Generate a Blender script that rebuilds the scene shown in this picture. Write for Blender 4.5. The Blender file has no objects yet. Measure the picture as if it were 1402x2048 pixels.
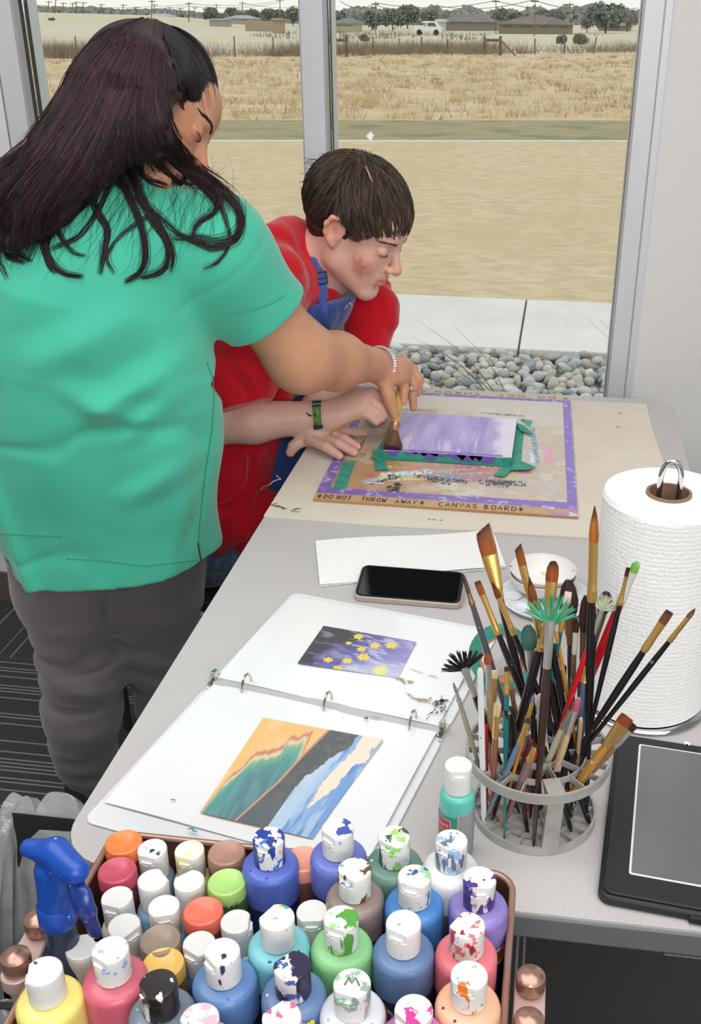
import bpy, bmesh, math, random
import numpy as np
from mathutils import Vector, Matrix, Euler
S = bpy.context.scene; COL = S.collection
PI = math.pi
# ------------------------------------------------------------------ camera, world, lights, exposure
FP, CX, CY = 2051.68, 834.04, 1071.11            # focal length and optical centre of the 1402x2048 photograph
PITCH, ROLL, YAW = math.radians(26.5564), math.radians(.65613), math.radians(-7.377)
def _axes():
    f = np.array([0, math.cos(PITCH), -math.sin(PITCH)]); r = np.array([1., 0, 0]); u = np.cross(r, f)
    r2 = math.cos(ROLL)*r+math.sin(ROLL)*u; u2 = math.cos(ROLL)*u-math.sin(ROLL)*r
    U = np.array([math.cos(YAW), math.sin(YAW), 0]); W = np.array([-math.sin(YAW), math.cos(YAW), 0])
    g = lambda v: np.array([v@U, v@W, v[2]])
    return g(r2), g(u2), g(f)
AR, AU, AF = _axes(); C0 = np.array([0, 0, 1.49])
cam = bpy.data.cameras.new('camera'); camo = bpy.data.objects.new('camera', cam); COL.objects.link(camo)
cam.sensor_fit = 'VERTICAL'; cam.sensor_height = 36; cam.sensor_width = 36*1402/2048; cam.lens = 36*FP/2048
cam.shift_x = -(CX-701)/2048; cam.shift_y = (CY-1024)/2048; cam.clip_end = 3000; cam.clip_start = .05
camo.matrix_world = Matrix([[AR[i], AU[i], -AF[i], C0[i]] for i in range(3)]+[[0, 0, 0, 1]])
S.camera = camo
S.view_settings.view_transform = 'Standard'; S.view_settings.look = 'None'; S.view_settings.gamma = 1
S.view_settings.use_curve_mapping = False; S.view_settings.exposure = .22
w = bpy.data.worlds.new('overcast_sky'); S.world = w; w.use_nodes = True
nt = w.node_tree; bg = nt.nodes['Background']
tc = nt.nodes.new('ShaderNodeTexCoord'); sp = nt.nodes.new('ShaderNodeSeparateXYZ'); rp = nt.nodes.new('ShaderNodeValToRGB')
nt.links.new(tc.outputs['Generated'], sp.inputs[0]); nt.links.new(sp.outputs['Z'], rp.inputs[0]); nt.links.new(rp.outputs[0], bg.inputs[0])
rp.color_ramp.elements[0].position = 0; rp.color_ramp.elements[0].color = (.80, .79, .72, 1)
rp.color_ramp.elements[1].position = .5; rp.color_ramp.elements[1].color = (.78, .80, .82, 1)
bg.inputs[1].default_value = 1.09
def area(name, loc, target, size, power, col=(1, 1, 1)):
    l = bpy.data.lights.new(name, 'AREA'); l.shape = 'RECTANGLE'; l.size, l.size_y = size; l.energy = power; l.color = col
    o = bpy.data.objects.new(name, l); COL.objects.link(o); o.location = loc
    o.rotation_euler = (Vector(target)-Vector(loc)).to_track_quat('-Z', 'Y').to_euler(); return o
area('ceiling_bounce_light', (-.2, .75, 2.74), (-.2, 1.1, 0), (2.6, 2.0), 42, (1, .985, .975))
area('rear_fill_light', (.9, -2.3, 2.2), (-.3, 2.0, .9), (2.6, 1.3), 60, (1, .985, .97))  # added fill behind the camera, evens brightness from near to far; no known fixture
area('ceiling_lamp_light', (-1.6, 1.2, 2.74), (-1.4, 1.2, 0), (1.2, .6), 9, (1, .97, .93))
fl = bpy.data.lights.new('camera_flash', 'SPOT'); fl.energy = 4; fl.shadow_soft_size = .035; fl.spot_size = 1.75; fl.spot_blend = .6
flo = bpy.data.objects.new('camera_flash', fl); COL.objects.link(flo); flo.location = (.045, -.02, 1.60)
flo.rotation_euler = (Vector((-.1, 1.5, .85))-Vector((.045, -.02, 1.6))).to_track_quat('-Z', 'Y').to_euler()

# ------------------------------------------------------------------ geometry helpers
def ray(px, py): return AR*(px-CX)/FP-AU*(py-CY)/FP+AF
def Z(px, py, z): d = ray(px, py); return C0+d*(z-C0[2])/d[2]
def V(px, py, Y): d = ray(px, py); return C0+d*Y/d[1]
def lin(c): return tuple(((v/255)/12.92 if v/255 <= .04045 else ((v/255+.055)/1.055)**2.4) for v in c[:3])
def linA(a):
    a = np.asarray(a, float)/255; return np.where(a <= .04045, a/12.92, ((a+.055)/1.055)**2.4)
def nrm(v): v = np.asarray(v, float); return v/(np.linalg.norm(v)+1e-12)
def frame(d, up=None):
    d = nrm(d); up = np.array([0, 0, 1.]) if up is None else np.asarray(up, float)
    if abs(d@nrm(up)) > .97: up = np.array([1., 0, 0])
    x = nrm(np.cross(up, d)); y = np.cross(d, x); return x, y, d
def smooth01(x, a, b): t = np.clip((x-a)/(b-a), 0, 1); return t*t*(3-2*t)
class MB:
    def __init__(s): s.v = []; s.f = []; s.m = []; s.c = []
    def add(s, vs, fs, m=0, col=None):
        n = len(s.v); s.v += [tuple(map(float, q)) for q in vs]; s.f += [tuple(int(n+i) for i in f) for f in fs]; s.m += [m]*len(fs)
        if col is None: s.c += [(1, 1, 1, 1)]*len(vs)
        elif np.ndim(col) == 1: s.c += [tuple(col)+(1,)]*len(vs)
        else: s.c += [tuple(map(float, q))+(1,) for q in col]
        return s
    def box(s, lo, hi, m=0, R=None, o=(0, 0, 0), col=None):
        vs = [(x, y, z) for x in (lo[0], hi[0]) for y in (lo[1], hi[1]) for z in (lo[2], hi[2])]
        if R is not None: vs = [tuple(np.array(o)+R@np.array(q)) for q in vs]
        return s.add(vs, [(0, 1, 3, 2), (4, 6, 7, 5), (0, 4, 5, 1), (2, 3, 7, 6), (0, 2, 6, 4), (1, 5, 7, 3)], m, col)
    def sweep(s, pts, rad, n=10, m=0, cap=True, sq=None, up=None, col=None, closed=False):
        pts = [np.array(p, float) for p in pts]; N = len(pts)
        rad = [rad]*N if np.isscalar(rad) else list(rad); vs = []; px = None
        for i, p in enumerate(pts):
            d = pts[min(i+1, N-1)]-pts[max(i-1, 0)] if not closed else pts[(i+1) % N]-pts[i-1]
            d = nrm(d)
            if px is None: x, y, _ = frame(d, up)
            else: x = nrm(px-d*(px@d)); y = np.cross(d, x)
            px = x; r = rad[i]; q = (1, 1) if sq is None else (sq if np.ndim(sq) == 1 else sq[i])
            for k in range(n):
                a = 2*PI*k/n; vs.append(p+x*r*q[0]*math.cos(a)+y*r*q[1]*math.sin(a))
        fs = []
        for i in range(N-1 if not closed else N):
            j = (i+1) % N
            for k in range(n): fs.append((i*n+k, i*n+(k+1) % n, j*n+(k+1) % n, j*n+k))
        if cap and not closed: fs += [tuple(range(n))[::-1], tuple((N-1)*n+k for k in range(n))]
        c = None
        if col is not None: c = np.repeat(np.array(col, float), n, 0) if np.ndim(col) == 2 else col
        return s.add(vs, fs, m, c)
    def lathe(s, prof, o=(0, 0, 0), ax=(0, 0, 1), n=32, m=0, cap=True, col=None):
        o = np.array(o, float); x, y, d = frame(ax); vs = []
        for r, h in prof:
            for k in range(n): a = 2*PI*k/n; vs.append(o+x*r*math.cos(a)+y*r*math.sin(a)+d*h)
        fs = []; N = len(prof)
        for i in range(N-1):
            for k in range(n): fs.append((i*n+k, i*n+(k+1) % n, (i+1)*n+(k+1) % n, (i+1)*n+k))
        if cap: fs += [tuple(range(n))[::-1], tuple((N-1)*n+k for k in range(n))]
        return s.add(vs, fs, m, col)
    def prism(s, poly, z0, z1, m=0, o=(0, 0, 0), R=None, col=None):
        n = len(poly); vs = [(p[0], p[1], z0) for p in poly]+[(p[0], p[1], z1) for p in poly]
        if R is not None: vs = [tuple(np.array(o)+R@np.array(q, float)) for q in vs]
        fs = [tuple(range(n))[::-1], tuple(range(n, 2*n))]+[(i, (i+1) % n, n+(i+1) % n, n+i) for i in range(n)]
        return s.add(vs, fs, m, col)
    def grid(s, nu, nv, fn, m=0, cfn=None, flip=False):
        u, v = np.meshgrid(np.linspace(0, 1, nu), np.linspace(0, 1, nv), indexing='ij')
        P = fn(u, v).reshape(-1, 3); fs = []
        for i in range(nu-1):
            for j in range(nv-1):
                a = (i*nv+j, (i+1)*nv+j, (i+1)*nv+j+1, i*nv+j+1); fs.append(a[::-1] if flip else a)
        return s.add(P, fs, m, None if cfn is None else cfn(u, v).reshape(-1, 3))
    def build(s, name, mats, parent=None, smooth=True, bevel=0, ang=None):
        me = bpy.data.meshes.new(name); me.from_pydata(s.v, [], s.f)
        mats = mats if isinstance(mats, (list, tuple)) else [mats]
        for q in mats: me.materials.append(q)
        if len(mats) > 1: me.polygons.foreach_set('material_index', s.m)
        a = me.color_attributes.new('Col', 'FLOAT_COLOR', 'POINT'); a.data.foreach_set('color', np.array(s.c, np.float32).ravel())
        me.validate(); me.update()
        if smooth:
            me.polygons.foreach_set('use_smooth', [True]*len(me.polygons))
            me.set_sharp_from_angle(angle=math.radians(40 if ang is None else ang))
        o = bpy.data.objects.new(name, me); COL.objects.link(o)
        if parent is not None: o.parent = parent; o.matrix_parent_inverse = Matrix.Translation(parent.location).inverted()
        if bevel:
            b = o.modifiers.new('bevel', 'BEVEL'); b.width = bevel; b.segments = 2; b.limit_method = 'ANGLE'; b.angle_limit = .7
        return o
def mesh_np(name, V_, F_, mats, parent=None, col=None, smooth=True):
    me = bpy.data.meshes.new(name); n = len(V_); k = F_.shape[1]
    me.vertices.add(n); me.vertices.foreach_set('co', np.asarray(V_, np.float32).ravel())
    me.loops.add(len(F_)*k); me.loops.foreach_set('vertex_index', F_.astype(np.int32).ravel())
    me.polygons.add(len(F_)); me.polygons.foreach_set('loop_start', np.arange(len(F_), dtype=np.int32)*k)
    me.polygons.foreach_set('loop_total', np.full(len(F_), k, np.int32))
    if col is not None:
        a = me.color_attributes.new('Col', 'FLOAT_COLOR', 'POINT'); c = np.ones((n, 4), np.float32); c[:, :3] = col; a.data.foreach_set('color', c.ravel())
    me.update(calc_edges=True); me.validate()
    if smooth: me.polygons.foreach_set('use_smooth', [True]*len(me.polygons))
    for q in (mats if isinstance(mats, (list, tuple)) else [mats]): me.materials.append(q)
    o = bpy.data.objects.new(name, me); COL.objects.link(o)
    if parent is not None: o.parent = parent; o.matrix_parent_inverse = Matrix.Translation(parent.location).inverted()
    return o
def thing(name, label, cat, loc=(0, 0, 0), group=None):
    o = bpy.data.objects.new(name, None); COL.objects.link(o); o.location = tuple(map(float, loc)); o.empty_display_size = .05
    o['label'] = label; o['category'] = cat
    if group: o['group'] = group
    return o
def tag(o, label, cat, group=None, kind=None):
    o['label'] = label; o['category'] = cat
    if group: o['group'] = group
    if kind: o['kind'] = kind
    return o
def struct(o): o['kind'] = 'structure'; return o
def bez(pts, n=12):
    P = [np.array(p, float) for p in pts]; P = [2*P[0]-P[1]]+P+[2*P[-1]-P[-2]]; out = []
    for i in range(1, len(P)-2):
        for k in range(n):
            t = k/n; a, b, c, d = P[i-1:i+3]
            out.append(.5*((2*b)+(-a+c)*t+(2*a-5*b+4*c-d)*t*t+(-a+3*b-3*c+d)*t**3))
    out.append(P[-2]); return out
# ------------------------------------------------------------------ materials
MC = {}
def mat(name, rgb=(200, 200, 200), rough=.5, metal=0., spec=.5, bump=None, var=None, attr=False, coat=0, sss=0, trans=0, alpha=1, sheen=0, aniso=None, emis=None):
    if name in MC: return MC[name]
    m = bpy.data.materials.new(name); m.use_nodes = True; t = m.node_tree; b = t.nodes['Principled BSDF']; N = t.nodes.new; L = t.links.new
    c = (*lin(rgb), 1); b.inputs['Base Color'].default_value = c; b.inputs['Roughness'].default_value = rough; b.inputs['Metallic'].default_value = metal
    b.inputs['Specular IOR Level'].default_value = spec; b.inputs['Coat Weight'].default_value = coat; b.inputs['Sheen Weight'].default_value = sheen
    b.inputs['Transmission Weight'].default_value = trans; b.inputs['Alpha'].default_value = alpha
    if sss: b.inputs['Subsurface Weight'].default_value = sss; b.inputs['Subsurface Radius'].default_value = (.012, .005, .003); b.inputs['Subsurface Scale'].default_value = 1
    src = None
    if attr: a = N('ShaderNodeAttribute'); a.attribute_name = 'Col'; src = a.outputs['Color']; L(src, b.inputs['Base Color'])
    if bump or var: tcn = N('ShaderNodeTexCoord')
    if var:                                       # (scale, rgb2, lo, hi[, stretch])
        nz = N('ShaderNodeTexNoise'); nz.inputs['Scale'].default_value = var[0]; nz.inputs['Detail'].default_value = 6
        if len(var) > 4: mp = N('ShaderNodeMapping'); mp.inputs['Scale'].default_value = var[4]; L(tcn.outputs['Object'], mp.inputs[0]); L(mp.outputs[0], nz.inputs[0])
        else: L(tcn.outputs['Object'], nz.inputs[0])
        r = N('ShaderNodeMapRange'); r.inputs[1].default_value = var[2]; r.inputs[2].default_value = var[3]; L(nz.outputs[0], r.inputs[0])
        mx = N('ShaderNodeMix'); mx.data_type = 'RGBA'; L(r.outputs[0], mx.inputs[0]); mx.inputs[6].default_value = c; mx.inputs[7].default_value = (*lin(var[1]), 1)
        if src: L(src, mx.inputs[6])
        L(mx.outputs[2], b.inputs['Base Color'])
    if bump:                                      # (scale, strength, distance[, stretch])
        nz = N('ShaderNodeTexNoise'); nz.inputs['Scale'].default_value = bump[0]; nz.inputs['Detail'].default_value = 5
        if len(bump) > 3: mp = N('ShaderNodeMapping'); mp.inputs['Scale'].default_value = bump[3]; L(tcn.outputs['Object'], mp.inputs[0]); L(mp.outputs[0], nz.inputs[0])
        else: L(tcn.outputs['Object'], nz.inputs[0])
        bp = N('ShaderNodeBump'); bp.inputs['Strength'].default_value = bump[1]; bp.inputs['Distance'].default_value = bump[2]
        L(nz.outputs[0], bp.inputs['Height']); L(bp.outputs[0], b.inputs['Normal'])
    MC[name] = m; return m
# ------------------------------------------------------------------ numpy value noise
_rs = np.random.RandomState(5); _T = _rs.rand(64, 64)
def vnoise(x, y):
    x = np.asarray(x, float); y = np.asarray(y, float); xi = np.floor(x).astype(int); yi = np.floor(y).astype(int); fx = x-xi; fy = y-yi
    fx = fx*fx*(3-2*fx); fy = fy*fy*(3-2*fy); g = lambda a, b: _T[a % 64, b % 64]
    return (g(xi, yi)*(1-fx)+g(xi+1, yi)*fx)*(1-fy)+(g(xi, yi+1)*(1-fx)+g(xi+1, yi+1)*fx)*fy
def fbm(x, y, o=4):
    s = 0; a = .5; t = 0
    for i in range(o): s = s+a*vnoise(x*2**i+7.3*i, y*2**i+3.1*i); t += a; a *= .5
    return s/t
def inpoly(x, y, poly):
    r = np.zeros(x.shape, bool); n = len(poly)
    for i in range(n):
        x0, y0 = poly[i]; x1, y1 = poly[(i+1) % n]
        if y0 == y1: continue
        c = ((y0 > y) != (y1 > y)) & (x < (x1-x0)*(y-y0)/(y1-y0)+x0); r ^= c
    return r
def rrect(x0, y0, x1, y1, r, n=6):
    out = []
    for cx, cy, a0 in ((x1-r, y1-r, 0), (x0+r, y1-r, PI/2), (x0+r, y0+r, PI), (x1-r, y0+r, 1.5*PI)):
        for k in range(n+1): a = a0+PI/2*k/n; out.append((cx+r*math.cos(a), cy+r*math.sin(a)))
    return out
def text_on(txt, size, fn, m, name, parent, res=4, align='LEFT', shear=0):
    """lettering: font outline turned to a mesh, laid on a surface by fn(x, y) -> point"""
    cu = bpy.data.curves.new('t', 'FONT'); cu.body = txt; cu.size = size; cu.resolution_u = res; cu.align_x = align; cu.shear = shear
    o = bpy.data.objects.new('t', cu); COL.objects.link(o); dg = bpy.context.evaluated_depsgraph_get(); dg.update()
    me = bpy.data.meshes.new_from_object(o.evaluated_get(dg)); me.name = name; bpy.data.objects.remove(o)
    for v in me.vertices: v.co = Vector(tuple(map(float, fn(v.co.x, v.co.y))))
    me.materials.clear(); me.materials.append(m)
    q = bpy.data.objects.new(name, me); COL.objects.link(q)
    if parent is not None: q.parent = parent; q.matrix_parent_inverse = Matrix.Translation(parent.location).inverted()
    return q

# ------------------------------------------------------------------ smooth-union solids (for bodies, clothes, the spray head): a field, meshed sparsely
class Solid:
    def __init__(s, k=.02): s.p = []; s.k = k
    def _a(s, typ, bc, br, op, k, **kw): s.p.append(dict(t=typ, bc=np.array(bc, float), br=float(br), op=op, k=s.k if k is None else k, **kw)); return s
    def cone(s, a, b, ra, rb, k=None, op='+', sq=None):          # sq = (direction, factor): thickness along direction is multiplied by factor
        a = np.array(a, float); b = np.array(b, float); return s._a('c', (a+b)/2, np.linalg.norm(b-a)/2+max(ra, rb), op, k, a=a, b=b, ra=ra, rb=rb, sq=None if sq is None else (nrm(sq[0]), sq[1]))
    def chain(s, pts, rs, k=None, op='+', sq=None):
        for i in range(len(pts)-1): s.cone(pts[i], pts[i+1], rs[i], rs[i+1], k, op, sq)
        return s
    def ell(s, c, r, R=None, k=None, op='+'): R = np.eye(3) if R is None else np.array(R); return s._a('e', c, max(r), op, k, c=np.array(c, float), r=np.array(r, float), R=R)
    def box(s, c, h, rd, R=None, k=None, op='+'): R = np.eye(3) if R is None else np.array(R); return s._a('b', c, np.linalg.norm(h), op, k, c=np.array(c, float), h=np.array(h, float)-rd, rd=rd, R=R)
    def plane(s, c, n, k=None, op='-'): return s._a('p', c, 1e3, op, k, c=np.array(c, float), n=nrm(n))    # removes the half space n points into
    @staticmethod
    def _d(q, P):
        if q['t'] == 'c':
            a, b, ra, rb = q['a'], q['b'], q['ra'], q['rb']; ab = b-a; w_ = P-a
            if q['sq'] is not None:
                n, f = q['sq']; n = n-ab*(n@ab)/(ab@ab+1e-12); n = nrm(n); w_ = w_+(w_@n)[..., None]*n*(1/f-1); sc = min(1, f)**.5
            else: sc = 1
            t = np.clip((w_@ab)/(ab@ab+1e-12), 0, 1); return (np.linalg.norm(w_-t[..., None]*ab, axis=-1)-(ra+(rb-ra)*t))*sc
        if q['t'] == 'e':
            w_ = (P-q['c'])@q['R']; k0 = np.linalg.norm(w_/q['r'], axis=-1); k1 = np.linalg.norm(w_/q['r']**2, axis=-1); return k0*(k0-1)/np.maximum(k1, 1e-9)
        if q['t'] == 'b':
            w_ = np.abs((P-q['c'])@q['R'])-q['h']; return np.linalg.norm(np.maximum(w_, 0), axis=-1)+np.minimum(w_.max(-1), 0)-q['rd']
        return -((P-q['c'])@q['n'])
    def field(s, P, prims=None):
        d = None
        for q in (s.p if prims is None else prims):
            e = s._d(q, P); k = q['k']
            if q['op'] == '+':
                if d is None: d = e
                else: h = np.maximum(k-np.abs(d-e), 0)/k; d = np.minimum(d, e)-h*h*k*.25
            else:
                if d is None: continue
                e = -e if q['t'] != 'p' else -e; h = np.maximum(k-np.abs(d-e), 0)/k; d = np.maximum(d, e)+h*h*k*.25
        return d if d is not None else np.full(P.shape[:-1], 1.)
    def mesh(s, h, disp=None, B=12):
        add = [q for q in s.p if q['op'] == '+']; lo = np.min([q['bc']-q['br'] for q in add], 0)-.02; hi = np.max([q['bc']+q['br'] for q in add], 0)+.02
        nb = np.ceil((hi-lo)/(h*B)).astype(int); ii = np.stack(np.meshgrid(*[np.arange(n) for n in nb], indexing='ij'), -1).reshape(-1, 3); ctr = lo+(ii+.5)*h*B; dg = h*B*.87
        km = max(q['k'] for q in s.p); D = np.stack([s._d(q, ctr) for q in s.p]); f = s.field(ctr); act = np.abs(f) < dg*1.35+.012; ii = ii[act]; D = D[:, act]; f = f[act]
        NX, NY, NZ = (nb+2)*B; g = np.arange(B+1); G = np.stack(np.meshgrid(g, g, g, indexing='ij'), -1); keys = []; pos = []; quads = []
        key = lambda c: (c[..., 0].astype(np.int64)*NY+c[..., 1])*NZ+c[..., 2]
        for bi in range(len(ii)):
            m = D[:, bi].min(); prims = [q for j, q in enumerate(s.p) if (q['op'] == '+' and D[j, bi] < max(m, 0)+dg*3+km) or (q['op'] != '+' and D[j, bi] < dg*2.2+km)]
            if not any(q['op'] == '+' for q in prims): continue
            c = ii[bi]*B+G; P = lo+c*h; F = s.field(P, prims)
            if disp is not None: F = F+disp(P)
            neg = F < 0
            if neg.all() or not neg.any(): continue
            cs = [(0, 0, 0), (1, 0, 0), (0, 1, 0), (1, 1, 0), (0, 0, 1), (1, 0, 1), (0, 1, 1), (1, 1, 1)]; cv_ = np.stack([F[a:a+B, b:b+B, d:d+B] for a, b, d in cs], -1); ng = cv_ < 0; ok = ng.any(-1) & ~ng.all(-1)
            idx = np.argwhere(ok)
            if len(idx): 
                cc = cv_[ok]; acc = np.zeros((len(idx), 3)); cnt = np.zeros(len(idx))
                for e0, e1 in ((0, 1), (2, 3), (4, 5), (6, 7), (0, 2), (1, 3), (4, 6), (5, 7), (0, 4), (1, 5), (2, 6), (3, 7)):
                    a, b = cc[:, e0], cc[:, e1]; x = (a < 0) != (b < 0); t = np.where(x, a/np.where(x, a-b, 1), 0)[:, None]; p0_, p1_ = np.array(cs[e0]), np.array(cs[e1]); acc += np.where(x[:, None], p0_+(p1_-p0_)*t, 0); cnt += x
                gc = ii[bi]*B+idx; keys.append(key(gc)); pos.append(lo+(gc+acc/cnt[:, None])*h)
            for ax in range(3):
                u, w_ = (ax+1) % 3, (ax+2) % 3; A = F[:B, :B, :B] < 0; sl = [slice(0, B)]*3; sl[ax] = slice(1, B+1); Bn = F[tuple(sl)] < 0; x = np.argwhere(A != Bn)
                if not len(x): continue
                inside = A[tuple(x.T)]; gc = ii[bi]*B+x; du = np.zeros(3, int); du[u] = 1; dw = np.zeros(3, int); dw[w_] = 1
                q = np.stack([key(gc), key(gc-du), key(gc-du-dw), key(gc-dw)], 1); q[~inside] = q[~inside][:, ::-1]; quads.append(q)
        keys = np.concatenate(keys); pos = np.concatenate(pos); keys, uidx = np.unique(keys, return_index=True); pos = pos[uidx]; Q = np.concatenate(quads)
        j = np.clip(np.searchsorted(keys, Q), 0, len(keys)-1); okq = (keys[j] == Q).all(1); return pos, j[okq]
def relax(V_, F_, n=1, w=.5):
    for _ in range(n):
        a = np.zeros_like(V_); c = np.zeros(len(V_))
        for i in range(4):
            for k in (1, 3): np.add.at(a, F_[:, i], V_[F_[:, (i+k) % 4]]); np.add.at(c, F_[:, i], 1)
        V_ = V_*(1-w)+a/np.maximum(c, 1)[:, None]*w
    return V_
# ------------------------------------------------------------------ the room
random.seed(3); RS = np.random.RandomState(3)
m_wall = mat('wall_paint', (214, 213, 212), .85, bump=(260, .06, .002))
m_ceil = mat('ceiling_paint', (225, 225, 222), .9, bump=(200, .1, .002))
m_alu = mat('anodised_aluminium', (206, 208, 214), .42, metal=.12, var=(6, (194, 197, 203), .4, .7, (1, 1, .1)))
m_alu2 = mat('aluminium_edge', (168, 171, 174), .45, metal=.1)
m_gask = mat('black_gasket', (30, 30, 32), .6)
m_base = mat('rubber_baseboard', (92, 84, 76), .6)
def carpet():
    m = bpy.data.materials.new('carpet'); m.use_nodes = True; t = m.node_tree; b = t.nodes['Principled BSDF']; N = t.nodes.new; L = t.links.new
    tcn = N('ShaderNodeTexCoord'); sx = N('ShaderNodeSeparateXYZ'); L(tcn.outputs['Object'], sx.inputs[0])
    def mth(op, a, b_=None, c=None):
        n = N('ShaderNodeMath'); n.operation = op
        for i, q in enumerate((a, b_, c)):
            if q is None: continue
            if isinstance(q, (int, float)): n.inputs[i].default_value = q
            else: L(q, n.inputs[i])
        return n.outputs[0]
    X, Y = sx.outputs['X'], sx.outputs['Y']; T = .61
    tx = mth('FLOOR', mth('DIVIDE', mth('ADD', X, 1.55+6.1), T)); ty = mth('FLOOR', mth('DIVIDE', mth('ADD', Y, -.26+6.1), T))
    par = mth('MODULO', mth('ABSOLUTE', mth('ADD', tx, ty)), 2.)
    def comb(a, b_): n = N('ShaderNodeMix'); n.data_type = 'FLOAT'; L(par, n.inputs[0]); L(a, n.inputs[2]); L(b_, n.inputs[3]); return n.outputs[0]
    s = comb(Y, X); al = comb(X, Y)                # across / along the stripes
    k = mth('FLOOR', mth('MULTIPLY', s, 82.))
    fr = mth('FRACT', mth('MULTIPLY', s, 82.))
    wn = N('ShaderNodeTexWhiteNoise'); wn.noise_dimensions = '2D'; cb = N('ShaderNodeCombineXYZ'); L(k, cb.inputs[0]); L(mth('ADD', mth('MULTIPLY', tx, 3.1), ty), cb.inputs[1]); L(cb.outputs[0], wn.inputs['Vector'])
    g = N('ShaderNodeTexNoise'); g.noise_dimensions = '2D'; cb2 = N('ShaderNodeCombineXYZ'); L(mth('MULTIPLY', s, 11.), cb2.inputs[0]); L(mth('MULTIPLY', ty, 7.7), cb2.inputs[1]); L(cb2.outputs[0], g.inputs['Vector']); g.inputs['Scale'].default_value = 1; g.inputs['Detail'].default_value = 0
    on = mth('MULTIPLY', mth('GREATER_THAN', wn.outputs[0], .42), mth('GREATER_THAN', g.outputs[0], .47))
    line = mth('MULTIPLY', mth('LESS_THAN', mth('ABSOLUTE', mth('SUBTRACT', fr, .5)), .17), on)
    nz = N('ShaderNodeTexNoise'); nz.inputs['Scale'].default_value = 420; L(tcn.outputs['Object'], nz.inputs[0])
    dash = mth('MULTIPLY', line, mth('MULTIPLY_ADD', nz.outputs[0], 2.2, -.35))
    wv = mth('MULTIPLY', mth('SINE', mth('MULTIPLY', X, 1500.)), mth('SINE', mth('MULTIPLY', Y, 1500.)))
    ca = N('ShaderNodeMix'); ca.data_type = 'RGBA'; ca.clamp_factor = True; L(mth('MULTIPLY_ADD', wv, .3, mth('MULTIPLY', nz.outputs[0], .9)), ca.inputs[0]); ca.inputs[6].default_value = (*lin((38, 38, 39)), 1); ca.inputs[7].default_value = (*lin((92, 91, 90)), 1)
    cc = N('ShaderNodeMix'); cc.data_type = 'RGBA'; cc.clamp_factor = True; L(dash, cc.inputs[0]); L(ca.outputs[2], cc.inputs[6]); cc.inputs[7].default_value = (*lin((158, 156, 154)), 1)
    L(cc.outputs[2], b.inputs['Base Color']); b.inputs['Roughness'].default_value = .95; b.inputs['Specular IOR Level'].default_value = .1
    bp = N('ShaderNodeBump'); bp.inputs['Strength'].default_value = .4; bp.inputs['Distance'].default_value = .002; L(nz.outputs[0], bp.inputs['Height']); L(bp.outputs[0], b.inputs['Normal'])
    return m
YW = 2.36                                           # inner face of the window wall
struct(MB().box((-3.2, -2.6, -.12), (2.2, YW+.14, 0)).build('floor', carpet(), smooth=False))
struct(MB().box((-3.2, -2.6, 2.8), (2.2, YW+.14, 2.9)).build('ceiling', m_ceil, smooth=False))
wb = MB(); xo0, xo1, zb, ztp = -1.262, .200, .10, 2.62
wb.box((-3.2, YW+.006, 0), (xo0, YW+.13, 2.8)).box((xo1, YW+.006, 0), (2.2, YW+.13, 2.8)).box((xo0, YW+.006, 0), (xo1, YW+.13, zb)).box((xo0, YW+.006, ztp), (xo1, YW+.13, 2.8))
struct(wb.build('wall_back', m_wall, smooth=False))
struct(MB().box((-3.32, -2.6, 0), (-3.2, YW+.13, 2.8)).build('wall_left', m_wall, smooth=False))
struct(MB().box((2.2, -2.6, 0), (2.32, YW+.13, 2.8)).build('wall_right', m_wall, smooth=False))
struct(MB().box((-3.2, -2.72, 0), (2.2, -2.6, 2.8)).build('wall_front', m_wall, smooth=False))
bb = MB().box((-3.2, YW-.004, 0), (xo0+.01, YW+.006, .095)); struct(bb.build('baseboard_back_left', m_base, smooth=False, bevel=.002))
bb = MB().box((xo1-.01, YW-.004, 0), (2.2, YW+.006, .095)); struct(bb.build('baseboard_back_right', m_base, smooth=False, bevel=.002))
def member(mb, x0, x1, z0, z1):
    mb.box((x0+.004, YW, z0), (x1-.004, YW+.030, z1), 0); mb.box((x0, YW+.004, z0), (x1, YW+.030, z1), 1)
    mb.box((x0+.0015, YW+.030, z0), (x1-.0015, YW+.075, z1), 2); mb.box((x0, YW+.075, z0), (x1, YW+.118, z1), 0)
fm = MB(); mL = (-1.258, -1.203); mC = (-.570, -.514); mR = (.141, .186)
for a, b_ in (mL, mC, mR): member(fm, a, b_, zb, ztp)
for a, b_ in ((mL[1], mC[0]), (mC[1], mR[0])): member(fm, a, b_, zb, zb+.05); member(fm, a, b_, ztp-.05, ztp)
fm.box((mR[1], YW+.002, zb), (mR[1]+.014, YW+.01, ztp), 0)
frm = struct(fm.build('window_frame', [m_alu, m_alu2, m_gask], smooth=False)); frm.name = 'window_1_frame'
def glassmat():
    m = bpy.data.materials.new('window_glass'); m.use_nodes = True; t = m.node_tree; t.nodes.clear(); N = t.nodes.new; L = t.links.new
    o = N('ShaderNodeOutputMaterial'); mx = N('ShaderNodeMixShader'); tr = N('ShaderNodeBsdfTransparent'); gl = N('ShaderNodeBsdfGlossy'); gl.inputs['Roughness'].default_value = .004
    tr.inputs[0].default_value = (.97, .985, .975, 1); fr = N('ShaderNodeFresnel'); fr.inputs[0].default_value = 1.35
    L(fr.outputs[0], mx.inputs[0]); L(tr.outputs[0], mx.inputs[1]); L(gl.outputs[0], mx.inputs[2]); L(mx.outputs[0], o.inputs[0]); return m
gm = glassmat()
struct(MB().box((mL[1]-.001, YW+.05, zb+.049), (mC[0]+.001, YW+.056, ztp-.049)).build('window_1', gm, smooth=False))
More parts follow.
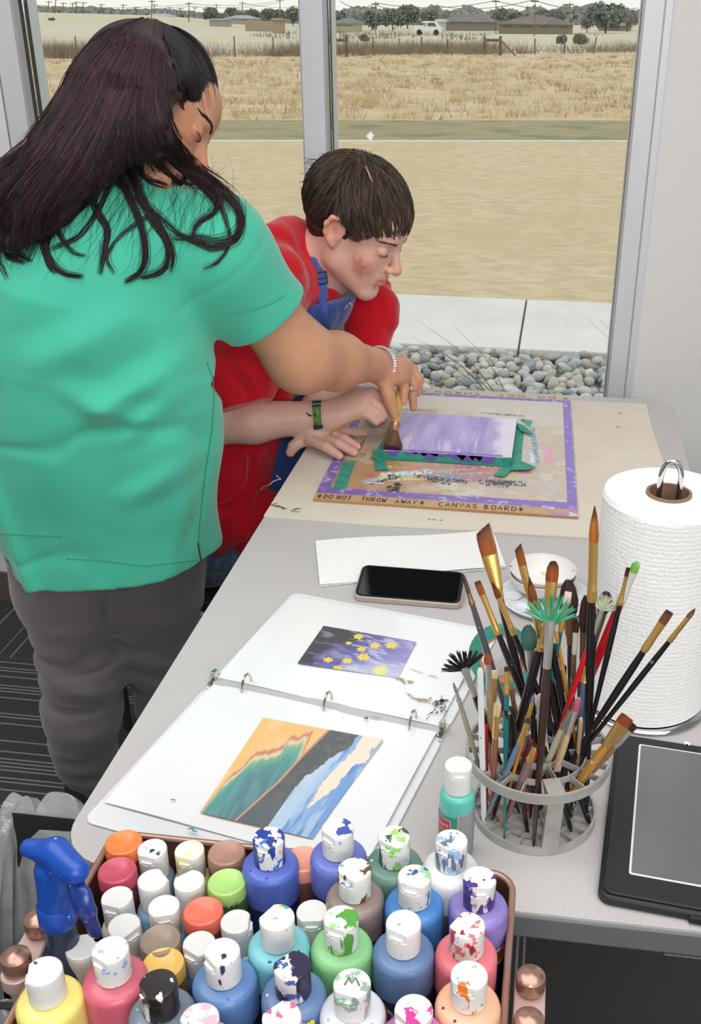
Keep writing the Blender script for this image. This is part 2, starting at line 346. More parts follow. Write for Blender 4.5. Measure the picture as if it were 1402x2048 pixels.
struct(MB().box((mC[1]-.001, YW+.05, zb+.049), (mR[0]+.001, YW+.056, ztp-.049)).build('window_2', gm, smooth=False))
# a torn bit of white tape stuck on the glass
q = [V(x, y, YW+.048) for x, y in ((732, 272), (741, 263), (748, 270), (742, 283))]
tp = MB(); tp.add([p for p in q]+[p-np.array([0, .0006, 0]) for p in q], [(0, 1, 2, 3), (7, 6, 5, 4), (0, 4, 5, 1), (1, 5, 6, 2), (2, 6, 7, 3), (3, 7, 4, 0)])
tag(tp.build('paper_scrap', mat('white_scrap', (250, 250, 250), .6), smooth=False), 'small white torn scrap of paper stuck to the right window pane', 'paper')

# ------------------------------------------------------------------ outdoors
G0 = -.10
HP = [(-1.2, 23), (75, 25), (190, 28), (300, 31), (400, 37), (500, 43), (600, 48), (700, 50), (1450, 50), (2200, 50)]
HA = np.array([ray(p, y)[0]/ray(p, y)[1] for p, y in HP]); HZ = np.array([(C0+ray(p, y)*380/ray(p, y)[1])[2] for p, y in HP])
def gz(X, Y):
    a = X/np.maximum(Y, 1); h = np.interp(a, HA, HZ); h0 = np.interp(.1, HA, HZ)
    return G0+(h-G0)*smooth01(Y, 95, 370)**1.0
def outmat(name, c1, c2, sc, st=(1, 1, 1), c3=None, bump=.3, sc3=None):
    m = bpy.data.materials.new(name); m.use_nodes = True; t = m.node_tree; b = t.nodes['Principled BSDF']; N = t.nodes.new; L = t.links.new
    tcn = N('ShaderNodeTexCoord'); mp = N('ShaderNodeMapping'); mp.inputs['Scale'].default_value = st; L(tcn.outputs['Object'], mp.inputs[0])
    nz = N('ShaderNodeTexNoise'); nz.inputs['Scale'].default_value = sc; nz.inputs['Detail'].default_value = 8; nz.inputs['Roughness'].default_value = .65; L(mp.outputs[0], nz.inputs[0])
    r = N('ShaderNodeMapRange'); r.inputs[1].default_value = .38; r.inputs[2].default_value = .62; L(nz.outputs[0], r.inputs[0])
    mx = N('ShaderNodeMix'); mx.data_type = 'RGBA'; L(r.outputs[0], mx.inputs[0]); mx.inputs[6].default_value = (*lin(c1), 1); mx.inputs[7].default_value = (*lin(c2), 1); last = mx
    if c3:
        n3 = N('ShaderNodeTexNoise'); n3.inputs['Scale'].default_value = sc3 or sc/9; n3.inputs['Detail'].default_value = 5; L(tcn.outputs['Object'], n3.inputs[0])
        r3 = N('ShaderNodeMapRange'); r3.inputs[1].default_value = .5; r3.inputs[2].default_value = .66; L(n3.outputs[0], r3.inputs[0])
        m3 = N('ShaderNodeMix'); m3.data_type = 'RGBA'; L(r3.outputs[0], m3.inputs[0]); L(mx.outputs[2], m3.inputs[6]); m3.inputs[7].default_value = (*lin(c3), 1); last = m3
    L(last.outputs[2], b.inputs['Base Color']); b.inputs['Roughness'].default_value = .95; b.inputs['Specular IOR Level'].default_value = .1
    bp = N('ShaderNodeBump'); bp.inputs['Strength'].default_value = bump; bp.inputs['Distance'].default_value = .03; L(nz.outputs[0], bp.inputs['Height']); L(bp.outputs[0], b.inputs['Normal'])
    return m
def slab(name, x0, x1, y0, y1, z, m, th=.1): return struct(MB().box((x0, y0, z-th), (x1, y1, z)).build(name, m, smooth=False))
slab('ground_gravel_bed', -8, 8, YW+.14, 5.51, G0-.05, outmat('bed_soil', (120, 115, 106), (150, 146, 138), 30))
m_conc = outmat('pale_concrete', (233, 232, 226), (224, 222, 214), 3, c3=(236, 235, 230), bump=.12)
xj = -.165; mc = MB()
for x0, x1 in ((-6.2, -3.22), (-3.2, xj-.014+0-1.5), (xj-1.49, xj-.006), (xj+.006, xj+3.0), (xj+3.02, 6.2)): mc.box((x0, 5.51, G0-.12), (x1, 6.645, G0))
struct(mc.build('sidewalk', m_conc, smooth=False, bevel=.006))
slab('ground_sidewalk_joint', -6, 6, 5.52, 6.64, G0-.02, mat('joint_soil', (110, 106, 98), .9))  # soil slab that shows in the gaps between the sidewalk slabs
m_lawn = outmat('dormant_lawn', (208, 186, 150), (226, 208, 174), 7, (.8, 1.35, 1), (214, 194, 158), .9)
CL = lambda x, o=0.: 15.462+.237*(x+5.048)+o
SL = lambda x, o=0.: 18.473+.265*(x+6.006)+o
def strip_ground(name, f0, f1, z, m, x0=-19, x1=9): return struct(MB().prism([(x0, f0(x0)), (x1, f0(x1)), (x1, f1(x1)), (x0, f1(x0))], z-.1, z).build(name, m, smooth=False))
strip_ground('ground_lawn', lambda x: 6.645, CL, G0-.005, m_lawn)
strip_ground('curb', CL, lambda x: CL(x, .15), G0+.015, m_conc)
m_green = outmat('green_strip', (160, 152, 118), (180, 166, 132), 6, (.7, 1.2, 1), (134, 144, 102), .6, .9)
strip_ground('ground_green_strip', lambda x: CL(x, .15), lambda x: SL(x, .5), G0+.004, m_green)
# rolling straw field up to the far treeline, one continuous terrain
BL = lambda X: np.maximum(47.6+1.03*(X+23.1), 30.)+0*X      # the brush and fence line
def terr(u, v):
    a = -.95+1.65*u; y0 = 20.065/(1-.265*a)*1.0; Yy = y0*(600/y0)**v; Xx = a*Yy; return np.stack([Xx, Yy, gz(Xx, Yy)+(fbm(Xx*.5, Yy*.5)-.5)*.12*smooth01(Yy, 21, 30)*(1-smooth01(Yy, 60, 90))], -1)
def terrc(u, v):
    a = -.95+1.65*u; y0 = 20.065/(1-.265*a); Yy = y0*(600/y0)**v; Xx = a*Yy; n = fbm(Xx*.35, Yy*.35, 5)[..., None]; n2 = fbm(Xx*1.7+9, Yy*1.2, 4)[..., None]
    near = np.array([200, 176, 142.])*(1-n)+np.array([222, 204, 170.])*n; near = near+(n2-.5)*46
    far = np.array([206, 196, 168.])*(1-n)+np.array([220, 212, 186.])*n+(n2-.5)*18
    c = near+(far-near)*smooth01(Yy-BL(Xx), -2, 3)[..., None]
    rd = np.exp(-((Yy-150-(Xx+60)*.15)/14)**2)*(Xx < -35)            # pale dirt road at the left
    c = c+(np.array([214, 206, 200.])-c)*(rd*.7)[..., None]
    return linA(c)
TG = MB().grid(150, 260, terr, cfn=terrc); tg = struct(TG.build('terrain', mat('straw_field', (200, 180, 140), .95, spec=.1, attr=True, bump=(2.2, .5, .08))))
# tufts of dry field grass (nobody could count them)
def tufts(name, n, yr, hh, cols, blades, xa=(-.72, .34), spread=.12, seed=1, parent=None, wid=.012, lean=.5, dens=None, line=None):
    R = np.random.RandomState(seed); u = R.rand(n); Y = yr[0]*(yr[1]/yr[0])**u; X = (xa[0]+(xa[1]-xa[0])*R.rand(n))*Y
    if line is not None: a_ = xa[0]+(xa[1]-xa[0])*R.rand(n); Y = (71.4/(1-1.03*a_))*1.0+R.uniform(line[0], line[1], n)*(71.4/(1-1.03*a_))/66; X = a_*Y
    if dens is not None: k = dens(X, Y) > R.rand(n); X, Y = X[k], Y[k]; n = len(X)
    Zg = gz(X, Y); sc = R.uniform(.5, 1.3, n); cl = np.array(cols, float)[R.randint(0, len(cols), n)]+R.uniform(-14, 14, (n, 1))
    V_ = []; C_ = []
    for b in range(blades):
        a = R.rand(n)*2*PI; r = R.rand(n)*spread*sc; bx = X+np.cos(a)*r; by = Y+np.sin(a)*r; h = hh*sc*R.uniform(.5, 1.1, n); le = R.uniform(0, lean, n)*h; a2 = a+R.uniform(-.8, .8, n)
        wd = wid*R.uniform(.6, 1.4, n)*(1+Y/30); p0 = np.stack([bx-wd/2, by, Zg-.02], 1); p1 = np.stack([bx+wd/2, by, Zg-.02], 1)
        p2 = np.stack([bx+np.cos(a2)*le, by+np.sin(a2)*le, Zg+h], 1); V_.append(np.stack([p0, p1, p2], 1)); c = cl+R.uniform(-12, 12, (n, 1)); C_.append(np.repeat(c[:, None], 3, 1))
    Vv = np.concatenate(V_).reshape(-1, 3); Cc = linA(np.clip(np.concatenate(C_).reshape(-1, 3), 0, 255)); F = np.arange(len(Vv)).reshape(-1, 3)
    return mesh_np(name, Vv, F, mat('grass_blades', (200, 170, 120), .9, spec=.1, attr=True), col=Cc, smooth=False, parent=parent)
tag(tufts('dry_grass', 7500, (16.0, 66), .17, [(226, 208, 174), (210, 186, 148), (232, 218, 188), (192, 164, 132)], 11, seed=2, spread=.22, wid=.011, lean=1.2, dens=lambda X, Y: (.2+1.2*smooth01(fbm(X*.6, Y*.6), .42, .6))*(Y < BL(X))*(Y > SL(X, .5))),
    'coarse straw-coloured dry grass covering the rough field beyond the green strip', 'grass', kind='stuff')
tag(tufts('roadside_brush', 3200, (62, 74), .72, [(150, 136, 122), (166, 152, 134), (134, 120, 112), (168, 156, 136)], 12, seed=3, spread=.8, wid=.0075, lean=1.25, xa=(-.62, .30), line=(-1, 6), dens=lambda X, Y: .12+.9*smooth01(fbm(X*.16+4, Y*.02), .38, .62)),
    'grey-brown leafless brush growing along the fence line', 'brush', kind='stuff')
tag(tufts('far_scrub', 500, (105, 165), .8, [(140, 132, 112), (156, 146, 120)], 8, seed=4, spread=1.6, wid=.016, dens=lambda X, Y: smooth01(fbm(X*.04+4, Y*.02), .5, .6)),
    'sparse low scrub scattered over the pale field behind the fence', 'scrub', kind='stuff')
# river pebbles
def pebbles():
    R = np.random.RandomState(7); bm = bmesh.new(); bmesh.ops.create_icosphere(bm, subdivisions=2, radius=1); bv = np.array([v.co[:] for v in bm.verts]); bf = np.array([[v.index for v in f.verts] for f in bm.faces]); bm.free()
    pts = []
    for lay in range(2):
        st = .066
        for iy, y in enumerate(np.arange(2.62, 5.5, st*.9)):
            xa0, xa1 = (-.62*y-.1, .20*y+.2)
            for x in np.arange(xa0, xa1, st): pts.append((x+R.uniform(-.026, .026)+(iy % 2)*.03, y+R.uniform(-.024, .024), G0-.045+lay*.028+R.uniform(-.008, .008), lay))
    P = np.array([p for p in pts if p[3] == 0 or R.rand() < .75]); n = len(P)
    s = np.stack([R.uniform(.024, .046, n), R.uniform(.018, .032, n), R.uniform(.014, .026, n)], 1); a = R.rand(n)*2*PI; tl = R.uniform(-.35, .35, n)
    q = bv[None]*(1+.13*np.sin(bv[None]@R.randn(3, 3)*2.2+R.rand(n, 1, 3)*6))*s[:, None]
    q = np.stack([q[..., 0]*np.cos(tl)[:, None]+q[..., 2]*np.sin(tl)[:, None], q[..., 1], -q[..., 0]*np.sin(tl)[:, None]+q[..., 2]*np.cos(tl)[:, None]], -1)
    x = q[..., 0]*np.cos(a)[:, None]-q[..., 1]*np.sin(a)[:, None]; y = q[..., 0]*np.sin(a)[:, None]+q[..., 1]*np.cos(a)[:, None]
    Vv = np.stack([x, y, q[..., 2]], -1)+P[:, None, :3]; F = (bf[None]+np.arange(n)[:, None, None]*len(bv)).reshape(-1, 3)
    pal = np.array([(178, 178, 172), (160, 164, 166), (192, 190, 182), (146, 150, 152), (186, 178, 162), (140, 140, 134), (170, 162, 148), (130, 138, 146)], float)
    c = pal[R.randint(0, 8, n)]+26+R.uniform(-12, 12, (n, 1)); c = linA(np.repeat(c[:, None], len(bv), 1).reshape(-1, 3))
    return mesh_np('river_pebbles', Vv.reshape(-1, 3), F, mat('pebble', (170, 170, 165), .65, attr=True, var=(26, (205, 205, 200), .56, .8)), col=c)
tag(pebbles(), 'bed of rounded grey river pebbles between the window and the sidewalk', 'gravel', kind='stuff')
# the spiky plant whose blades stick up behind the hand, and the one past the right jamb
def spiky(tips, base, label, w0=.006):
    mb = MB(); 
    for t in tips:
        t = np.array(t); b = np.array(base)+np.append(RS.uniform(-.03, .03, 2), 0); mid = (t+b)/2+np.array([0, 0, .06]); pl_ = bez([b, mid, t], 6)
        mb.sweep(pl_, [w0*(1-.85*i/(len(pl_)-1)) for i in range(len(pl_))], 5, sq=(1, .35))
    tag(mb.build('spiky_plant', mat('yucca_blade', (92, 96, 84), .7, var=(20, (126, 124, 104), .4, .6))), label, 'plant')
spiky([V(x, y, Yq) for x, y, Yq in ((836, 640, 4.3), (822, 672, 4.4), (903, 648, 4.2), (843, 680, 4.2), (905, 700, 4.25), (858, 735, 4.1), (806, 690, 4.5), (870, 720, 4.0), (780, 700, 4.2))], (-.12, 4.3, G0), 'spiky grey-green plant whose thin blades rise from the pebbles behind the hand')
spiky([V(x, y, 3.7) for x, y in ((1170, 634), (1178, 699), (1108, 780), (1200, 640), (1300, 600), (1350, 700))], (.75, 3.75, G0), 'spiky plant at the right jamb, two blades arching in over the pebbles')
# fence posts, rails, utility poles
m_post = mat('weathered_post', (112, 98, 84), .9, var=(3, (134, 120, 104), .4, .6))
def gpt(px, py, Y): p = V(px, py, Y); return np.array([p[0], Y, gz(p[0], Y)])
def post(px, top, Y, lean, label, grp, r=.05):
    b = gpt(px, 100, Y); b[2] -= .05; t = V(px+lean, top, Y)
    tag(MB().sweep([b, t], [r, r*.8], 8).build('fence_post', m_post), label, 'post', grp)
FY = lambda px: 69.5/(1-1.03*(ray(px, 100)[0]/ray(px, 100)[1]))
for px, top, le, lb in ((152, 72, -2, 'leftmost fence post, seen at the left edge of the hair'), (469, 73, -1, 'fence post seen just right of the standing person\'s head'), (546, 73, 0, 'fence post nearest left of the centre mullion'), (746, 74, 0, 'fence post first right of the short rail by the mullion'), (798, 77, 0, 'fence post above the white scrap, second from the short rail'), (843, 73, 0, 'fence post above the seated person\'s hair'), (895, 78, 0, 'thin fence post left of the wooden H brace'), (1070, 77, 0, 'thin fence post right of the wooden H brace'), (1129, 78, 1, 'fence post beneath the glare of light'), (1187, 74, 6, 'leaning fence post near the right jamb')):
    post(px, top, FY(px), le, lb, 'wire fence posts', .05*FY(px)/66)
for pts, lb in ((((969, 72), (1001, 72)), 'wooden H-shaped fence brace with a diagonal strut'), (((660, 77), (693, 70)), 'short wooden rail fence beside the centre mullion')):
    a, b = pts; YA = FY(a[0])-1; A = gpt(a[0], 100, YA); B = gpt(b[0], 100, YA); tA = V(a[0], a[1], YA); tB = V(b[0], b[1], YA)
    br = thing('fence_brace', lb, 'fence', A); MB().sweep([A, tA], [.09, .08], 8).build('post', m_post, br); MB().sweep([B, tB], [.09, .08], 8).build('post', m_post, br)
    zr = V(a[0], 80, YA)[2]; MB().sweep([(A[0], YA, zr), (B[0], YA, zr)], .07, 8).build('rail', m_post, br)
    if a[0] == 969: MB().sweep([(B[0], YA, V(1001, 80, YA)[2]), gpt(1032, 100, YA-.5)], .05, 8).build('strut', m_post, br)
m_pole = mat('utility_pole_wood', (120, 114, 108), .9)
PL = [(98, 2, 330), (112, -3, 300), (127, 5, 340), (146, 6, 360), (153, 3, 330), (167, 4, 360), (203, 8, 360), (247, 9, 370), (272, 14, 372), (304, 0, 260), (309, 8, 365), (340, 14, 372), (361, 16, 372), (378, 4, 240), (390, 14, 368), (433, 8, 350), (485, 3, 330), (560, -3, 330), (587, 10, 340), (751, 3, 170), (874, 8, 210), (992, -3, 180), (1070, -4, 150), (1140, 4, 180)]
for i, (px, top, Y) in enumerate(PL):
    b = gpt(px, 50, Y); t = V(px, top, Y); r = .0011*Y*.45; p = thing('utility_pole', 'wooden utility pole with crossarm, %s from the left along the horizon' % ('first second third fourth fifth sixth seventh eighth ninth tenth eleventh twelfth thirteenth fourteenth fifteenth sixteenth seventeenth eighteenth nineteenth twentieth twenty-first twenty-second twenty-third twenty-fourth'.split()[i]), 'utility pole', b, 'utility poles on the horizon')
    MB().sweep([b, t], [r, r*.7], 6).build('pole', m_pole, p)
    h = t[2]-(t[2]-b[2])*.09; MB().box((t[0]-.0032*Y, Y-.05, h-.06), (t[0]+.0032*Y, Y+.05, h+.12)).build('crossarm', m_pole, p, smooth=False)
wm = MB()
for (a, ta, Ya), (b, tb, Yb) in (((60, 9, 330), (380, 9, 300)), ((60, 14, 330), (380, 13, 300)), ((380, 7, 250), (560, 1, 320)), ((380, 12, 250), (560, 5, 320)), ((751, 6, 170), (992, 1, 180)), ((680, 2, 170), (751, 6, 170)), ((992, 2, 180), (1270, 22, 170)), ((751, 10, 170), (874, 12, 205)), ((874, 11, 208), (1070, -1, 150)), ((1070, 1, 150), (1275, 16, 160)), ((485, 6, 320), (620, 12, 340))):
    A = V(a, ta, Ya); B = V(b, tb, Yb); wm.sweep([A+(B-A)*t-np.array([0, 0, 1.6*4*t*(1-t)*.5]) for t in np.linspace(0, 1, 9)], .045, 4)
tag(wm.build('power_lines', mat('wire', (120, 120, 118), .8)), 'thin power lines strung between the utility poles across the sky', 'cable', kind='stuff')
# trees, bushes
m_bark = mat('far_bark', (98, 90, 84), .95)
def tree(px, top, wpx, Y, kind, label, base=None, name='tree'):
    R = np.random.RandomState(int(px*7+Y)); b = gpt(px, 50, Y) if base is None else base; t = V(px, top, Y); H = t[2]-b[2]; Wd = wpx*Y/FP
    cols = {'g': [(114, 123, 112), (128, 137, 124), (102, 112, 104)], 'b': [(138, 130, 126), (150, 143, 137), (126, 120, 116)], 'o': [(114, 120, 106), (128, 132, 114), (104, 110, 98)]}[kind]  # foliage colours lightened and muted: distance haze painted into them
    root = thing(name, label, 'tree' if name == 'tree' else 'bush', b, 'trees and bushes along the far horizon'); tr = MB(); tr.sweep([b-np.array([0, 0, .3]), b+np.array([0, 0, H*.55])], [.035*H, .015*H], 7)
    for k in range(6):
        a = R.rand()*2*PI; tr.sweep([b+np.array([0, 0, H*.2]), b+np.array([math.cos(a)*Wd*.3, math.sin(a)*Wd*.3, H*.7])], [.015*H, .005*H], 5)
    tr.build('trunk', m_bark, root)
    n = 2400; blobs = R.uniform(-1, 1, (14, 3))*[.62, .62, .42]+[0, 0, .12]; c = blobs[R.randint(0, 14, n)]+R.randn(n, 3)*.2
    l = np.linalg.norm(c, axis=1); c[l > 1] /= l[l > 1][:, None]; P = b+np.array([0, 0, H*.53])+c*[Wd/2, Wd/2, H*.50]
    s = (.058 if kind != 'b' else .05)*min(Wd, H)*R.uniform(.6, 1.5, n); d1 = R.randn(n, 3); d1 /= np.linalg.norm(d1, axis=1)[:, None]; d2 = np.cross(d1, R.randn(n, 3)); d2 /= np.linalg.norm(d2, axis=1)[:, None]
    if kind == 'b': d2 *= .22
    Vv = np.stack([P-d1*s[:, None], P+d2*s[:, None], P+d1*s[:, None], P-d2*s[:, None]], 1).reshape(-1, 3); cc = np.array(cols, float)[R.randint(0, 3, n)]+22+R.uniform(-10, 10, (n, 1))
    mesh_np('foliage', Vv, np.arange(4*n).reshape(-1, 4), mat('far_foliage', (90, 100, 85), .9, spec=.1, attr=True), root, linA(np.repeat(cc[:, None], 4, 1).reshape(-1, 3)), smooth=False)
TR = [(420, 14, 34, 250, 'g', 'rounded dark evergreen tree rising behind the sheds left of the mullion'), (447, 24, 22, 255, 'b', 'low grey tree beside the rounded evergreen'), (465, 15, 26, 300, 'g', 'dark tree with a pointed top behind the pale roof'), (482, 17, 30, 290, 'b', 'bare brown tree over the grey roof'), (507, 18, 32, 300, 'g', 'wide dark tree in the row left of the centre mullion'), (537, 17, 34, 290, 'g', 'broad green tree, second in the row left of the mullion'), (560, 20, 26, 280, 'o', 'olive tree in the row left of the mullion'), (586, 16, 36, 270, 'g', 'tall dark tree touching the centre mullion on its left'),
      (680, 22, 26, 230, 'o', 'olive tree just right of the centre mullion'), (713, 26, 34, 215, 'b', 'bare brown tree behind the pale shed'), (744, 20, 34, 200, 'g', 'dark tree behind the utility pole right of the mullion'), (785, 17, 44, 200, 'g', 'round dark evergreen left of the white pickup'), (815, 10, 44, 240, 'o', 'tall olive tree behind the round evergreen'), (860, 20, 34, 250, 'o', 'olive tree above the white pickup'), (900, 22, 50, 240, 'b', 'wide bare tree over the pale roofs'), (945, 26, 44, 230, 'b', 'brown bare tree left of the brick house'), (1000, 16, 34, 250, 'g', 'dark tree above the brick house'), (1030, 24, 30, 260, 'o', 'small olive tree right of the dark tree over the brick house'), (1088, 20, 40, 270, 'o', 'low green tree behind the tall utility pole'), (1110, 20, 36, 280, 'g', 'tree behind the house at the right'),
      (1212, 3, 74, 185, 'g', 'very large spreading dark tree near the right jamb'), (1255, 24, 26, 200, 'b', 'bare brown tree right of the very large tree'), (1262, 18, 24, 230, 'g', 'dark tree partly cut off by the right jamb'), (1175, 28, 30, 190, 'b', 'bare grey tree under the glare of light')]
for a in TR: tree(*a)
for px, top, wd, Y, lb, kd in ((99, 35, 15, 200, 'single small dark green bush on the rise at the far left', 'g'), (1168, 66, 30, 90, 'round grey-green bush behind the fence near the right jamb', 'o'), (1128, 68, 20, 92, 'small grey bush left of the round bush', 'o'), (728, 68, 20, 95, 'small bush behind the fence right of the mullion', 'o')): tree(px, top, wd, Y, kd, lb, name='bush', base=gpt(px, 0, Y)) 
# distant continuous treeline, its grey paled so the haze is in the colour
tl = MB(); R = np.random.RandomState(8); vs = []; Vl = []; Cl = []
for i in range(15000):
    u = R.rand(); px = 60+1300*u; Y = 375+R.rand()*12; b = gpt(px, 0, Y); h = (1.5+3.6*fbm(px*.03, 1.)+R.rand()*1.2)*(1.1 if px > 600 else .34); p = b+np.array([0, 0, R.rand()*h]); s = .38+R.rand()*.4
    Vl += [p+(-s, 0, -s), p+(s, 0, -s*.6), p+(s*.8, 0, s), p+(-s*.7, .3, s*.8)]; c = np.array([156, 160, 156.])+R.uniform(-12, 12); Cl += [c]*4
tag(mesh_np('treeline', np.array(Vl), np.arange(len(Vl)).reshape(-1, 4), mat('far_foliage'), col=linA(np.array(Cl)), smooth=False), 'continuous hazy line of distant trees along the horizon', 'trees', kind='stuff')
# houses, sheds, the parked pickup
def house(px0, px1, ptop, peave, Y, wallc, roofc, label, dep=9, windows=0, gable=False, name='house', ridge=.3):
    A = gpt(px0, 50, Y); B = gpt(px1, 50, Y); ze = V((px0+px1)/2, peave, Y)[2]; zr = V((px0+px1)/2, ptop, Y)[2]; zb_ = min(A[2], B[2])-.3; r = thing(name, label, 'house' if name == 'house' else 'building', ((A[0]+B[0])/2, Y, zb_+.3))
    MB().box((A[0], Y, zb_), (B[0], Y+dep, ze)).build('wall', mat('wall_'+'_'.join(map(str, wallc)), wallc, .9), r, smooth=False)
    o = .5; x0, x1, y0, y1 = A[0]-o, B[0]+o, Y-o, Y+dep+o; rd = (x1-x0)*ridge
    MB().add([(x0, y0, ze), (x1, y0, ze), (x1, y1, ze), (x0, y1, ze), (x0+rd, (y0+y1)/2, zr), (x1-rd, (y0+y1)/2, zr)], [(0, 1, 5, 4), (1, 2, 5), (2, 3, 4, 5), (3, 0, 4), (0, 3, 2, 1)]).build('roof', mat('roof_'+'_'.join(map(str, roofc)), roofc, .9, var=(.8, tuple(int(v*.9) for v in roofc), .4, .6)), r, smooth=False)
    for k in range(windows):
        xw = A[0]+(B[0]-A[0])*(k+.5)/windows; MB().box((xw-.7, Y-.06, zb_+1.2), (xw+.7, Y+.05, ze-.25)).build('window', mat('far_window', (92, 92, 92), .3), r, smooth=False)
house(998, 1146, 33, 49, 172, (146, 134, 120), (134, 122, 116), 'long brick ranch house with a grey-brown hipped roof under the glare', 10, 4)
house(1040, 1102, 30, 46, 180, (140, 128, 116), (140, 130, 124), 'brown roofed wing standing behind the long brick house', 9, 0)
house(668, 706, 36, 47, 176, (190, 184, 164), (132, 140, 140), 'small pale house with a green-grey hipped roof beside the mullion', 8, 2)
house(880, 992, 28, 44, 205, (148, 140, 136), (136, 132, 132), 'low grey roofed house left of the brick ranch house', 9, 0)
house(848, 866, 42, 46, 195, (206, 208, 208), (224, 226, 228), 'white shed behind the parked pickup', 5, 0, name='shed', ridge=.05)
house(872, 884, 38, 44, 190, (214, 214, 212), (200, 200, 202), 'small white garage right of the pickup', 6, 0, name='shed', ridge=.1)
house(1200, 1262, 44, 52, 210, (150, 140, 130), (144, 136, 130), 'brown house behind the large tree by the right jamb', 8, 1)
house(295, 330, 27, 33, 330, (196, 200, 204), (188, 198, 210), 'long pale blue-roofed metal barn on the far rise', 10, 0, name='barn', ridge=.05)
house(452, 500, 30, 37, 245, (184, 178, 166), (176, 184, 194), 'pale house with a light grey-blue roof in the tree row', 8, 2)
house(545, 559, 36, 40, 150, (178, 158, 132), (156, 146, 134), 'tan square shed at the end of the board fence', 3, 0, name='shed', ridge=.25)
house(419, 447, 37, 40, 200, (176, 176, 172), (168, 168, 168), 'low grey shed below the rounded evergreen', 5, 0, name='shed', ridge=.05)
fb = MB()
for i in range(60):
    px = 488+57*i/60; b = gpt(px, 0, 165); t = V(px, 42, 165); fb.box((b[0]-.034, 165, b[2]-.2), (b[0]+.034, 165.05, t[2]))
tag(fb.build('board_fence', mat('fence_boards', (178, 160, 136), .9), smooth=False), 'tan board fence running up to the square shed', 'fence')
def pickup():
    b = gpt(855, 60, 150); b[2] += 0; r = thing('pickup_truck', 'small white pickup truck parked beyond the fence under the trees', 'truck', b); L = 3.6; o = b
    side = [(-L/2, .45), (-L/2, 1.0), (-.2, 1.05), (-.1, 1.6), (1.0, 1.6), (1.45, 1.05), (L/2, .95), (L/2, .45)]
    Rm = np.array([[1, 0, 0], [0, 0, 1], [0, 1, 0.]]); MB().prism(side, 0, 1.7, o=o, R=Rm).build('body', mat('white_car_paint', (238, 240, 242), .3), r, smooth=False)
    MB().prism([(0, 1.1), (.05, 1.5), (.9, 1.5), (1.2, 1.1)], -.03, .02, o=o, R=Rm).build('window', mat('far_window'), r, smooth=False)
    for x in (-1.1, 1.15): MB().lathe([(.36, -.02), (.36, .2)], (o[0]+x, o[1], o[2]+.36), (0, 1, 0), 16).build('wheel', mat('tyre', (50, 50, 50), .8), r)
pickup()
# ------------------------------------------------------------------ the table
TX0, TX1, TY0, TY1, TZ = -.4595, .2814, .7137, 2.247, .74
m_lam = mat('table_laminate', (198, 195, 195), .45, spec=.35, var=(900, (176, 172, 171), .45, .62), bump=(500, .05, .001))
m_edge = mat('grey_edge_band', (104, 106, 110), .5); m_steel = mat('table_leg_steel', (70, 72, 76), .4, metal=.6)
tb = thing('folding_table', 'grey laminate rectangular table with rounded corners and dark edge band', 'table', ((TX0+TX1)/2, (TY0+TY1)/2, 0))
MB().prism(rrect(TX0+.002, TY0+.002, TX1-.002, TY1-.002, .06, 10), TZ-.003, TZ).build('tabletop', m_lam, tb, ang=30)
MB().prism(rrect(TX0, TY0, TX1, TY1, .062, 10), TZ-.032, TZ-.0025).build('edge_band', m_edge, tb, ang=30, bevel=.003)
for ya in (TY0+.22, TY1-.22):
    lg = MB(); lg.sweep([((TX0+TX1)/2, ya, .03), ((TX0+TX1)/2, ya, TZ-.03)], .024, 14); lg.sweep([(TX0+.1, ya, .02), (TX1-.1, ya, .02)], .018, 12); lg.box((TX0+.08, ya-.02, TZ-.045), (TX1-.08, ya+.02, TZ-.032)); lg.build('leg', m_steel, tb)
# ------------------------------------------------------------------ colour images painted into dense meshes
def picture(name, corners, nu, nv, cfn, m, parent=None, z=None, th=.0006, sag=None):
    """a flat sheet through 4 corners (a=(0,0), b=(1,0), c=(1,1), d=(0,1)); cfn(u, v) -> rgb 0..255"""
    a, b, c, d = [np.array(q, float) for q in corners]
    def f(u, v):
        u = u[..., None]; v = v[..., None]; P = a*(1-u)*(1-v)+b*u*(1-v)+c*u*v+d*(1-u)*v
        if sag is not None: P = P+sag(u, v)
        return P
    mb = MB(); mb.grid(nu, nv, f, cfn=lambda u, v: linA(np.clip(cfn(u, v), 0, 255)))
    if th:
        r = [0, (nu-1)*nv, nu*nv-1, nv-1]; n = len(mb.v); P = [np.array(mb.v[i])-np.array([0, 0, th]) for i in r]; c0 = mb.c[0][:3]
        mb.add(P, [(3, 2, 1, 0)], col=c0)
        rim = [i*nv for i in range(nu)]+[(nu-1)*nv+j for j in range(1, nv)]+[i*nv+nv-1 for i in range(nu-2, -1, -1)]+[j for j in range(nv-2, 0, -1)]
        mb.add([np.array(mb.v[i]) for i in rim]+[np.array(mb.v[i])-np.array([0, 0, th]) for i in rim], [((i+1) % len(rim), i, len(rim)+i, len(rim)+(i+1) % len(rim)) for i in range(len(rim))], col=[mb.c[i][:3] for i in rim]*2)
    return mb.build(name, m, parent)
m_print = mat('printed_paper', (240, 240, 240), .35, attr=True)
m_paint = mat('acrylic_paint', (240, 240, 240), .38, attr=True, bump=(350, .25, .002))
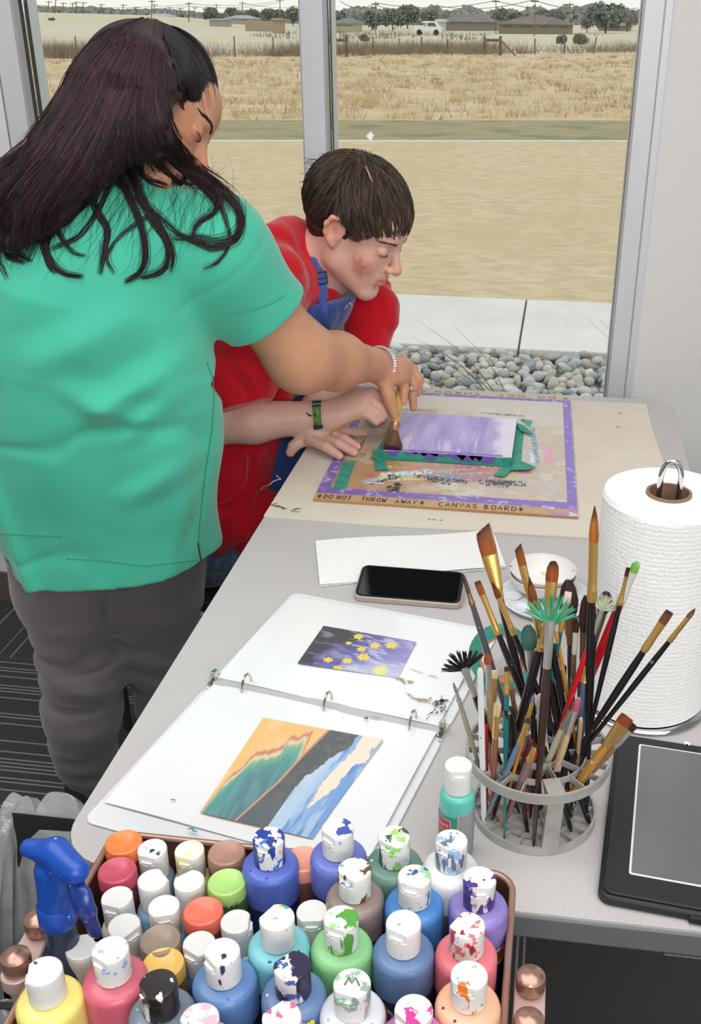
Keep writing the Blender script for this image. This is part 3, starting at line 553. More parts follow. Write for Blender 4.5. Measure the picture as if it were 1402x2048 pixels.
# drop cloth under the board
cl = [Z(523, 1031, TZ+.003), Z(720, 1047, TZ+.003), Z(900, 1058, TZ+.003), Z(1050, 1068, TZ+.003), Z(1190, 1076, TZ+.003), Z(1362, 1082, TZ+.003), Z(1345, 1000, TZ+.003), Z(1328, 925, TZ+.003), Z(1308, 868, TZ+.003), Z(1292, 808, TZ+.003), Z(1140, 801, TZ+.003), Z(1000, 793, TZ+.003), Z(850, 787, TZ+.003), Z(688, 781, TZ+.003), Z(645, 830, TZ+.003), Z(598, 897, TZ+.003), Z(560, 963, TZ+.003)]
for p in cl: p[0] = max(p[0], TX0+.002); p[1] = min(p[1], TY1-.012)
cm = MB().prism([(p[0], p[1]) for p in cl], TZ+.0004, TZ+.0034)
cloth = thing('canvas_cloth', 'cream canvas drop cloth spread on the table under the cardboard', 'cloth', (cl[0][0], cl[0][1], TZ))
cm.build('cloth_sheet', mat('raw_canvas', (222, 213, 200), .9, spec=.1, bump=(700, .4, .001), var=(5, (214, 203, 188), .4, .65)), cloth, smooth=False)
fr = MB(); e0 = Z(562, 958, TZ+.003); fr.sweep(bez([e0, Z(548, 962, TZ+.004), Z(538, 970, TZ-.005), Z(526, 974, TZ-.02), Z(522, 980, TZ-.03)], 5), .0007, 5); fr.sweep(bez([e0, Z(556, 954, TZ+.004), Z(553, 950, TZ+.006)], 4), .0006, 5); fr.build('loose_thread', mat('thread', (226, 216, 204), .9), cloth)
st = MB()
def blot(mb, px, py, rx, ry, z, seed, n=22, rot=0, amp=.45):
    R = np.random.RandomState(seed); c = Z(px, py, z); ph = R.rand(4)*6; vs = [c]
    for i in range(n):
        a = 2*PI*i/n; r = 1+amp*(math.sin(3*a+ph[0])*.5+math.sin(5*a+ph[1])*.35+math.sin(9*a+ph[2])*.3); x = rx*r*math.cos(a); y = ry*r*math.sin(a)
        vs.append(c+np.array([x*math.cos(rot)-y*math.sin(rot), x*math.sin(rot)+y*math.cos(rot), 0]))
    return mb.add(vs, [(0, i+1, (i+1) % n+1) for i in range(n)])
zc = TZ+.0042
for a in ((558, 1013, .011, .0035, 1, -.3), (545, 1010, .005, .002, 2, .2), (568, 1017, .005, .0025, 5, 0), (592, 1018, .008, .0025, 3, .7), (590, 1023, .009, .001, 4, -.1), (550, 1007, .005, .001, 9, .5)): blot(st, a[0], a[1], a[2], a[3], zc, a[4], rot=a[5])
st.build('grey_paint_mark', mat('smudge_grey', (118, 116, 112), .8), cloth, smooth=False)
st = MB(); [blot(st, x, y, .003, .0012, zc, i) for i, (x, y) in enumerate(((858, 1038), (868, 1039), (882, 1040)))]; st.build('blue_paint_mark', mat('smudge_blue', (110, 120, 175), .8), cloth, smooth=False)
st = MB(); [blot(st, x, y, .004, .003, zc, i) for i, (x, y) in enumerate(((1240, 826), (1236, 853)))]; st.build('teal_paint_mark', mat('smudge_teal', (120, 170, 155), .8), cloth, smooth=False)
# cardboard canvas board with its painted mess
BX0, BX1, BY0, BY1, BZ = -.388, .068, 1.584, 2.206, TZ+.0085
def pix2uv(px, py): p = Z(px, py, BZ); return ((p[0]-BX0)/(BX1-BX0), (p[1]-BY0)/(BY1-BY0))
def boardc(u, v):
    c = np.ones(u.shape+(3,))*np.array([184, 148, 112.]); n = fbm(u*9, v*9); n2 = fbm(u*40+5, v*60+3); n3 = fbm(u*16+15, v*30+8)
    c += (n2[..., None]-.5)*24
    def mix(mask, rgb, k=1.): nonlocal c; mk = np.clip(mask*k, 0, 1)[..., None]; c = c*(1-mk)+np.array(rgb, float)*mk
    X = u; Yv = v
    mix(smooth01(u+(n-.5)*.5, .2, .62)*.85, (206, 196, 184)); mix(smooth01(v+(n-.5)*.3, .55, .8)*.9, (214, 210, 200)); mix(smooth01(n3, .5, .7)*smooth01(u, .25, .5), (222, 216, 208), .6)
    mix(smooth01(n, .55, .7)*(v > .3)*(u < .3)*(v < .8), (190, 180, 170), .8)
    def band(x0, y0, x1, y1, wpx, rgb, dens=.5, k=1, sc=(60, 60)):
        a = pix2uv(x0, y0); b = pix2uv(x1, y1); dx, dy = (b[0]-a[0])*.456, (b[1]-a[1])*.622; L = math.hypot(dx, dy); ex, ey = dx/L, dy/L
        px_, py_ = (u-a[0])*.456, (v-a[1])*.622; s = (px_*ex+py_*ey)/L; d = np.abs(-px_*ey+py_*ex); nn = fbm(u*sc[0]+x0, v*sc[1]+y0, 3)
        mk = smooth01(s, -.03, .04)*(1-smooth01(s, .96, 1.03))*(1-smooth01(d, wpx*.5, wpx))*smooth01(nn, dens-.06, dens+.06); mix(mk, rgb, k)
    cols = [(160, 190, 220), (225, 225, 225), (200, 120, 120), (150, 180, 215), (214, 216, 120), (190, 130, 150), (120, 190, 190), (225, 150, 110), (240, 240, 240), (120, 150, 205)]
    for i, cc in enumerate(cols*2): R = random.Random(i); x = 730+R.random()*190; band(x, 934+R.random()*30-4, x+60+R.random()*130, 938+R.random()*26, .008+R.random()*.012, cc, .42, .9, (120, 70))
    band(735, 950, 760, 952, .012, (205, 110, 110), .4); band(728, 965, 760, 958, .012, (175, 195, 215), .4)
    for a in ((740, 968, 790, 956, .006), (775, 952, 800, 956, .012), (835, 952, 920, 962, .010), (855, 958, 905, 966, .014), (960, 963, 1055, 968, .015), (975, 966, 1020, 970, .018), (920, 962, 940, 965, .01)): band(*a, (64, 66, 72), .46, .95, (150, 90))
    for a in ((778, 984, 800, 982, .018), (790, 970, 803, 968, .01), (775, 974, 800, 978, .01)): band(*a, (62, 58, 56), .4, 1, (60, 60))
    band(736, 972, 770, 975, .010, (205, 150, 165), .44); band(738, 965, 770, 967, .003, (235, 235, 225), .3)
    band(898, 978, 900, 984, .006, (150, 200, 100), .4); band(1073, 855, 1079, 930, .007, (110, 150, 190), .42, .9, (60, 200)); band(1066, 905, 1070, 925, .008, (220, 230, 240), .42)
    band(1096, 885, 1107, 930, .012, (226, 160, 190), .44, .9, (90, 120)); band(1050, 868, 1045, 925, .008, (205, 205, 130), .4, .85); band(1042, 868, 1040, 925, .004, (225, 160, 180), .4); band(1060, 868, 1062, 930, .006, (200, 190, 200), .4)
    band(1085, 870, 1092, 930, .006, (206, 206, 160), .5, .6); band(1000, 828, 1060, 833, .007, (110, 114, 118), .46, .8, (150, 120)); band(972, 826, 1040, 832, .006, (110, 112, 118), .48, .8, (150, 120)); band(795, 818, 880, 822, .009, (130, 136, 140), .46, .8, (150, 120)); band(1038, 842, 1058, 846, .006, (150, 180, 200), .45, .7)
    band(825, 828, 905, 834, .004, (170, 205, 215), .4); band(724, 930, 706, 830, .03, (196, 190, 180), .45, .8, (50, 70)); band(716, 920, 745, 850, .008, (200, 190, 120), .5, .7); band(722, 900, 738, 868, .004, (160, 80, 70), .45); band(740, 890, 755, 860, .012, (150, 170, 165), .5, .7)
    band(990, 975, 1090, 955, .012, (160, 165, 205), .55, .5, (40, 200)); band(1090, 990, 1110, 960, .02, (205, 205, 225), .5, .5); band(1000, 955, 1040, 945, .006, (210, 190, 90), .46, .8); band(940, 955, 990, 950, .01, (200, 140, 130), .5, .7, (100, 60)); band(900, 955, 960, 948, .012, (170, 160, 165), .5, .7, (120, 60))
    band(875, 950, 905, 956, .005, (200, 220, 90), .42); band(895, 985, 905, 990, .006, (185, 215, 110), .45); band(940, 990, 1000, 998, .002, (190, 110, 170), .4)
    # purple frame of tape, then bare cardboard strips along near and far side
    w = np.minimum(np.minimum(u*.456+.0, (1-u)*.456), 9); e = np.minimum(v*.622-.028, (1-v)*.622-.022)
    edge = (fbm(u*50, v*50)-.5)*.002
    fr_ = ((u*.456 < .020-(v > .5)*.004+edge) | ((1-u)*.456 < .017+edge)) & (e > 0) | ((e > 0) & ((v*.622 < .052+edge+u*.004) | ((1-v)*.622 < .040+edge)))
    fc = np.array([128, 106, 186.])+(n2[..., None]-.5)*18+np.array([14, 16, 14.])*u[..., None]
    c = np.where(fr_[..., None], fc, c)
    out = (e <= 0) | ((u*.456 < .0) ); sc_ = np.array([196, 160, 116.])+(n2[..., None]-.5)*10; sc_ = np.where((v > .5)[..., None], np.array([206, 186, 158.])+(n2[..., None]-.5)*8, sc_); c = np.where(out[..., None], sc_, c)
    sm = smooth01(n3, .5, .56)*smooth01(u, .86, .93)*(v < .07); mix(sm, (170, 140, 200), .9); mix(smooth01(n2, .62, .66)*smooth01(u, .8, .9)*(v < .1), (225, 225, 240), .8); mix(smooth01(n2, .66, .7)*fr_, (200, 205, 225), .7)
    return c
board = thing('canvas_board', 'paint-covered cardboard sheet with a purple taped border and handwriting', 'cardboard', (BX0, BY0, TZ+.0035))
picture('painted_face', [(BX0, BY0, BZ), (BX1, BY0-.001, BZ), (BX1-.014, BY1, BZ), (BX0-.010, BY1, BZ)], 420, 540, boardc, mat('painted_cardboard', (240, 240, 240), .5, attr=True, bump=(160, .25, .002)), board, th=0)
MB().prism([(BX0, BY0), (BX1, BY0-.001), (BX1-.014, BY1), (BX0-.010, BY1)], TZ+.0036, BZ-.0002).build('cardboard_core', mat('kraft_edge', (170, 132, 92), .9), board, smooth=False)
# hand lettering in marker strokes
GL = {'D': [[(0, 0), (0, 1)], [(-.1, 1), (.5, .9), (.75, .5), (.45, .08), (-.1, 0)]], 'O': [[(.4, 1), (.05, .75), (.05, .25), (.4, 0), (.75, .25), (.75, .75), (.4, 1)]], 'N': [[(0, 0), (.05, 1), (.7, 0), (.75, 1)]], 'T': [[(0, 1), (.8, 1)], [(.4, 1), (.38, 0)]], 'H': [[(0, 1), (0, 0)], [(.7, 1), (.7, 0)], [(0, .5), (.7, .52)]], 'R': [[(0, 0), (0, 1), (.6, .85), (.5, .5), (0, .45), (.75, 0)]], 'W': [[(0, 1), (.2, 0), (.45, .7), (.65, 0), (.9, 1)]], 'A': [[(0, 0), (.4, 1), (.75, 0)], [(.15, .4), (.65, .4)]], 'Y': [[(0, 1), (.35, .5), (.75, 1)], [(.35, .5), (.2, 0)]], 'C': [[(.7, .95), (.1, .8), (.05, .25), (.45, .02), (.7, .1)]], 'V': [[(0, 1), (.35, 0), (.75, 1)]], 'S': [[(.65, .95), (.2, .95), (.1, .6), (.6, .4), (.5, .05), (.05, .05)]], 'B': [[(0, 0), (0, 1)], [(-.1, 1), (.55, .85), (.1, .5), (.6, .3), (.4, 0), (-.1, 0)]], '*': [[(.3, 1), (.35, 0)], [(0, .75), (.65, .25)], [(.65, .8), (.05, .2)]], '.': [[(.1, .6), (.2, .6)]]}
def handwrite(words, fn, h, name, m, parent, wd=.00085):
    mb = MB(); R = random.Random(4)
    for wtxt, x0, x1 in words:
        n = len(wtxt); cw = (x1-x0)/max(n, 1)
        for i, ch in enumerate(wtxt):
            for stk in GL[ch]:
                pts = [fn(x0+cw*(i+.08+q[0]*.82/.8*.8), (q[1]+R.uniform(-.04, .04))*h) for q in stk]
                mb.sweep(bez(pts, 3) if len(pts) > 3 else pts, wd, 4, sq=(1, .25), up=(0, 0, 1))
    return mb.build(name, m, parent, smooth=False)
m_ink = mat('marker_ink', (58, 50, 46), .7)
def px2x(px, py=1015): return Z(px, py, BZ)[0]
W1 = [('*', 630, 644), ('DO', 644, 664), ('NOT', 670, 702), ('THROW', 720, 772), ('AWAY', 788, 836), ('*', 838, 852), ('.', 855, 862), ('CANVAS', 876, 958), ('BOARD', 968, 1036), ('*', 1036, 1052)]
tilt = -.0
for a, b, c in W1: handwrite([(a, px2x(b, 1000+(b-626)*.045), px2x(c, 1000+(c-626)*.045))], lambda x, y: (x, BY0+.0055+y, BZ+.0005), .0165, 'handwritten_word', m_ink, board)
m_ink2 = mat('faded_ink', (140, 124, 104), .8)
W2 = [('*', 1120, 1137), ('DO', 1070, 1112), ('NOT', 990, 1050), ('THROW', 860, 960), ('A', 832, 850), ('WAY', 770, 832)]
for a, b, c in W2: handwrite([(a, -Z(c, 797, BZ)[0], -Z(b, 797, BZ)[0])], lambda x, y: (-x, BY1-.005-y, BZ+.0005), .014, 'faded_handwritten_word', m_ink2, board, .0009)
# strips of green painter's tape on the board
m_tape = mat('green_painters_tape', (44, 140, 120), .6, var=(60, (60, 156, 136), .4, .6), bump=(90, .2, .001))
def strip(name, pts, z, parent, m=m_tape, th=.0004): P = [Z(x, y, z) for x, y in pts]; return MB().prism([(p[0], p[1]) for p in P], z-th, z, 0).build(name, m, parent, smooth=False)
strip('green_tape_strip', ((665, 979), (692, 978), (699, 955), (712, 921), (686, 924)), BZ+.0008, board)
# stretched canvas being painted violet
KX0, KX1, KY0, KY1, KZ = -.300, -.055, 1.792, 2.004, TZ+.024
def canc(u, v):
    c = np.ones(u.shape+(3,))*np.array([158, 140, 208.]); s = fbm(u*16+np.sin(v*4)*.5, v*2.2, 4)[..., None]; c = c+(s-.5)*70*np.array([1, .95, .5])
    c = c+(fbm(u*40, v*5)[..., None]-.5)*16; w_ = smooth01(u+(fbm(u*3, v*4)-.5)*.25, .80, .93)[..., None]*.8; c = c*(1-w_)+np.array([236, 228, 240.])*w_
    w2 = (smooth01(fbm(u*14+3, v*1.6+1), .60, .72)*smooth01(v, .9, .2))[..., None]*.55; c = c*(1-w2)+np.array([232, 222, 240.])*w2
    d = (1-smooth01(v+(fbm(u*22, v*3)-.5)*.04, .03, .055))[..., None]*(u < .93)[..., None]; c = c*(1-d*.9)+np.array([110, 62, 176.])*d*.9
    l = (1-smooth01(u*1.2+v*.3+(fbm(u*9, v*9)-.5)*.1, .05, .14))[..., None]; c = c*(1-l*.8)+np.array([112, 66, 180.])*l*.8
    return c
cv = thing('painting_canvas', 'small stretched canvas covered in wet violet paint, taped down with green tape', 'canvas', (KX0, KY0, BZ))
MB().prism(rrect(KX0, KY0, KX1, KY1, .002, 3), BZ+.0005, KZ-.0004).build('stretcher', mat('primed_canvas', (236, 234, 238), .8), cv, smooth=False)
picture('violet_paint', [(KX0, KY0, KZ), (KX1, KY0, KZ), (KX1, KY1, KZ), (KX0, KY1, KZ)], 150, 130, canc, mat('wet_violet', (160, 140, 210), .3, attr=True, coat=.3, bump=(220, .15, .001)), cv, th=.0003)
tm = MB(); e = .0004; t0 = BZ+.001; R = random.Random(2)
def wavy(n, a, b, lo, hi): return [(a+(b-a)*i/n, lo+(hi-lo)*R.random()) for i in range(n+1)]
top = wavy(26, KX0-.012, KX1+.004, KZ-.0022, KZ-.0003)
tm.add([(x, KY0-e, t0) for x, _ in top]+[(x, KY0-e, z) for x, z in top]+[(x, KY0-e-.012, t0+.0003) for x, _ in top], [(i, i+1, 27+i+1, 27+i) for i in range(26)]+[(54+i, 54+i+1, i+1, i) for i in range(26)])
tm.add([(KX1+e, KY0-.004, t0), (KX1+e, KY1+.004, t0), (KX1+e, KY1, KZ-.0008), (KX1+e, KY0, KZ-.0008), (KX1+.018, KY0-.012, t0), (KX1+.016, KY1-.006, t0)], [(0, 1, 2, 3), (4, 5, 1, 0)])
tm.add([(KX0-e, KY0, t0), (KX0-e, KY1, t0), (KX0-e, KY1, KZ-.001), (KX0-e, KY0, KZ-.001), (KX0-.014, KY0+.02, t0), (KX0-.014, KY1, t0)], [(0, 3, 2, 1), (4, 0, 1, 5)])
tm.add([(KX0, KY1+e, t0), (KX1, KY1+e, t0), (KX1, KY1+e, KZ-.001), (KX0, KY1+e, KZ-.001), (KX0, KY1+.014, t0), (KX1, KY1+.014, t0)], [(0, 1, 2, 3), (1, 0, 4, 5)])
P = lambda x, y, z=BZ+.0015: Z(x, y, z)
for pts in (((745, 901), (757, 900), (778, 940), (752, 940)), ((742, 914), (760, 905), (773, 918), (770, 932)), ((985, 951), (1008, 953), (1030, 935), (1005, 934)), ((1028, 925), (1038, 920), (1074, 935), (1050, 940), (1020, 940)), ((1030, 845), (1040, 848), (1066, 864), (1062, 868), (1042, 862)), ((728, 842), (765, 835), (778, 838), (745, 851))):
    kz_ = globals().get('kz_', 0)+1; q = [P(x, y, BZ+.0012+.0009*kz_) for x, y in pts]; n = len(q); tm.add(q+[p+np.array([0, 0, .0005]) for p in q], [tuple(range(n))[::-1], tuple(range(n, 2*n))]+[(i, (i+1) % n, n+(i+1) % n, n+i) for i in range(n)])
q0 = P(752, 905, BZ+.008); tm.add([q0+np.array(o) for o in ((0, 0, 0), (.012, -.004, .001), (.006, .004, .016), (.018, -.012, .003))], [(0, 1, 2), (1, 3, 2), (0, 2, 3)])
q0 = P(1040, 852); tm.add([q0+np.array(o) for o in ((0, 0, .012), (.02, -.006, .002), (.026, .001, .012), (.003, .006, .014))], [(0, 1, 2, 3)])
tm.build('masking_tape', m_tape, cv, smooth=False)
st = MB(); zt = None
for i, x in enumerate(np.linspace(KX0+.02, KX1-.05, 11)):
    if i in (1, 6): continue
    h = .006+.009*R.random(); wd_ = .010+.012*R.random(); st.add([(x-wd_, KY0-e-.0006, KZ-.001), (x+wd_, KY0-e-.0006, KZ-.001), (x+wd_*.5, KY0-e-.0006, KZ-h), (x-wd_*.4, KY0-e-.0006, KZ-h*.8)], [(3, 2, 1, 0)])
st.build('violet_smear', mat('violet_smear', (116, 78, 176), .5), cv, smooth=False)
# folded paper towel sheet
tw = MB(); ca = [Z(631, 1087, TZ), Z(640, 1175, TZ), Z(1012, 1137, TZ), Z(985, 1066, TZ)]
def twf(u, v): u = u[..., None]; v = v[..., None]; P_ = ca[0]*(1-u)*(1-v)+ca[3]*u*(1-v)+ca[2]*u*v+ca[1]*(1-u)*v; P_ = P_.copy(); P_[..., 2] = TZ+.004+.0016*np.sin(u[..., 0]*7)*np.cos(v[..., 0]*3)+.0012; return P_
tw.grid(90, 40, twf, flip=True)
for z_ in (TZ+.0028, TZ+.0014):
    q = [p+np.array([0, 0, 0]) for p in ca]; tw.add([(p[0]+.0006, p[1]-.0008, z_) for p in q]+[(p[0], p[1], z_-.001) for p in q], [(0, 1, 2, 3), (7, 6, 5, 4), (0, 4, 5, 1), (1, 5, 6, 2), (2, 6, 7, 3), (3, 7, 4, 0)])
def towelmat(name):
    m = mat(name, (240, 240, 239), .9, spec=.15); t = m.node_tree; b = t.nodes['Principled BSDF']; N = t.nodes.new; L = t.links.new
    tcn = N('ShaderNodeTexCoord'); vo = N('ShaderNodeTexVoronoi'); vo.inputs['Scale'].default_value = 190; vo.inputs['Randomness'].default_value = .35; L(tcn.outputs['Object'], vo.inputs[0])
    wv = N('ShaderNodeTexNoise'); wv.inputs['Scale'].default_value = 60; L(tcn.outputs['Object'], wv.inputs[0])
    mx = N('ShaderNodeMath'); mx.operation = 'MULTIPLY_ADD'; L(vo.outputs['Distance'], mx.inputs[0]); mx.inputs[1].default_value = -1.4; L(wv.outputs[0], mx.inputs[2])
    bp = N('ShaderNodeBump'); bp.inputs['Strength'].default_value = .4; bp.inputs['Distance'].default_value = .0016; L(mx.outputs[0], bp.inputs['Height']); L(bp.outputs[0], b.inputs['Normal']); return m
m_towel = towelmat('embossed_towel')
tag(tw.build('paper_towel_sheet', m_towel), 'folded white paper towel sheet lying flat beyond the phone', 'paper towel')
# ------------------------------------------------------------------ phone
def quadframe(a, b, d): o = np.array(a, float); x = nrm(np.array(b)-o); y = np.array(d)-o; y = nrm(y-x*(x@y)); return o, np.stack([x, y, np.cross(x, y)], 1)
ph = thing('smartphone', 'black smartphone in a clear case lying face up on the table', 'phone', Z(815, 1190, TZ))
o, Rr_ = quadframe(Z(706, 1203, TZ+.0), Z(927, 1221, TZ+.0), Z(713, 1158, TZ+.009)); o[2] = TZ; Rr_[:, 2] = (0, 0, 1)
MB().prism(rrect(0, 0, .157, .075, .011, 6), .0004, .0088, o=o, R=Rr_).build('clear_case', mat('phone_case', (172, 158, 150), .25, coat=.6, spec=.6), ph, bevel=.0015)
MB().prism(rrect(.002, .002, .155, .073, .010, 6), .0086, .0098, o=o, R=Rr_).build('bezel', mat('phone_bezel', (24, 24, 26), .3), ph)
MB().prism(rrect(.006, .004, .150, .071, .007, 6), .0096, .0101, o=o, R=Rr_).build('screen', mat('phone_glass', (16, 18, 20), .04, spec=.8, coat=1), ph, smooth=False)
# ------------------------------------------------------------------ ring binder, open
bd = thing('ring_binder', 'open white three-ring binder with printed pictures in clear sleeves', 'binder', Z(650, 1430, TZ))
m_vinyl = mat('binder_vinyl', (226, 229, 233), .25, coat=.4); m_chrome = mat('nickel_ring', (200, 195, 185), .16, metal=1)
L0 = Z(424, 1366, TZ+.004); R0 = Z(884, 1468, TZ+.004); ex = nrm((R0-L0)*[1, 1, 0]); ey = np.array([-ex[1], ex[0], 0]); Rb = np.stack([ex, ey, np.array([0, 0, 1.])], 1); Lb = np.linalg.norm((R0-L0)[:2]); ob = L0*[1, 1, 0]+np.array([0, 0, TZ])
# local frame: x along the spine (0..Lb), y away (+) / towards the camera (-)
nearL = Rb.T@(Z(213, 1655, TZ+.003)-ob); farL = Rb.T@(Z(584, 1184, TZ+.003)-ob)
MB().prism(rrect(-.004, nearL[1], Lb+.004, -.010, .012), .0004, .0034, o=ob, R=Rb).build('front_cover', m_vinyl, bd, smooth=False, bevel=.0008)
MB().prism(rrect(-.004, .016, Lb+.004, farL[1], .012), .0004, .0034, o=ob, R=Rb).build('back_cover', m_vinyl, bd, smooth=False, bevel=.0008)
MB().box((-.003, -.0105, .0004), (Lb+.003, .0165, .0028), R=Rb, o=ob).build('spine', m_vinyl, bd, smooth=False)
MB().prism(rrect(.002, -.004, Lb-.004, .012, .003), .0028, .0058, o=ob, R=Rb).build('ring_plate', mat('satin_plate', (206, 206, 204), .45, metal=.35), bd)
m_slv = mat('clear_sleeve', (236, 238, 240), .18, spec=.6, coat=.5, bump=(14, .25, .004))
def sleeve(y0, y1, x0, x1, zz, name):
    f = lambda u, v: np.stack([x0+(x1-x0)*u, y0+(y1-y0)*v, zz+.0022*np.sin(v*PI)+.0006*np.sin(u*9+v*5)], -1)@Rb.T+ob
    mb = MB().grid(40, 30, f); mb.grid(40, 30, lambda u, v: f(u, v)-np.array([0, 0, .0012]), flip=True); return mb.build(name, m_slv, bd)
pgN = -.236; pgF = .232
sleeve(pgN, -.002, .004, Lb-.006, .0062, 'page_sleeve'); sleeve(.010, pgF, .002, Lb-.008, .0062, 'page_sleeve')
ZP = .0095
def onpage(px, py): return Rb.T@(Z(px, py, TZ+ZP-.0005)-ob)
sea = [onpage(*p) for p in ((400, 1625), (527, 1436), (767, 1480), (625, 1678))]      # near-left, far-left, far-right, near-right
def seac(u, v):     # u: left->right along the spine, v: near(0) -> far(1)
    n = fbm(u*8, v*3+2, 4); s = fbm(u*30+v*3, v*4, 4); n5 = fbm(u*26, v*26, 4); c = np.ones(u.shape+(3,))*np.array([232, 180, 110.])
    def put(m_, rgb, k=1.): nonlocal c; m_ = np.clip(m_*k, 0, 1)[..., None]; c = c*(1-m_)+np.array(rgb, float)*m_
    put(smooth01(n, .5, .7), (238, 196, 140), .7)
    lim = .62+.22*np.interp(u, [0, .08, .2, .32, .42, .46], [-.55, -.2, .03, .22, .27, .2])/.22*.5; lim = np.interp(u, [0, .04, .12, .2, .3, .38, .44, .5], [-.1, .25, .55, .63, .74, .82, .84, .6])
    rg = (s-.5)*.22; put(smooth01(lim+.1+rg-v, 0, .06)*(u < .52), (184, 116, 86)); put(smooth01(lim+.04+rg-v, 0, .06)*(u < .5), (222, 194, 158)); put(smooth01(lim-.03+rg-v, 0, .06)*(u < .48), (110, 168, 128)); put(smooth01(lim-.09+rg-v, 0, .12)*(u < .48), (72, 140, 134))
    put(smooth01(.75-v, 0, .5)*smooth01(u, .05, .3)*(v < lim-.1)*(u < .5), (76, 108, 120), .8); put(smooth01(s, .5, .66)*(v < lim-.08)*(u < .48), (92, 152, 156), .5)
    put(smooth01(u+(v-.5)*.03+(s-.5)*.03, .39+.05, .41+.05)*(1-smooth01(v, .55, .8))*1., (196, 150, 130), .0)
    b0 = np.interp(v, [0, .4, .7, 1], [.33, .455, .50, .56]); put(smooth01(u-b0+.022, 0, .008)*1., (196, 140, 116)); put(smooth01(u-b0-.006*0, 0, .008), (72, 76, 80)); put(smooth01(n5, .5, .62)*(u > b0+.01), (96, 92, 78), .8); put((u > b0+.01)*smooth01(.5-v, 0, .4), (80, 92, 104), .7); put((u > b0+.01)*(1-smooth01(np.hypot(u-.42, (v-.2)*.7), .02, .05)), (110, 96, 70), .3)
    edge = np.interp(v, [0, .42, .5, .62, .72, .85, 1], [.60, .60, .62, .68, .70, .79, .80])+(n5-.5)*.05*(v > .4); sky = u > edge; c = np.where(sky[..., None], np.array([176, 200, 226.])+((n-.5)*40)[..., None], c)
    put(sky*smooth01(u+(n-.5)*.1, .66, .95), (96, 144, 206), .9); put(sky*smooth01(fbm(u*18, v*3+8), .52, .7)*(u > .72), (70, 118, 190), .7); put(sky*smooth01(fbm(u*14+9, v*3), .55, .7), (214, 226, 238), .6)
    d0 = np.interp(v, [.2, .3, .45, .6, .8, 1], [.80, .80, .78, .79, .84, .84]); d1 = np.interp(v, [.2, .26, .32, .45, .6, .7, .75, .9, 1], [.80, .83, .84, .90, .905, .93, .99, .97, 1.0])+(n5-.5)*.05; put((u > d0+(n5-.5)*.03)*(u < d1)*(v > .24), (240, 220, 200)); put((u > .985+(n5-.5)*.05)*(v > .7), (150, 170, 196), .6)
    return c*.88+238*.12
def onp(p, z=ZP): return Rb@np.array([p[0], p[1], z])+ob
picture('seascape_print', [onp(sea[0]), onp(sea[3]), onp(sea[2]), onp(sea[1])], 190, 150, seac, m_print, bd, th=.0002)
fl4 = [onpage(*p) for p in ((595, 1327), (647, 1252), (833, 1284), (797, 1357))]
FLW = [(572, 132, 40), (489, 188, 25), (710, 205, 42), (848, 198, 48), (597, 237, 36), (612, 303, 48), (318, 330, 36), (477, 336, 40), (391, 397, 34)]
def flowc(u, v):
    n = fbm(u*7, v*5); s = fbm(u*9+v*6, v*14, 4); c = np.ones(u.shape+(3,))*np.array([96, 94, 160.])+(s[..., None]-.5)*60
    def put(m_, rgb, k=1.): nonlocal c; m_ = np.clip(m_*k, 0, 1)[..., None]; c = c*(1-m_)+np.array(rgb, float)*m_
    put(smooth01(.42-u+(v-.5)*.35+(n-.5)*.4, 0, .25), (54, 56, 66)); put(smooth01(s, .58, .75)*(u < .4), (140, 142, 150), .7); put(smooth01(u-.4-v*.3+(n-.5)*.5, 0, .35), (150, 148, 204), .8); put(smooth01(s, .5, .7)*(u > .4), (206, 208, 236), .6)
    put(smooth01(.4-v+(u-.6)*.3, 0, .35)*(u > .4), (206, 214, 230), .6); put((1-smooth01(np.hypot((u-.9)*1, (v-.75)*.8), .02, .16)), (140, 110, 176), .7); put(1-smooth01(np.hypot(u-.80, (v-.12)*.6), .04, .11), (228, 222, 140), .95)
    A0 = fl4
    for cx, cy, r in FLW:
        p = onpage(580+cx/4.1235, 1240+cy/4.1235); M = np.array([fl4[3]-fl4[0], fl4[1]-fl4[0]])[:, :2].T; q = np.linalg.solve(M, (p-fl4[0])[:2]); du = (u-q[0])*np.linalg.norm((fl4[3]-fl4[0])[:2]); dv = (v-q[1])*np.linalg.norm((fl4[1]-fl4[0])[:2]); rr = np.hypot(du, dv); a = np.arctan2(dv, du); R_ = r*.00019
        put(rr < R_*(.62+.38*np.cos(3*a+cx)**2+.05*np.cos(14*a)), (236, 206, 72)); put(rr < R_*.25, (214, 180, 70), .7)
    return c*.90+238*.10
picture('flower_print', [onp(fl4[0]), onp(fl4[3]), onp(fl4[2]), onp(fl4[1])], 170, 130, flowc, m_print, bd, th=.0002)
rg = MB()
for px in (478, 645, 819): p = Rb.T@(Z(px, 1372+(px-478)*.2, TZ+.02)-ob); xx = p[0]; rg = MB(); rg.sweep([Rb@np.array([xx, .004+.0125*math.cos(a), .0055+.0185*math.sin(a)])+ob for a in np.linspace(-.15, PI+.15, 22)], .0016, 8); rg.build('ring', m_chrome, bd)
for xx in (-.002, Lb-.004): lv = MB(); lv.prism([(0, -.006), (.008, -.009), (.010, .016), (.004, .022), (0, .012)], .004, .0052, o=Rb@np.array([xx-.002, 0, 0])+ob, R=Rb); lv.prism([(0, .002), (.007, .002), (.006, .012), (.001, .012)], .005, .018, o=Rb@np.array([xx-.001, 0, 0])+ob, R=Rb); lv.build('lever', m_chrome, bd, smooth=False, bevel=.0008)
mk = MB(); mk2 = MB(); R = random.Random(6)
def dab(mb, px, py, rx, ry, rot, sd): blot(mb, px, py, rx, ry, TZ+ZP+.0008, sd, 14, rot, .6)
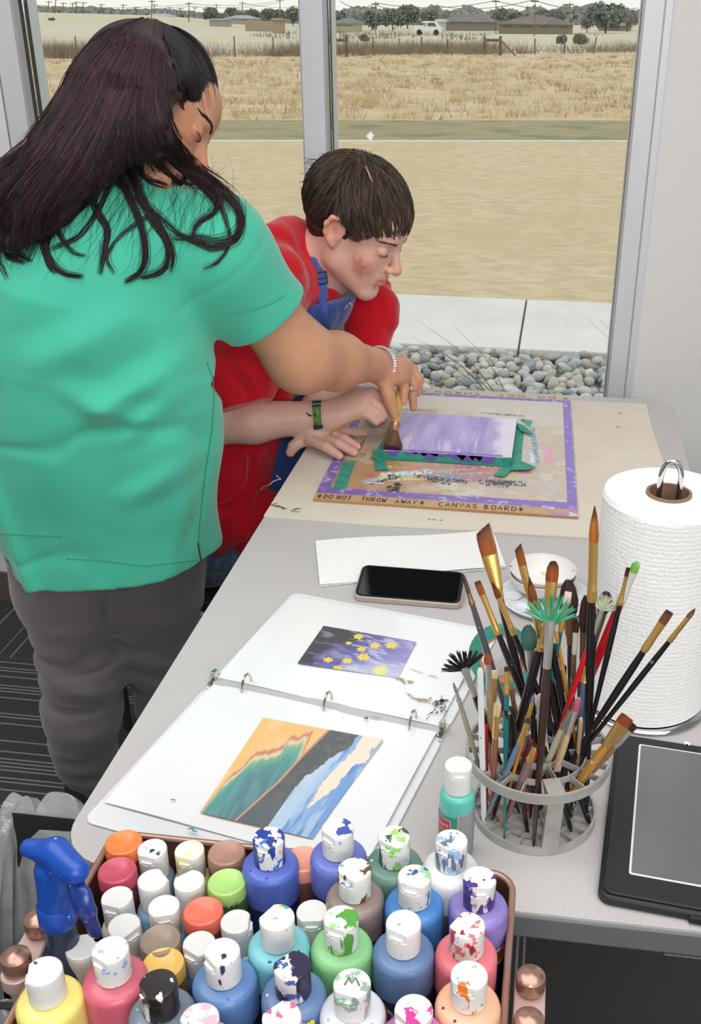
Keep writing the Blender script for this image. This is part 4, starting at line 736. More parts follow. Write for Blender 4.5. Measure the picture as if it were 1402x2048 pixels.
for i in range(26): dab(mk, 860+R.random()*34, 1392+R.random()*34, .001+R.random()*.002, .0006+R.random()*.001, R.random()*3, i)
for px, py, rx, ry, ro in ((889, 1401, .005, .0025, .5), (875, 1404, .006, .001, 1.0), (869, 1404, .005, .0008, 1.1), (861, 1426, .006, .0008, .9), (855, 1436, .004, .0006, 1.2)): dab(mk, px, py, rx, ry, ro, px)
mk.build('dark_paint_mark', mat('dry_dark_paint', (84, 80, 62), .6), bd, smooth=False)
for px, py, rx, ry, ro in ((801, 1358, .006, .0022, -.2), (807, 1364, .004, .0015, -.6), (820, 1363, .004, .0025, -.2), (835, 1398, .012, .0015, -.35), (850, 1399, .008, .002, -.1), (818, 1388, .005, .001, -.5), (866, 1352, .007, .0008, -.1), (828, 1340, .007, .0006, -.3), (841, 1344, .004, .0006, -.4)): dab(mk2, px, py, rx, ry, ro, px)
mk2.build('tan_paint_mark', mat('dry_tan_paint', (176, 156, 128), .6), bd, smooth=False)
for grp_ in (((345, 1599, .0022, .001, .2, 1), (349, 1600, .001, .001, .2, 2)), ((382, 1657, .004, .0012, .2, 3), (388, 1661, .004, .0014, -.3, 4))):
    mk = MB(); [dab(mk, *a) for a in grp_]; mk.build('teal_paint_mark', mat('dry_teal', (70, 150, 170), .6), bd, smooth=False)
p0_ = Rb.T@(Z(742, 1434, TZ+.009)-ob); text_on('AVERY', .0042, lambda x, y: Rb@np.array([p0_[0]+x, p0_[1]+y-.001, .0100])+ob, mat('grey_print', (96, 98, 104), .6), 'printed_logo_text', bd)
p1_ = Rb.T@(Z(732, 1438, TZ+.009)-ob); MB().prism([(p1_[0]-.003, p1_[1]-.001), (p1_[0]+.003, p1_[1]-.001), (p1_[0], p1_[1]+.004)], .0098, .0101, o=ob, R=Rb).build('printed_logo_mark', mat('grey_print'), bd, smooth=False)
# ------------------------------------------------------------------ paper plate palette, cup, tape roll
plc = Z(1092, 1190, TZ+.01); pr = .066
p = thing('paint_palette', 'round white plastic paint palette dish behind the brushes', 'palette', plc*[1, 1, 0]+np.array([0, 0, TZ]))
m_wp = mat('white_plastic', (228, 231, 235), .3, coat=.2)
pc = plc*[1, 1, 0]+np.array([0, 0, TZ+.0004])
MB().lathe([(0, .0), (pr*.8, 0), (pr*.97, .004), (pr*1.02, .009), (pr*.98, .0095), (pr*.86, .004), (pr*.62, .0025), (0, .0025)], pc, n=56, cap=False).build('dish', m_wp, p)
for k in range(8):
    a = 2*PI*k/8; MB().lathe([(.011, .0028), (.013, .0052), (.0115, .0055), (.009, .0035), (0, .0032)], pc+np.array([math.cos(a)*pr*.72, math.sin(a)*pr*.72, 0]), n=20, cap=False).build('well', m_wp, p)
bc = Z(1086, 1150, TZ+.03); bp_ = np.array([bc[0], bc[1], TZ+.0035])
m_bowl = mat('bowl_white', (238, 237, 232), .35, var=(38, (206, 188, 150), .62, .68)); m_rim = mat('bowl_rim_paint', (232, 230, 226), .5, var=(90, (120, 70, 72), .62, .66))
b0 = thing('small_bowl', 'stack-topping white bowl with paint-speckled rim on the palette', 'bowl', bp_)
MB().lathe([(0, 0), (.026, 0), (.040, .012), (.0475, .030), (.0462, .0305), (.038, .013), (.024, .003), (0, .003)], bp_+np.array([0, 0, .0065]), n=48, cap=False).build('bowl_wall', m_bowl, b0)
MB().sweep([bp_+np.array([.0472*math.cos(a), .0472*math.sin(a), .0368]) for a in np.linspace(0, 2*PI, 41)[:-1]], .0014, 8, closed=True).build('rim', m_rim, b0)
b1 = thing('small_bowl', 'white bowl nested under the speckled-rim bowl', 'bowl', bp_)
MB().lathe([(0, 0), (.027, 0), (.042, .012), (.0488, .029), (.0478, .0295), (.040, .0135), (.025, .004), (0, .004)], bp_, n=48, cap=False).build('bowl_wall', m_bowl, b1)
tr_ = Z(1003, 1360, TZ+.0)
rt = thing('tape_roll', 'roll of green painter\'s tape standing behind the brush holder', 'tape', (tr_[0], tr_[1], TZ))
cc_ = Z(1003, 1314, TZ+.043); axd = nrm((.3, -1, .35))
MB().lathe([(.030, -.012), (.040, -.012), (.0405, .012), (.030, .012)], cc_, axd, 48, cap=False).build('tape_winding', m_tape, rt)
MB().lathe([(.0275, -.0125), (.0302, -.0125), (.0302, .0125), (.0275, .0125), (.0275, -.0125)], cc_, axd, 40, cap=False).build('cardboard_core', mat('orange_core', (196, 132, 96), .8), rt)
# ------------------------------------------------------------------ paper towel roll on its holder
rc = Z(1338, 985, 1.02); rx_, ry_ = rc[0], rc[1]; print('roll', rx_, ry_)
hd = thing('paper_towel_holder', 'chrome paper towel stand with a looped handle on top', 'paper towel holder', (rx_, ry_, TZ))
m_chr = mat('polished_chrome', (210, 210, 212), .06, metal=1)
MB().lathe([(.0, .0005), (.078, .0005), (.080, .004), (.076, .007), (0, .008)], (rx_, ry_, TZ), n=48, cap=False).build('base_plate', m_chr, hd)
lp = [np.array([rx_-.011, ry_, TZ+.006]), np.array([rx_-.011, ry_, 1.03])]+[np.array([rx_-.011*math.cos(a), ry_+.0, 1.036+.022*math.sin(a)]) for a in np.linspace(0, PI, 14)]+[np.array([rx_+.011, ry_, 1.03]), np.array([rx_+.011, ry_, TZ+.006])]
MB().sweep(lp, .0034, 12).build('loop_handle', m_chr, hd)
rl = thing('paper_towel_roll', 'thick roll of white embossed paper towels standing upright', 'paper towel', (rx_, ry_, TZ+.009))
R = np.random.RandomState(3); RR = .0735
def rollf(u, v):
    a = u*2*PI; r = RR+.0012*np.sin(a*3+1)+.0008*np.sin(v*9+a*2)-.004*np.clip((v-.97)/.03, 0, 1)**2
    return np.stack([rx_+r*np.cos(a), ry_+r*np.sin(a), TZ+.009+v*.271], -1)
mb = MB().grid(160, 60, rollf); mb.build('towel_layers', m_towel, rl)
MB().lathe([(.0255, .278), (.069, .2815), (.0715, .280), (.0735, .274)], (rx_, ry_, TZ), n=90, cap=False).build('roll_end', mat('towel_end', (246, 246, 246), .95, spec=.1, bump=(300, .2, .001)), rl)
MB().lathe([(.0222, .009), (.0222, .281), (.0254, .281), (.0254, .009)], (rx_, ry_, TZ), n=48, cap=False).build('cardboard_tube', mat('brown_tube', (134, 104, 84), .85), rl)
# ------------------------------------------------------------------ tablet in its case
tbt = thing('tablet', 'tablet in a thick black protective case at the table\'s right edge', 'tablet', Z(1300, 1640, TZ))
oT = Z(1194, 1800, TZ+.006); oT[2] = TZ; e2 = Z(1232, 1466, TZ+.012); ty = nrm((e2-oT)*[1, 1, 0]); txv = np.array([ty[1], -ty[0], 0]); RT = np.stack([txv, ty, np.array([0, 0, 1.])], 1); LT = np.linalg.norm((e2-oT)[:2]); WT = .19
m_blk = mat('black_rubber_case', (30, 30, 32), .55, bump=(200, .1, .001)); m_dk = mat('black_bezel', (22, 22, 24), .4)
MB().prism(rrect(0, 0, WT, LT, .012, 6), .0006, .012, o=oT, R=RT).build('case_back', m_blk, tbt, bevel=.003)
MB().prism(rrect(.004, .004, WT-.004, LT-.004, .010, 6), .012, .0148, o=oT, R=RT).build('case_rim', m_blk, tbt, bevel=.0012)
MB().box((.085, -.004, .002), (.13, .004, .010), R=RT, o=oT).build('case_tab', m_blk, tbt, smooth=False, bevel=.001)
sc0 = RT.T@(Z(1238, 1744, TZ+.015)-oT); sc1 = RT.T@(Z(1235, 1487, TZ+.015)-oT); sxa, sya, syb = .027, .032, LT-.018
MB().prism(rrect(sxa, sya, WT-.012, syb, .003), .0146, .0152, o=oT, R=RT).build('white_border', mat('white_line', (225, 225, 228), .4), tbt, smooth=False)
MB().prism(rrect(sxa+.0022, sya+.0022, WT-.0142, syb-.0022, .002), .0150, .0156, o=oT, R=RT).build('screen', mat('tablet_screen', (92, 94, 97), .16, spec=.7, coat=.8), tbt, smooth=False)
cp = RT.T@(Z(1374, 1490, TZ+.015)-oT); MB().lathe([(.0035, .0148), (.0035, .0156)], oT+RT@np.array([cp[0], cp[1]+.002, 0]), n=20).build('camera_hole', mat('hole_white', (230, 232, 235), .3), tbt)
MB().prism([(a*.6, b_*.6) for a, b_ in ((-.003, -.003), (.003, -.003), (.002, .002), (-.003, .002))], .0155, .0158, o=oT+RT@np.array([cp[0], cp[1]-.0005, 0]), R=RT).build('camera_cover', m_dk, tbt, smooth=False)
# ------------------------------------------------------------------ rose-gold cart basket
RX0, RX1, RY0, RY1, RZ = -.378, .002, .415, .703, .80; FZ = .70
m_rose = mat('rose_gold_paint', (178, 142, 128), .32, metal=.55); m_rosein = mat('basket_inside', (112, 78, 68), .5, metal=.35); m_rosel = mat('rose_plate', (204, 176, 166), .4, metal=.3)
cart = thing('utility_cart', 'rose-gold metal rolling cart whose top basket is packed with paint bottles', 'cart', ((RX0+RX1)/2, (RY0+RY1)/2, 0))
def ringloop(x0, y0, x1, y1, r): return rrect(x0, y0, x1, y1, r, 6)
def shell(z0, z1, ins, name):
    o_ = ringloop(RX0, RY0, RX1, RY1, .022); i_ = ringloop(RX0+ins, RY0+ins, RX1-ins, RY1-ins, .022-ins); n = len(o_); mb = MB()
    vs = [(x, y, z0) for x, y in o_]+[(x, y, z1) for x, y in o_]+[(x, y, z1) for x, y in i_]+[(x, y, z0) for x, y in i_]; fs = []; ms = []
    for i in range(n):
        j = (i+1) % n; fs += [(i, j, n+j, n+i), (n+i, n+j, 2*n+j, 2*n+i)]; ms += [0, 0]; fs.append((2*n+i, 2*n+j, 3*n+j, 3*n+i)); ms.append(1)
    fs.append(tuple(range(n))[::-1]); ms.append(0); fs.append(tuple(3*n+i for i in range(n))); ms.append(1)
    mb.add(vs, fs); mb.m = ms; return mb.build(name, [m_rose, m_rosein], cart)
shell(FZ-.004, RZ-.002, .0016, 'top_basket')
MB().sweep([(x, y, RZ-.002) for x, y in ringloop(RX0+.0008, RY0+.0008, RX1-.0008, RY1-.0008, .021)], .0032, 10, closed=True).build('basket_rim', m_rose, cart)
for zb_ in (.40, .12):
    b = MB(); b.prism(ringloop(RX0, RY0, RX1, RY1, .022), zb_, zb_+.004); b.build('shelf', m_rosein, cart, smooth=False)
    MB().sweep([(x, y, zb_+.07) for x, y in ringloop(RX0, RY0, RX1, RY1, .021)], .0032, 8, closed=True).build('shelf_rim', m_rose, cart)
for sx, xp in ((-1, -.396), (1, .0205)):
    for yp in (.585, .545):
        MB().lathe([(0.0095, -.006), (.0118, -.004), (.0122, .004), (.0115, .0085), (.008, .0115), (0, .0125)], (xp, yp, .800), n=28, cap=False).build('knob', mat('rose_knob', (176, 140, 124), .28, metal=.7, var=(120, (140, 108, 96), .6, .7)), cart)
        MB().sweep([(xp, yp, .05), (xp, yp, .795)], .0095, 14).build('post', m_rosel, cart)
    pl_ = rrect(xp-.0125, .530, xp+.0125, .603, .0115, 5); MB().prism(pl_, .78, .7935).build('bracket_plate', m_rosel, cart, bevel=.001)
for x in (-.386, .010):
    for y in (.44, .68): MB().lathe([(.024, -.01), (.024, .01)], (x, y, .026), (1, 0, 0), 20).build('caster', mat('caster_rubber', (40, 40, 42), .6), cart)
MB().box((RX1+.0006, .578, .725), (RX1+.0016, .640, .7935)).build('pink_tape', mat('magenta_tape', (206, 46, 128), .5), cart, smooth=False)
q = Z(92, 1888, RZ+.002); MB().ell if False else None
MB().sweep([(RX0+.0008, q[1]-.008, RZ-.002), (RX0+.0008, q[1]+.006, RZ-.002)], .0035, 10).build('orange_paint_mark', mat('orange_dry', (232, 130, 56), .4), cart)
# ------------------------------------------------------------------ paint bottles
def splat(name, layers, base=(226, 226, 224)):
    """white plastic spattered with dried paint; each layer = (rgb, noise scale, threshold, stretch)"""
    if name in MC: return MC[name]
    m = mat(name, base, .38, coat=.2); t = m.node_tree; b = t.nodes['Principled BSDF']; N = t.nodes.new; L = t.links.new; tcn = N('ShaderNodeTexCoord'); last = None
    for i, (rgb, sc, th, st) in enumerate(layers):
        mp = N('ShaderNodeMapping'); mp.inputs['Scale'].default_value = st; mp.inputs['Location'].default_value = (i*1.7, i*.9, i*2.3); L(tcn.outputs['Object'], mp.inputs[0])
        nz = N('ShaderNodeTexNoise'); nz.inputs['Scale'].default_value = sc; nz.inputs['Detail'].default_value = 3; nz.inputs['Roughness'].default_value = .55; L(mp.outputs[0], nz.inputs[0])
        r = N('ShaderNodeMapRange'); r.inputs[1].default_value = th; r.inputs[2].default_value = th+.02; L(nz.outputs[0], r.inputs[0])
        mx = N('ShaderNodeMix'); mx.data_type = 'RGBA'; L(r.outputs[0], mx.inputs[0]); mx.inputs[7].default_value = (*lin(rgb), 1)
        if last is None: mx.inputs[6].default_value = (*lin(base), 1)
        else: L(last.outputs[2], mx.inputs[6])
        last = mx
    if last is not None: L(last.outputs[2], b.inputs['Base Color'])
    return m
DR = (1, 1, .32); EV = (1, 1, 1)
def plastic(rgb, k=''):
    rgb = tuple(int(v*.86+205*.14) for v in rgb)
    return mat('plastic_%d_%d_%d%s' % (*rgb, k), rgb, .34, sss=.12, coat=.15, spec=.45)
def dark(rgb, f=.55): return tuple(int(v*f) for v in rgb)
def bottle(px, py, kind, col, ang, capmat, label, z=None, dots=None, labelcol=None, text=None, grp=None, at=None):
    """kind B = tall 8 oz squeeze bottle, s = small 2 oz bottle, i = small bottle standing upside down"""
    big = kind == 'B'; R_ = .0254 if big else .0172; H = .150 if big else .112; zt = z or (FZ+.001+H)
    if at is not None: p = np.array(at, float)
    else:
        p = Z(px, py, zt)
        if p[1]+R_ > RY1-.0035: p = V(px, py, RY1-.0035-R_)
        if p[0]-R_ < RX0+.0035: p[0] = RX0+.0035+R_
        if p[0]+R_ > RX1-.0035: p[0] = RX1-.0035-R_
    b = np.array([p[0], p[1], p[2]-H]); t = thing('paint_bottle', label, 'paint bottle', b, grp or ('large paint bottles in the cart' if big else 'small paint bottles in the cart'))
    pm = plastic(col); lc = labelcol or (dark(col, .84) if (col[0]+col[1] > 440 or (col[0] > 225 and col[1] > 150)) and kind == 'B' and min(col) < 200 else dark(col))
    if kind == 'i':
        prof = [(.0, H-.0035), (.009, H-.0030), (.0125, H-.0012), (.0148, H), (.0164, H-.0012), (.0172, H-.005), (.0172, .046), (.0160, .040), (.0130, .034), (.0110, .0325)]
        MB().lathe(prof[::-1], b, n=36, cap=False).build('body', pm, t); 
        MB().lathe([(.01735, .048), (.01735, H-.014)], b, n=36, cap=False).build('label', mat('label_%d_%d_%d' % lc, lc, .3, coat=.3), t)
        c_ = MB().lathe([(.0, 0), (.0128, 0), (.0132, .002), (.0132, .028), (.012, .032)], b, n=30, cap=False).build('cap', capmat, t)
    else:
        ch = .0275 if big else .030; rc_ = .0140 if big else .0133; zs = H-ch
        if big: prof = [(0, 0), (R_-.003, 0), (R_, .003), (R_, zs-.009)]+[(R_-.0065*(1-math.cos(t)), zs-.009+.0075*math.sin(t)) for t in (.3, .6, .9, 1.2, 1.5)]+[(rc_+.001, zs-.0002), (rc_-.001, zs), (rc_-.002, zs+.004)]
        else: prof = [(0, 0), (R_-.002, 0), (R_, .002), (R_, zs-.006), (R_-.0012, zs-.0025), (R_-.0035, zs-.0004), (rc_-.0015, zs), (rc_-.002, zs+.004)]
        MB().lathe(prof, b, n=44, cap=False).build('body', pm, t)
        lt = zs-(.036 if big else .022); MB().lathe([(R_+.00015, .006), (R_+.0002, lt)], b, n=44, cap=False).build('label', mat('label_%d_%d_%d' % lc, lc, .25, coat=.4), t)
        hl = .0085; MB().lathe([(rc_-.0008, zs+.0006), (rc_, zs+.0012), (rc_, H-hl-.0006), (rc_-.0012, H-hl)], b, n=36, cap=False).build('cap', capmat, t); cp_ = bpy.context.scene.collection.objects[-1]
        # flip lid: disc with a flat cut at the thumb side and a small ledge
        pts = []; cut = rc_*.80; a = math.radians(ang); ca_, sa_ = math.cos(a), math.sin(a); n = 40; half = math.acos(cut/rc_)
        for i in range(n+1): th = half+(2*PI-2*half)*i/n; pts.append((rc_*math.cos(th), rc_*math.sin(th)))
        rot = [(x*ca_-y*sa_, x*sa_+y*ca_) for x, y in pts]; m0 = MB(); k = len(rot)
        def ring(zz, s_): return [(b[0]+x*s_, b[1]+y*s_, b[2]+zz) for x, y in rot]
        vs = ring(H-hl, 1.0)+ring(H-.0018, 1.012)+ring(H-.0005, .985)+ring(H, .93)+ring(H-.0004, .6); fs = [tuple(range(k))[::-1]]
        for l in range(4): fs += [(l*k+i, l*k+(i+1) % k, (l+1)*k+(i+1) % k, (l+1)*k+i) for i in range(k)]
        fs.append(tuple(4*k+i for i in range(k))); m0.add(vs, fs)
        le = [(cut-.0005, -rc_*.52), (rc_*.97, -rc_*.30), (rc_*.97, rc_*.30), (cut-.0005, rc_*.52)]; m0.prism([(b[0]+x*ca_-y*sa_, b[1]+x*sa_+y*ca_) for x, y in le], b[2]+H-hl, b[2]+H-hl+.0022)
        m0.build('lid', capmat, cp_, ang=35)
    if dots:
        md = MB(); Rr = random.Random(int(px))
        for rgb, n in dots[:1]:
            for _ in range(n):
                a = -PI/2+Rr.uniform(-1.5, 1.5); rr = R_-Rr.uniform(.004, .009); zz = zs-.0022-(rr > R_-.005)*.0015; md.lathe([(0, .0012), (.0012, .0008), (.0018, -.0005)], b+np.array([rr*math.cos(a), rr*math.sin(a), zz]), (math.cos(a)*.4, math.sin(a)*.4, 1), 8, cap=False)
        md.build('paint_spot', mat('dot_%d_%d_%d' % dots[0][0], dots[0][0], .4), t)
    return t, b, R_, H
def wraptext(t, b, R_, z, a0, txt, size, m, flip=False, name='printed_text', sp_=None):
    """text wound on the bottle, a0 = angle of the text's start"""
    f = (lambda x, y: b+np.array([(R_+.0006)*math.cos(a0+x/R_), (R_+.0006)*math.sin(a0+x/R_), z+y])) if not flip else (lambda x, y: b+np.array([(R_+.0006)*math.cos(a0-x/R_), (R_+.0006)*math.sin(a0-x/R_), z-y]))
    return text_on(txt, size, f, m, name, t)
W_ = splat('cap_clean', [((225, 222, 214), 90, .68, EV)])
def SP(n, rgb, th=.56, sc=70, extra=((120, 160, 210), .66)): return splat(n, [(extra[0], 110, extra[1], EV), (rgb, sc, th, DR)])
BB = [  # px, py of the cap top, body colour, direction the thumb side faces (degrees), cap material, label
 (537, 1674, (66, 92, 190), 250, SP('cap_royal', (34, 62, 150), .49, 75, ((60, 110, 210), .6)), 'large royal blue paint bottle, its cap heavily smeared with blue', ((40, 70, 180), 5)),
 (675, 1656, (86, 106, 196), 235, SP('cap_blue_drip', (60, 84, 170), .6, 60), 'large medium-blue paint bottle at the back rim, mostly clean white cap with thin blue drips', None),
 (788, 1672, (86, 128, 112), 238, SP('cap_green_black', (52, 92, 66), .56, 70, ((150, 214, 110), .54)), 'large dark green paint bottle at the back rim, lime splash on its cap', ((236, 240, 236), 2)),
 (903, 1680, (232, 234, 234), 240, SP('cap_white_blue', (110, 120, 150), .6, 80, ((150, 190, 226), .54)), 'large white paint bottle in the back right, cap tinted with pale blue', None),
 (709, 1738, (142, 120, 114), 240, SP('cap_brown', (104, 74, 50), .57, 75, ((150, 190, 220), .62)), 'large taupe brown paint bottle, brown drips down its white cap', ((210, 190, 60), 2)),
 (829, 1752, (56, 126, 204), 262, SP('cap_bright_blue', (36, 92, 150), .56, 60, ((150, 200, 160), .58)), 'large bright blue paint bottle, one dark blue drop on the front of its cap', None),
 (961, 1756, (132, 116, 196), 275, SP('cap_purple', (70, 52, 130), .53, 65, ((130, 110, 190), .6)), 'large violet paint bottle in the right rear corner of the cart', None),
 (553.6, 1834, (112, 198, 208), 152, SP('cap_aqua', (80, 160, 170), .62, 70, ((240, 170, 70), .68)), 'large light aqua paint bottle, small orange dot on its cap', ((40, 110, 160), 5)),
 (682, 1836, (132, 204, 132), 256, SP('cap_green', (86, 160, 64), .55, 60, ((160, 224, 130), .6)), 'large light green paint bottle, green running down the right of its cap', None),
 (807, 1845, (84, 118, 170), 250, SP('cap_navy_edge', (42, 48, 84), .66, 55, ((120, 160, 210), .7)), 'large slate blue paint bottle with a nearly clean cap, behind the magenta one', None),
 (935, 1850, (232, 108, 120), 150, SP('cap_red', (168, 32, 44), .54, 62, ((230, 120, 120), .6)), 'large coral red paint bottle, dark red dripping down its cap', ((70, 70, 90), 2)),
 (584, 1930, (84, 118, 170), 140, SP('cap_dark_navy', (42, 36, 66), .47, 62, ((70, 100, 170), .55)), 'large slate blue paint bottle with a strip of yellow tape on its shoulder', ((200, 215, 235), 3)),
 (704, 1966, (224, 226, 236), 258, SP('cap_letter_m', (150, 170, 160), .6, 90, ((150, 190, 160), .58)), 'large off-white paint bottle marked with a letter M on the cap', ((170, 180, 200), 5)),
 (940, 1950, (244, 178, 142), 255, SP('cap_orange', (222, 124, 50), .58, 60, ((90, 150, 190), .66)), 'large peach paint bottle nearest the right rim, orange drip on its cap', ((70, 60, 60), 2)),
 (563, 2033, (196, 110, 160), 140, SP('cap_pink_green', (220, 96, 130), .62, 60, ((150, 206, 110), .68)), 'large paint bottle cut off by the lower frame, pink and green dabs on its cap', None),
 (827.6, 2019, (200, 96, 178), 230, SP('cap_magenta', (206, 60, 150), .56, 52, ((230, 110, 180), .62)), 'large magenta paint bottle at the front, magenta smeared over its cap', None),
 (86, 1941, (246, 226, 116), 200, splat('cap_yellow_b', [((60, 84, 140), 60, .70, DR)]), 'large yellow paint bottle at the front left corner, clean white cap', None),
 (220, 1899, (206, 82, 106), 245, SP('cap_crimson', (176, 40, 60), .66, 60, ((150, 180, 230), .58)), 'large crimson paint bottle, red blob on the rim of its cap', None),
 (315.5, 1967, (98, 114, 128), 225, SP('cap_black', (34, 32, 32), .45, 62, ((176, 160, 150), .52)), 'large grey-black paint bottle, its cap covered in black paint', ((170, 200, 190), 4)),
 (443, 1903, (78, 122, 184), 230, SP('cap_indigo', (44, 44, 96), .6, 58, ((150, 190, 220), .68)), 'large blue paint bottle with a navy drip running off its cap', ((60, 110, 220), 2)),
 (399, 2037, (214, 170, 190), 230, SP('cap_pale_pink', (232, 180, 196), .46, 50, ((90, 130, 210), .66)), 'large paint bottle cut off by the lower frame, cap tinted all over with pink', None),
]
made = {}
for px, py, col, ang, cm_, lb, dots in BB: made[lb] = bottle(px, py, 'B', col, ang, cm_, lb, dots=[dots] if dots else None)
SB = [
 (243, 1682, 'i', (244, 122, 50), 0, W_, 'orange paint bottle upside down in the back left corner of the cart'),
 (233.6, 1738, 'i', (196, 62, 86), 0, W_, 'crimson paint bottle upside down just in front of the orange one'),
 (304, 1697, 's', (98, 134, 176), 262, SP('cap_s_ink', (50, 70, 90), .64, 80), 'small blue bottle whose white cap has black specks, second from the back left'),
 (378.6, 1700, 's', (240, 218, 120), 262, SP('cap_s_cream', (206, 180, 90), .62, 80, ((236, 226, 190), .5)), 'small yellow bottle with a cream-stained cap by the back rim'),
 (452.5, 1703, 'i', (166, 120, 104), 0, W_, 'brown paint bottle upside down by the back rim'),
 (305.5, 1759, 's', (136, 184, 224), 45, W_, 'small light blue bottle with a clean white cap, in front of the black-specked cap'),
 (378, 1761, 's', (240, 154, 62), 135, W_, 'small orange bottle with a white cap in front of the cream-stained cap'),
 (453, 1762, 'i', (170, 218, 112), 0, W_, 'lime green paint bottle upside down, printed 59 ml'),
 (233.6, 1794, 's', (216, 200, 184), 262, splat('cap_s_streak', [((214, 170, 120), 50, .68, (1, .3, 1))]), 'small beige bottle with an orange streak on its cap, by the cart\'s left wall'),
 (327.5, 1812, 's', (116, 166, 214), 290, splat('cap_s_violet', [((150, 150, 230), 60, .70, EV)]), 'small sky blue bottle with a white cap between the coral and beige ones'),
 (406, 1820, 'i', (240, 106, 78), 0, W_, 'coral red paint bottle upside down in the middle of the small bottles'),
 (247.6, 1850, 's', (224, 214, 206), 330, splat('cap_s_pinkdot', [((200, 60, 90), 70, .70, EV)]), 'small bottle whose white cap carries a pink dot'),
 (319.5, 1877, 'i', (142, 122, 106), 0, W_, 'grey-brown paint bottle upside down behind the grey-black bottle'),
 (472.5, 1842, 's', (206, 208, 206), 10, W_, 'small bottle with a plain white cap to the right of the coral bottle'),
 (398, 1886, 's', (70, 92, 140), 245, W_, 'small dark blue bottle with a white cap behind the large navy-drip bottle'),
 (163.7, 1893, 's', (232, 222, 204), 40, W_, 'small cream bottle with a white cap behind the yellow bottle'),
 (325.5, 1925, 'i', (244, 188, 84), 0, W_, 'yellow-orange paint bottle upside down behind the black-capped bottle'),
 (606, 1716, 'i', (244, 150, 128), 0, W_, 'salmon paint bottle upside down between the two large blue bottles at the back'),
 (624, 1822, 's', (224, 224, 226), 280, W_, 'small white bottle between the aqua and light green bottles'),
]
for px, py, k, col, ang, cm_, lb in SB: made[lb] = bottle(px, py, k, col, ang, cm_, lb)
m_wt = mat('white_print', (228, 226, 226), .5); m_gt = mat('grey_label_print', (150, 150, 158), .5)
def fb_(s): return made[[k for k in made if s in k][0]]
t_, b_, R_, H_ = fb_('printed 59 ml'); wraptext(t_, b_, R_, .101, -PI/2+.85, '59 ml', .0075, mat('black_print', (40, 50, 40), .5), flip=True)
for s, a0 in (('large crimson paint bottle, red', -PI/2-.1), ('large blue paint bottle with a navy', -PI/2-.05)):
    t_, b_, R_, H_ = fb_(s)
    for i, l in enumerate(('Versatile, fast drying', 'acrylic paint that is', 'resistant to water')): wraptext(t_, b_, R_, .078-.0052*i, a0, l, .0042, m_wt)
t_, b_, R_, H_ = fb_('crimson paint bottle upside'); wraptext(t_, b_, R_, .097, -PI/2+1.15, 'nart', .0075, m_wt, flip=True)
def emblem(s, a0, z=.086):
    t_, b_, R_, H_ = fb_(s)
    for rr, rgb, o_ in ((.0105, (60, 120, 90), .0004), (.0095, (225, 225, 222), .0006), (.0065, (50, 110, 84), .0008), (.0050, (196, 60, 66), .0010)):
        vs = [b_+np.array([(R_+o_)*math.cos(a0+x/R_), (R_+o_)*math.sin(a0+x/R_), z+y]) for x, y in [(0, 0)]+[(rr*1.15*math.cos(a), rr*math.sin(a)) for a in np.linspace(0, 2*PI, 25)[:-1]]]
        MB().add(vs, [(0, i+1, i % 24+2 if i < 23 else 1) for i in range(24)]).build('printed_emblem', mat('emb_%d_%d_%d' % rgb, rgb, .4), t_)
    vs = [b_+np.array([(R_+.0012)*math.cos(a0+x/R_), (R_+.0012)*math.sin(a0+x/R_), z+y]) for x, y in ((-.001, .0045), (.0025, .012), (.001, .0135), (.0035, .014), (.005, .007))]; MB().add(vs, [(0, 1, 4), (1, 3, 4), (1, 2, 3)]).build('printed_leaf', mat('emb_196_60_66'), t_)
emblem('large slate blue paint bottle with a nearly', -PI/2-.55, .070); emblem('large royal blue', -PI/2+.45, .076); emblem('large violet', -PI/2+.9, .080)
t_, b_, R_, H_ = fb_('marked with a letter M'); zc_ = b_[2]+H_+.0008
MB().sweep([b_*[1, 1, 0]+np.array([x, y, zc_]) for x, y in ((-.005, -.003), (-.003, .004), (0, -.001), (.002, .0045), (.006, -.002))], .0005, 5).build('handwritten_letter', m_ink, t_)
t_, b_, R_, H_ = fb_('strip of yellow tape')
yt = MB(); pr = [(R_-.0085, H_-.0275-.0014), (R_-.004, H_-.0275-.0040), (R_-.0006, H_-.0275-.0085), (R_+.0006, H_-.0275-.014)]
for s_ in (0,): vs = [b_+np.array([(r+.0004)*math.cos(a), (r+.0004)*math.sin(a), z+.0005]) for r, z in pr for a in (-1.05, -.93, -.81, -.70)]; yt.add(vs, [(i*4+j, (i+1)*4+j, (i+1)*4+j+1, i*4+j+1) for i in range(3) for j in range(3)])
yt.build('yellow_tape', mat('yellow_tape', (244, 226, 40), .45), t_)
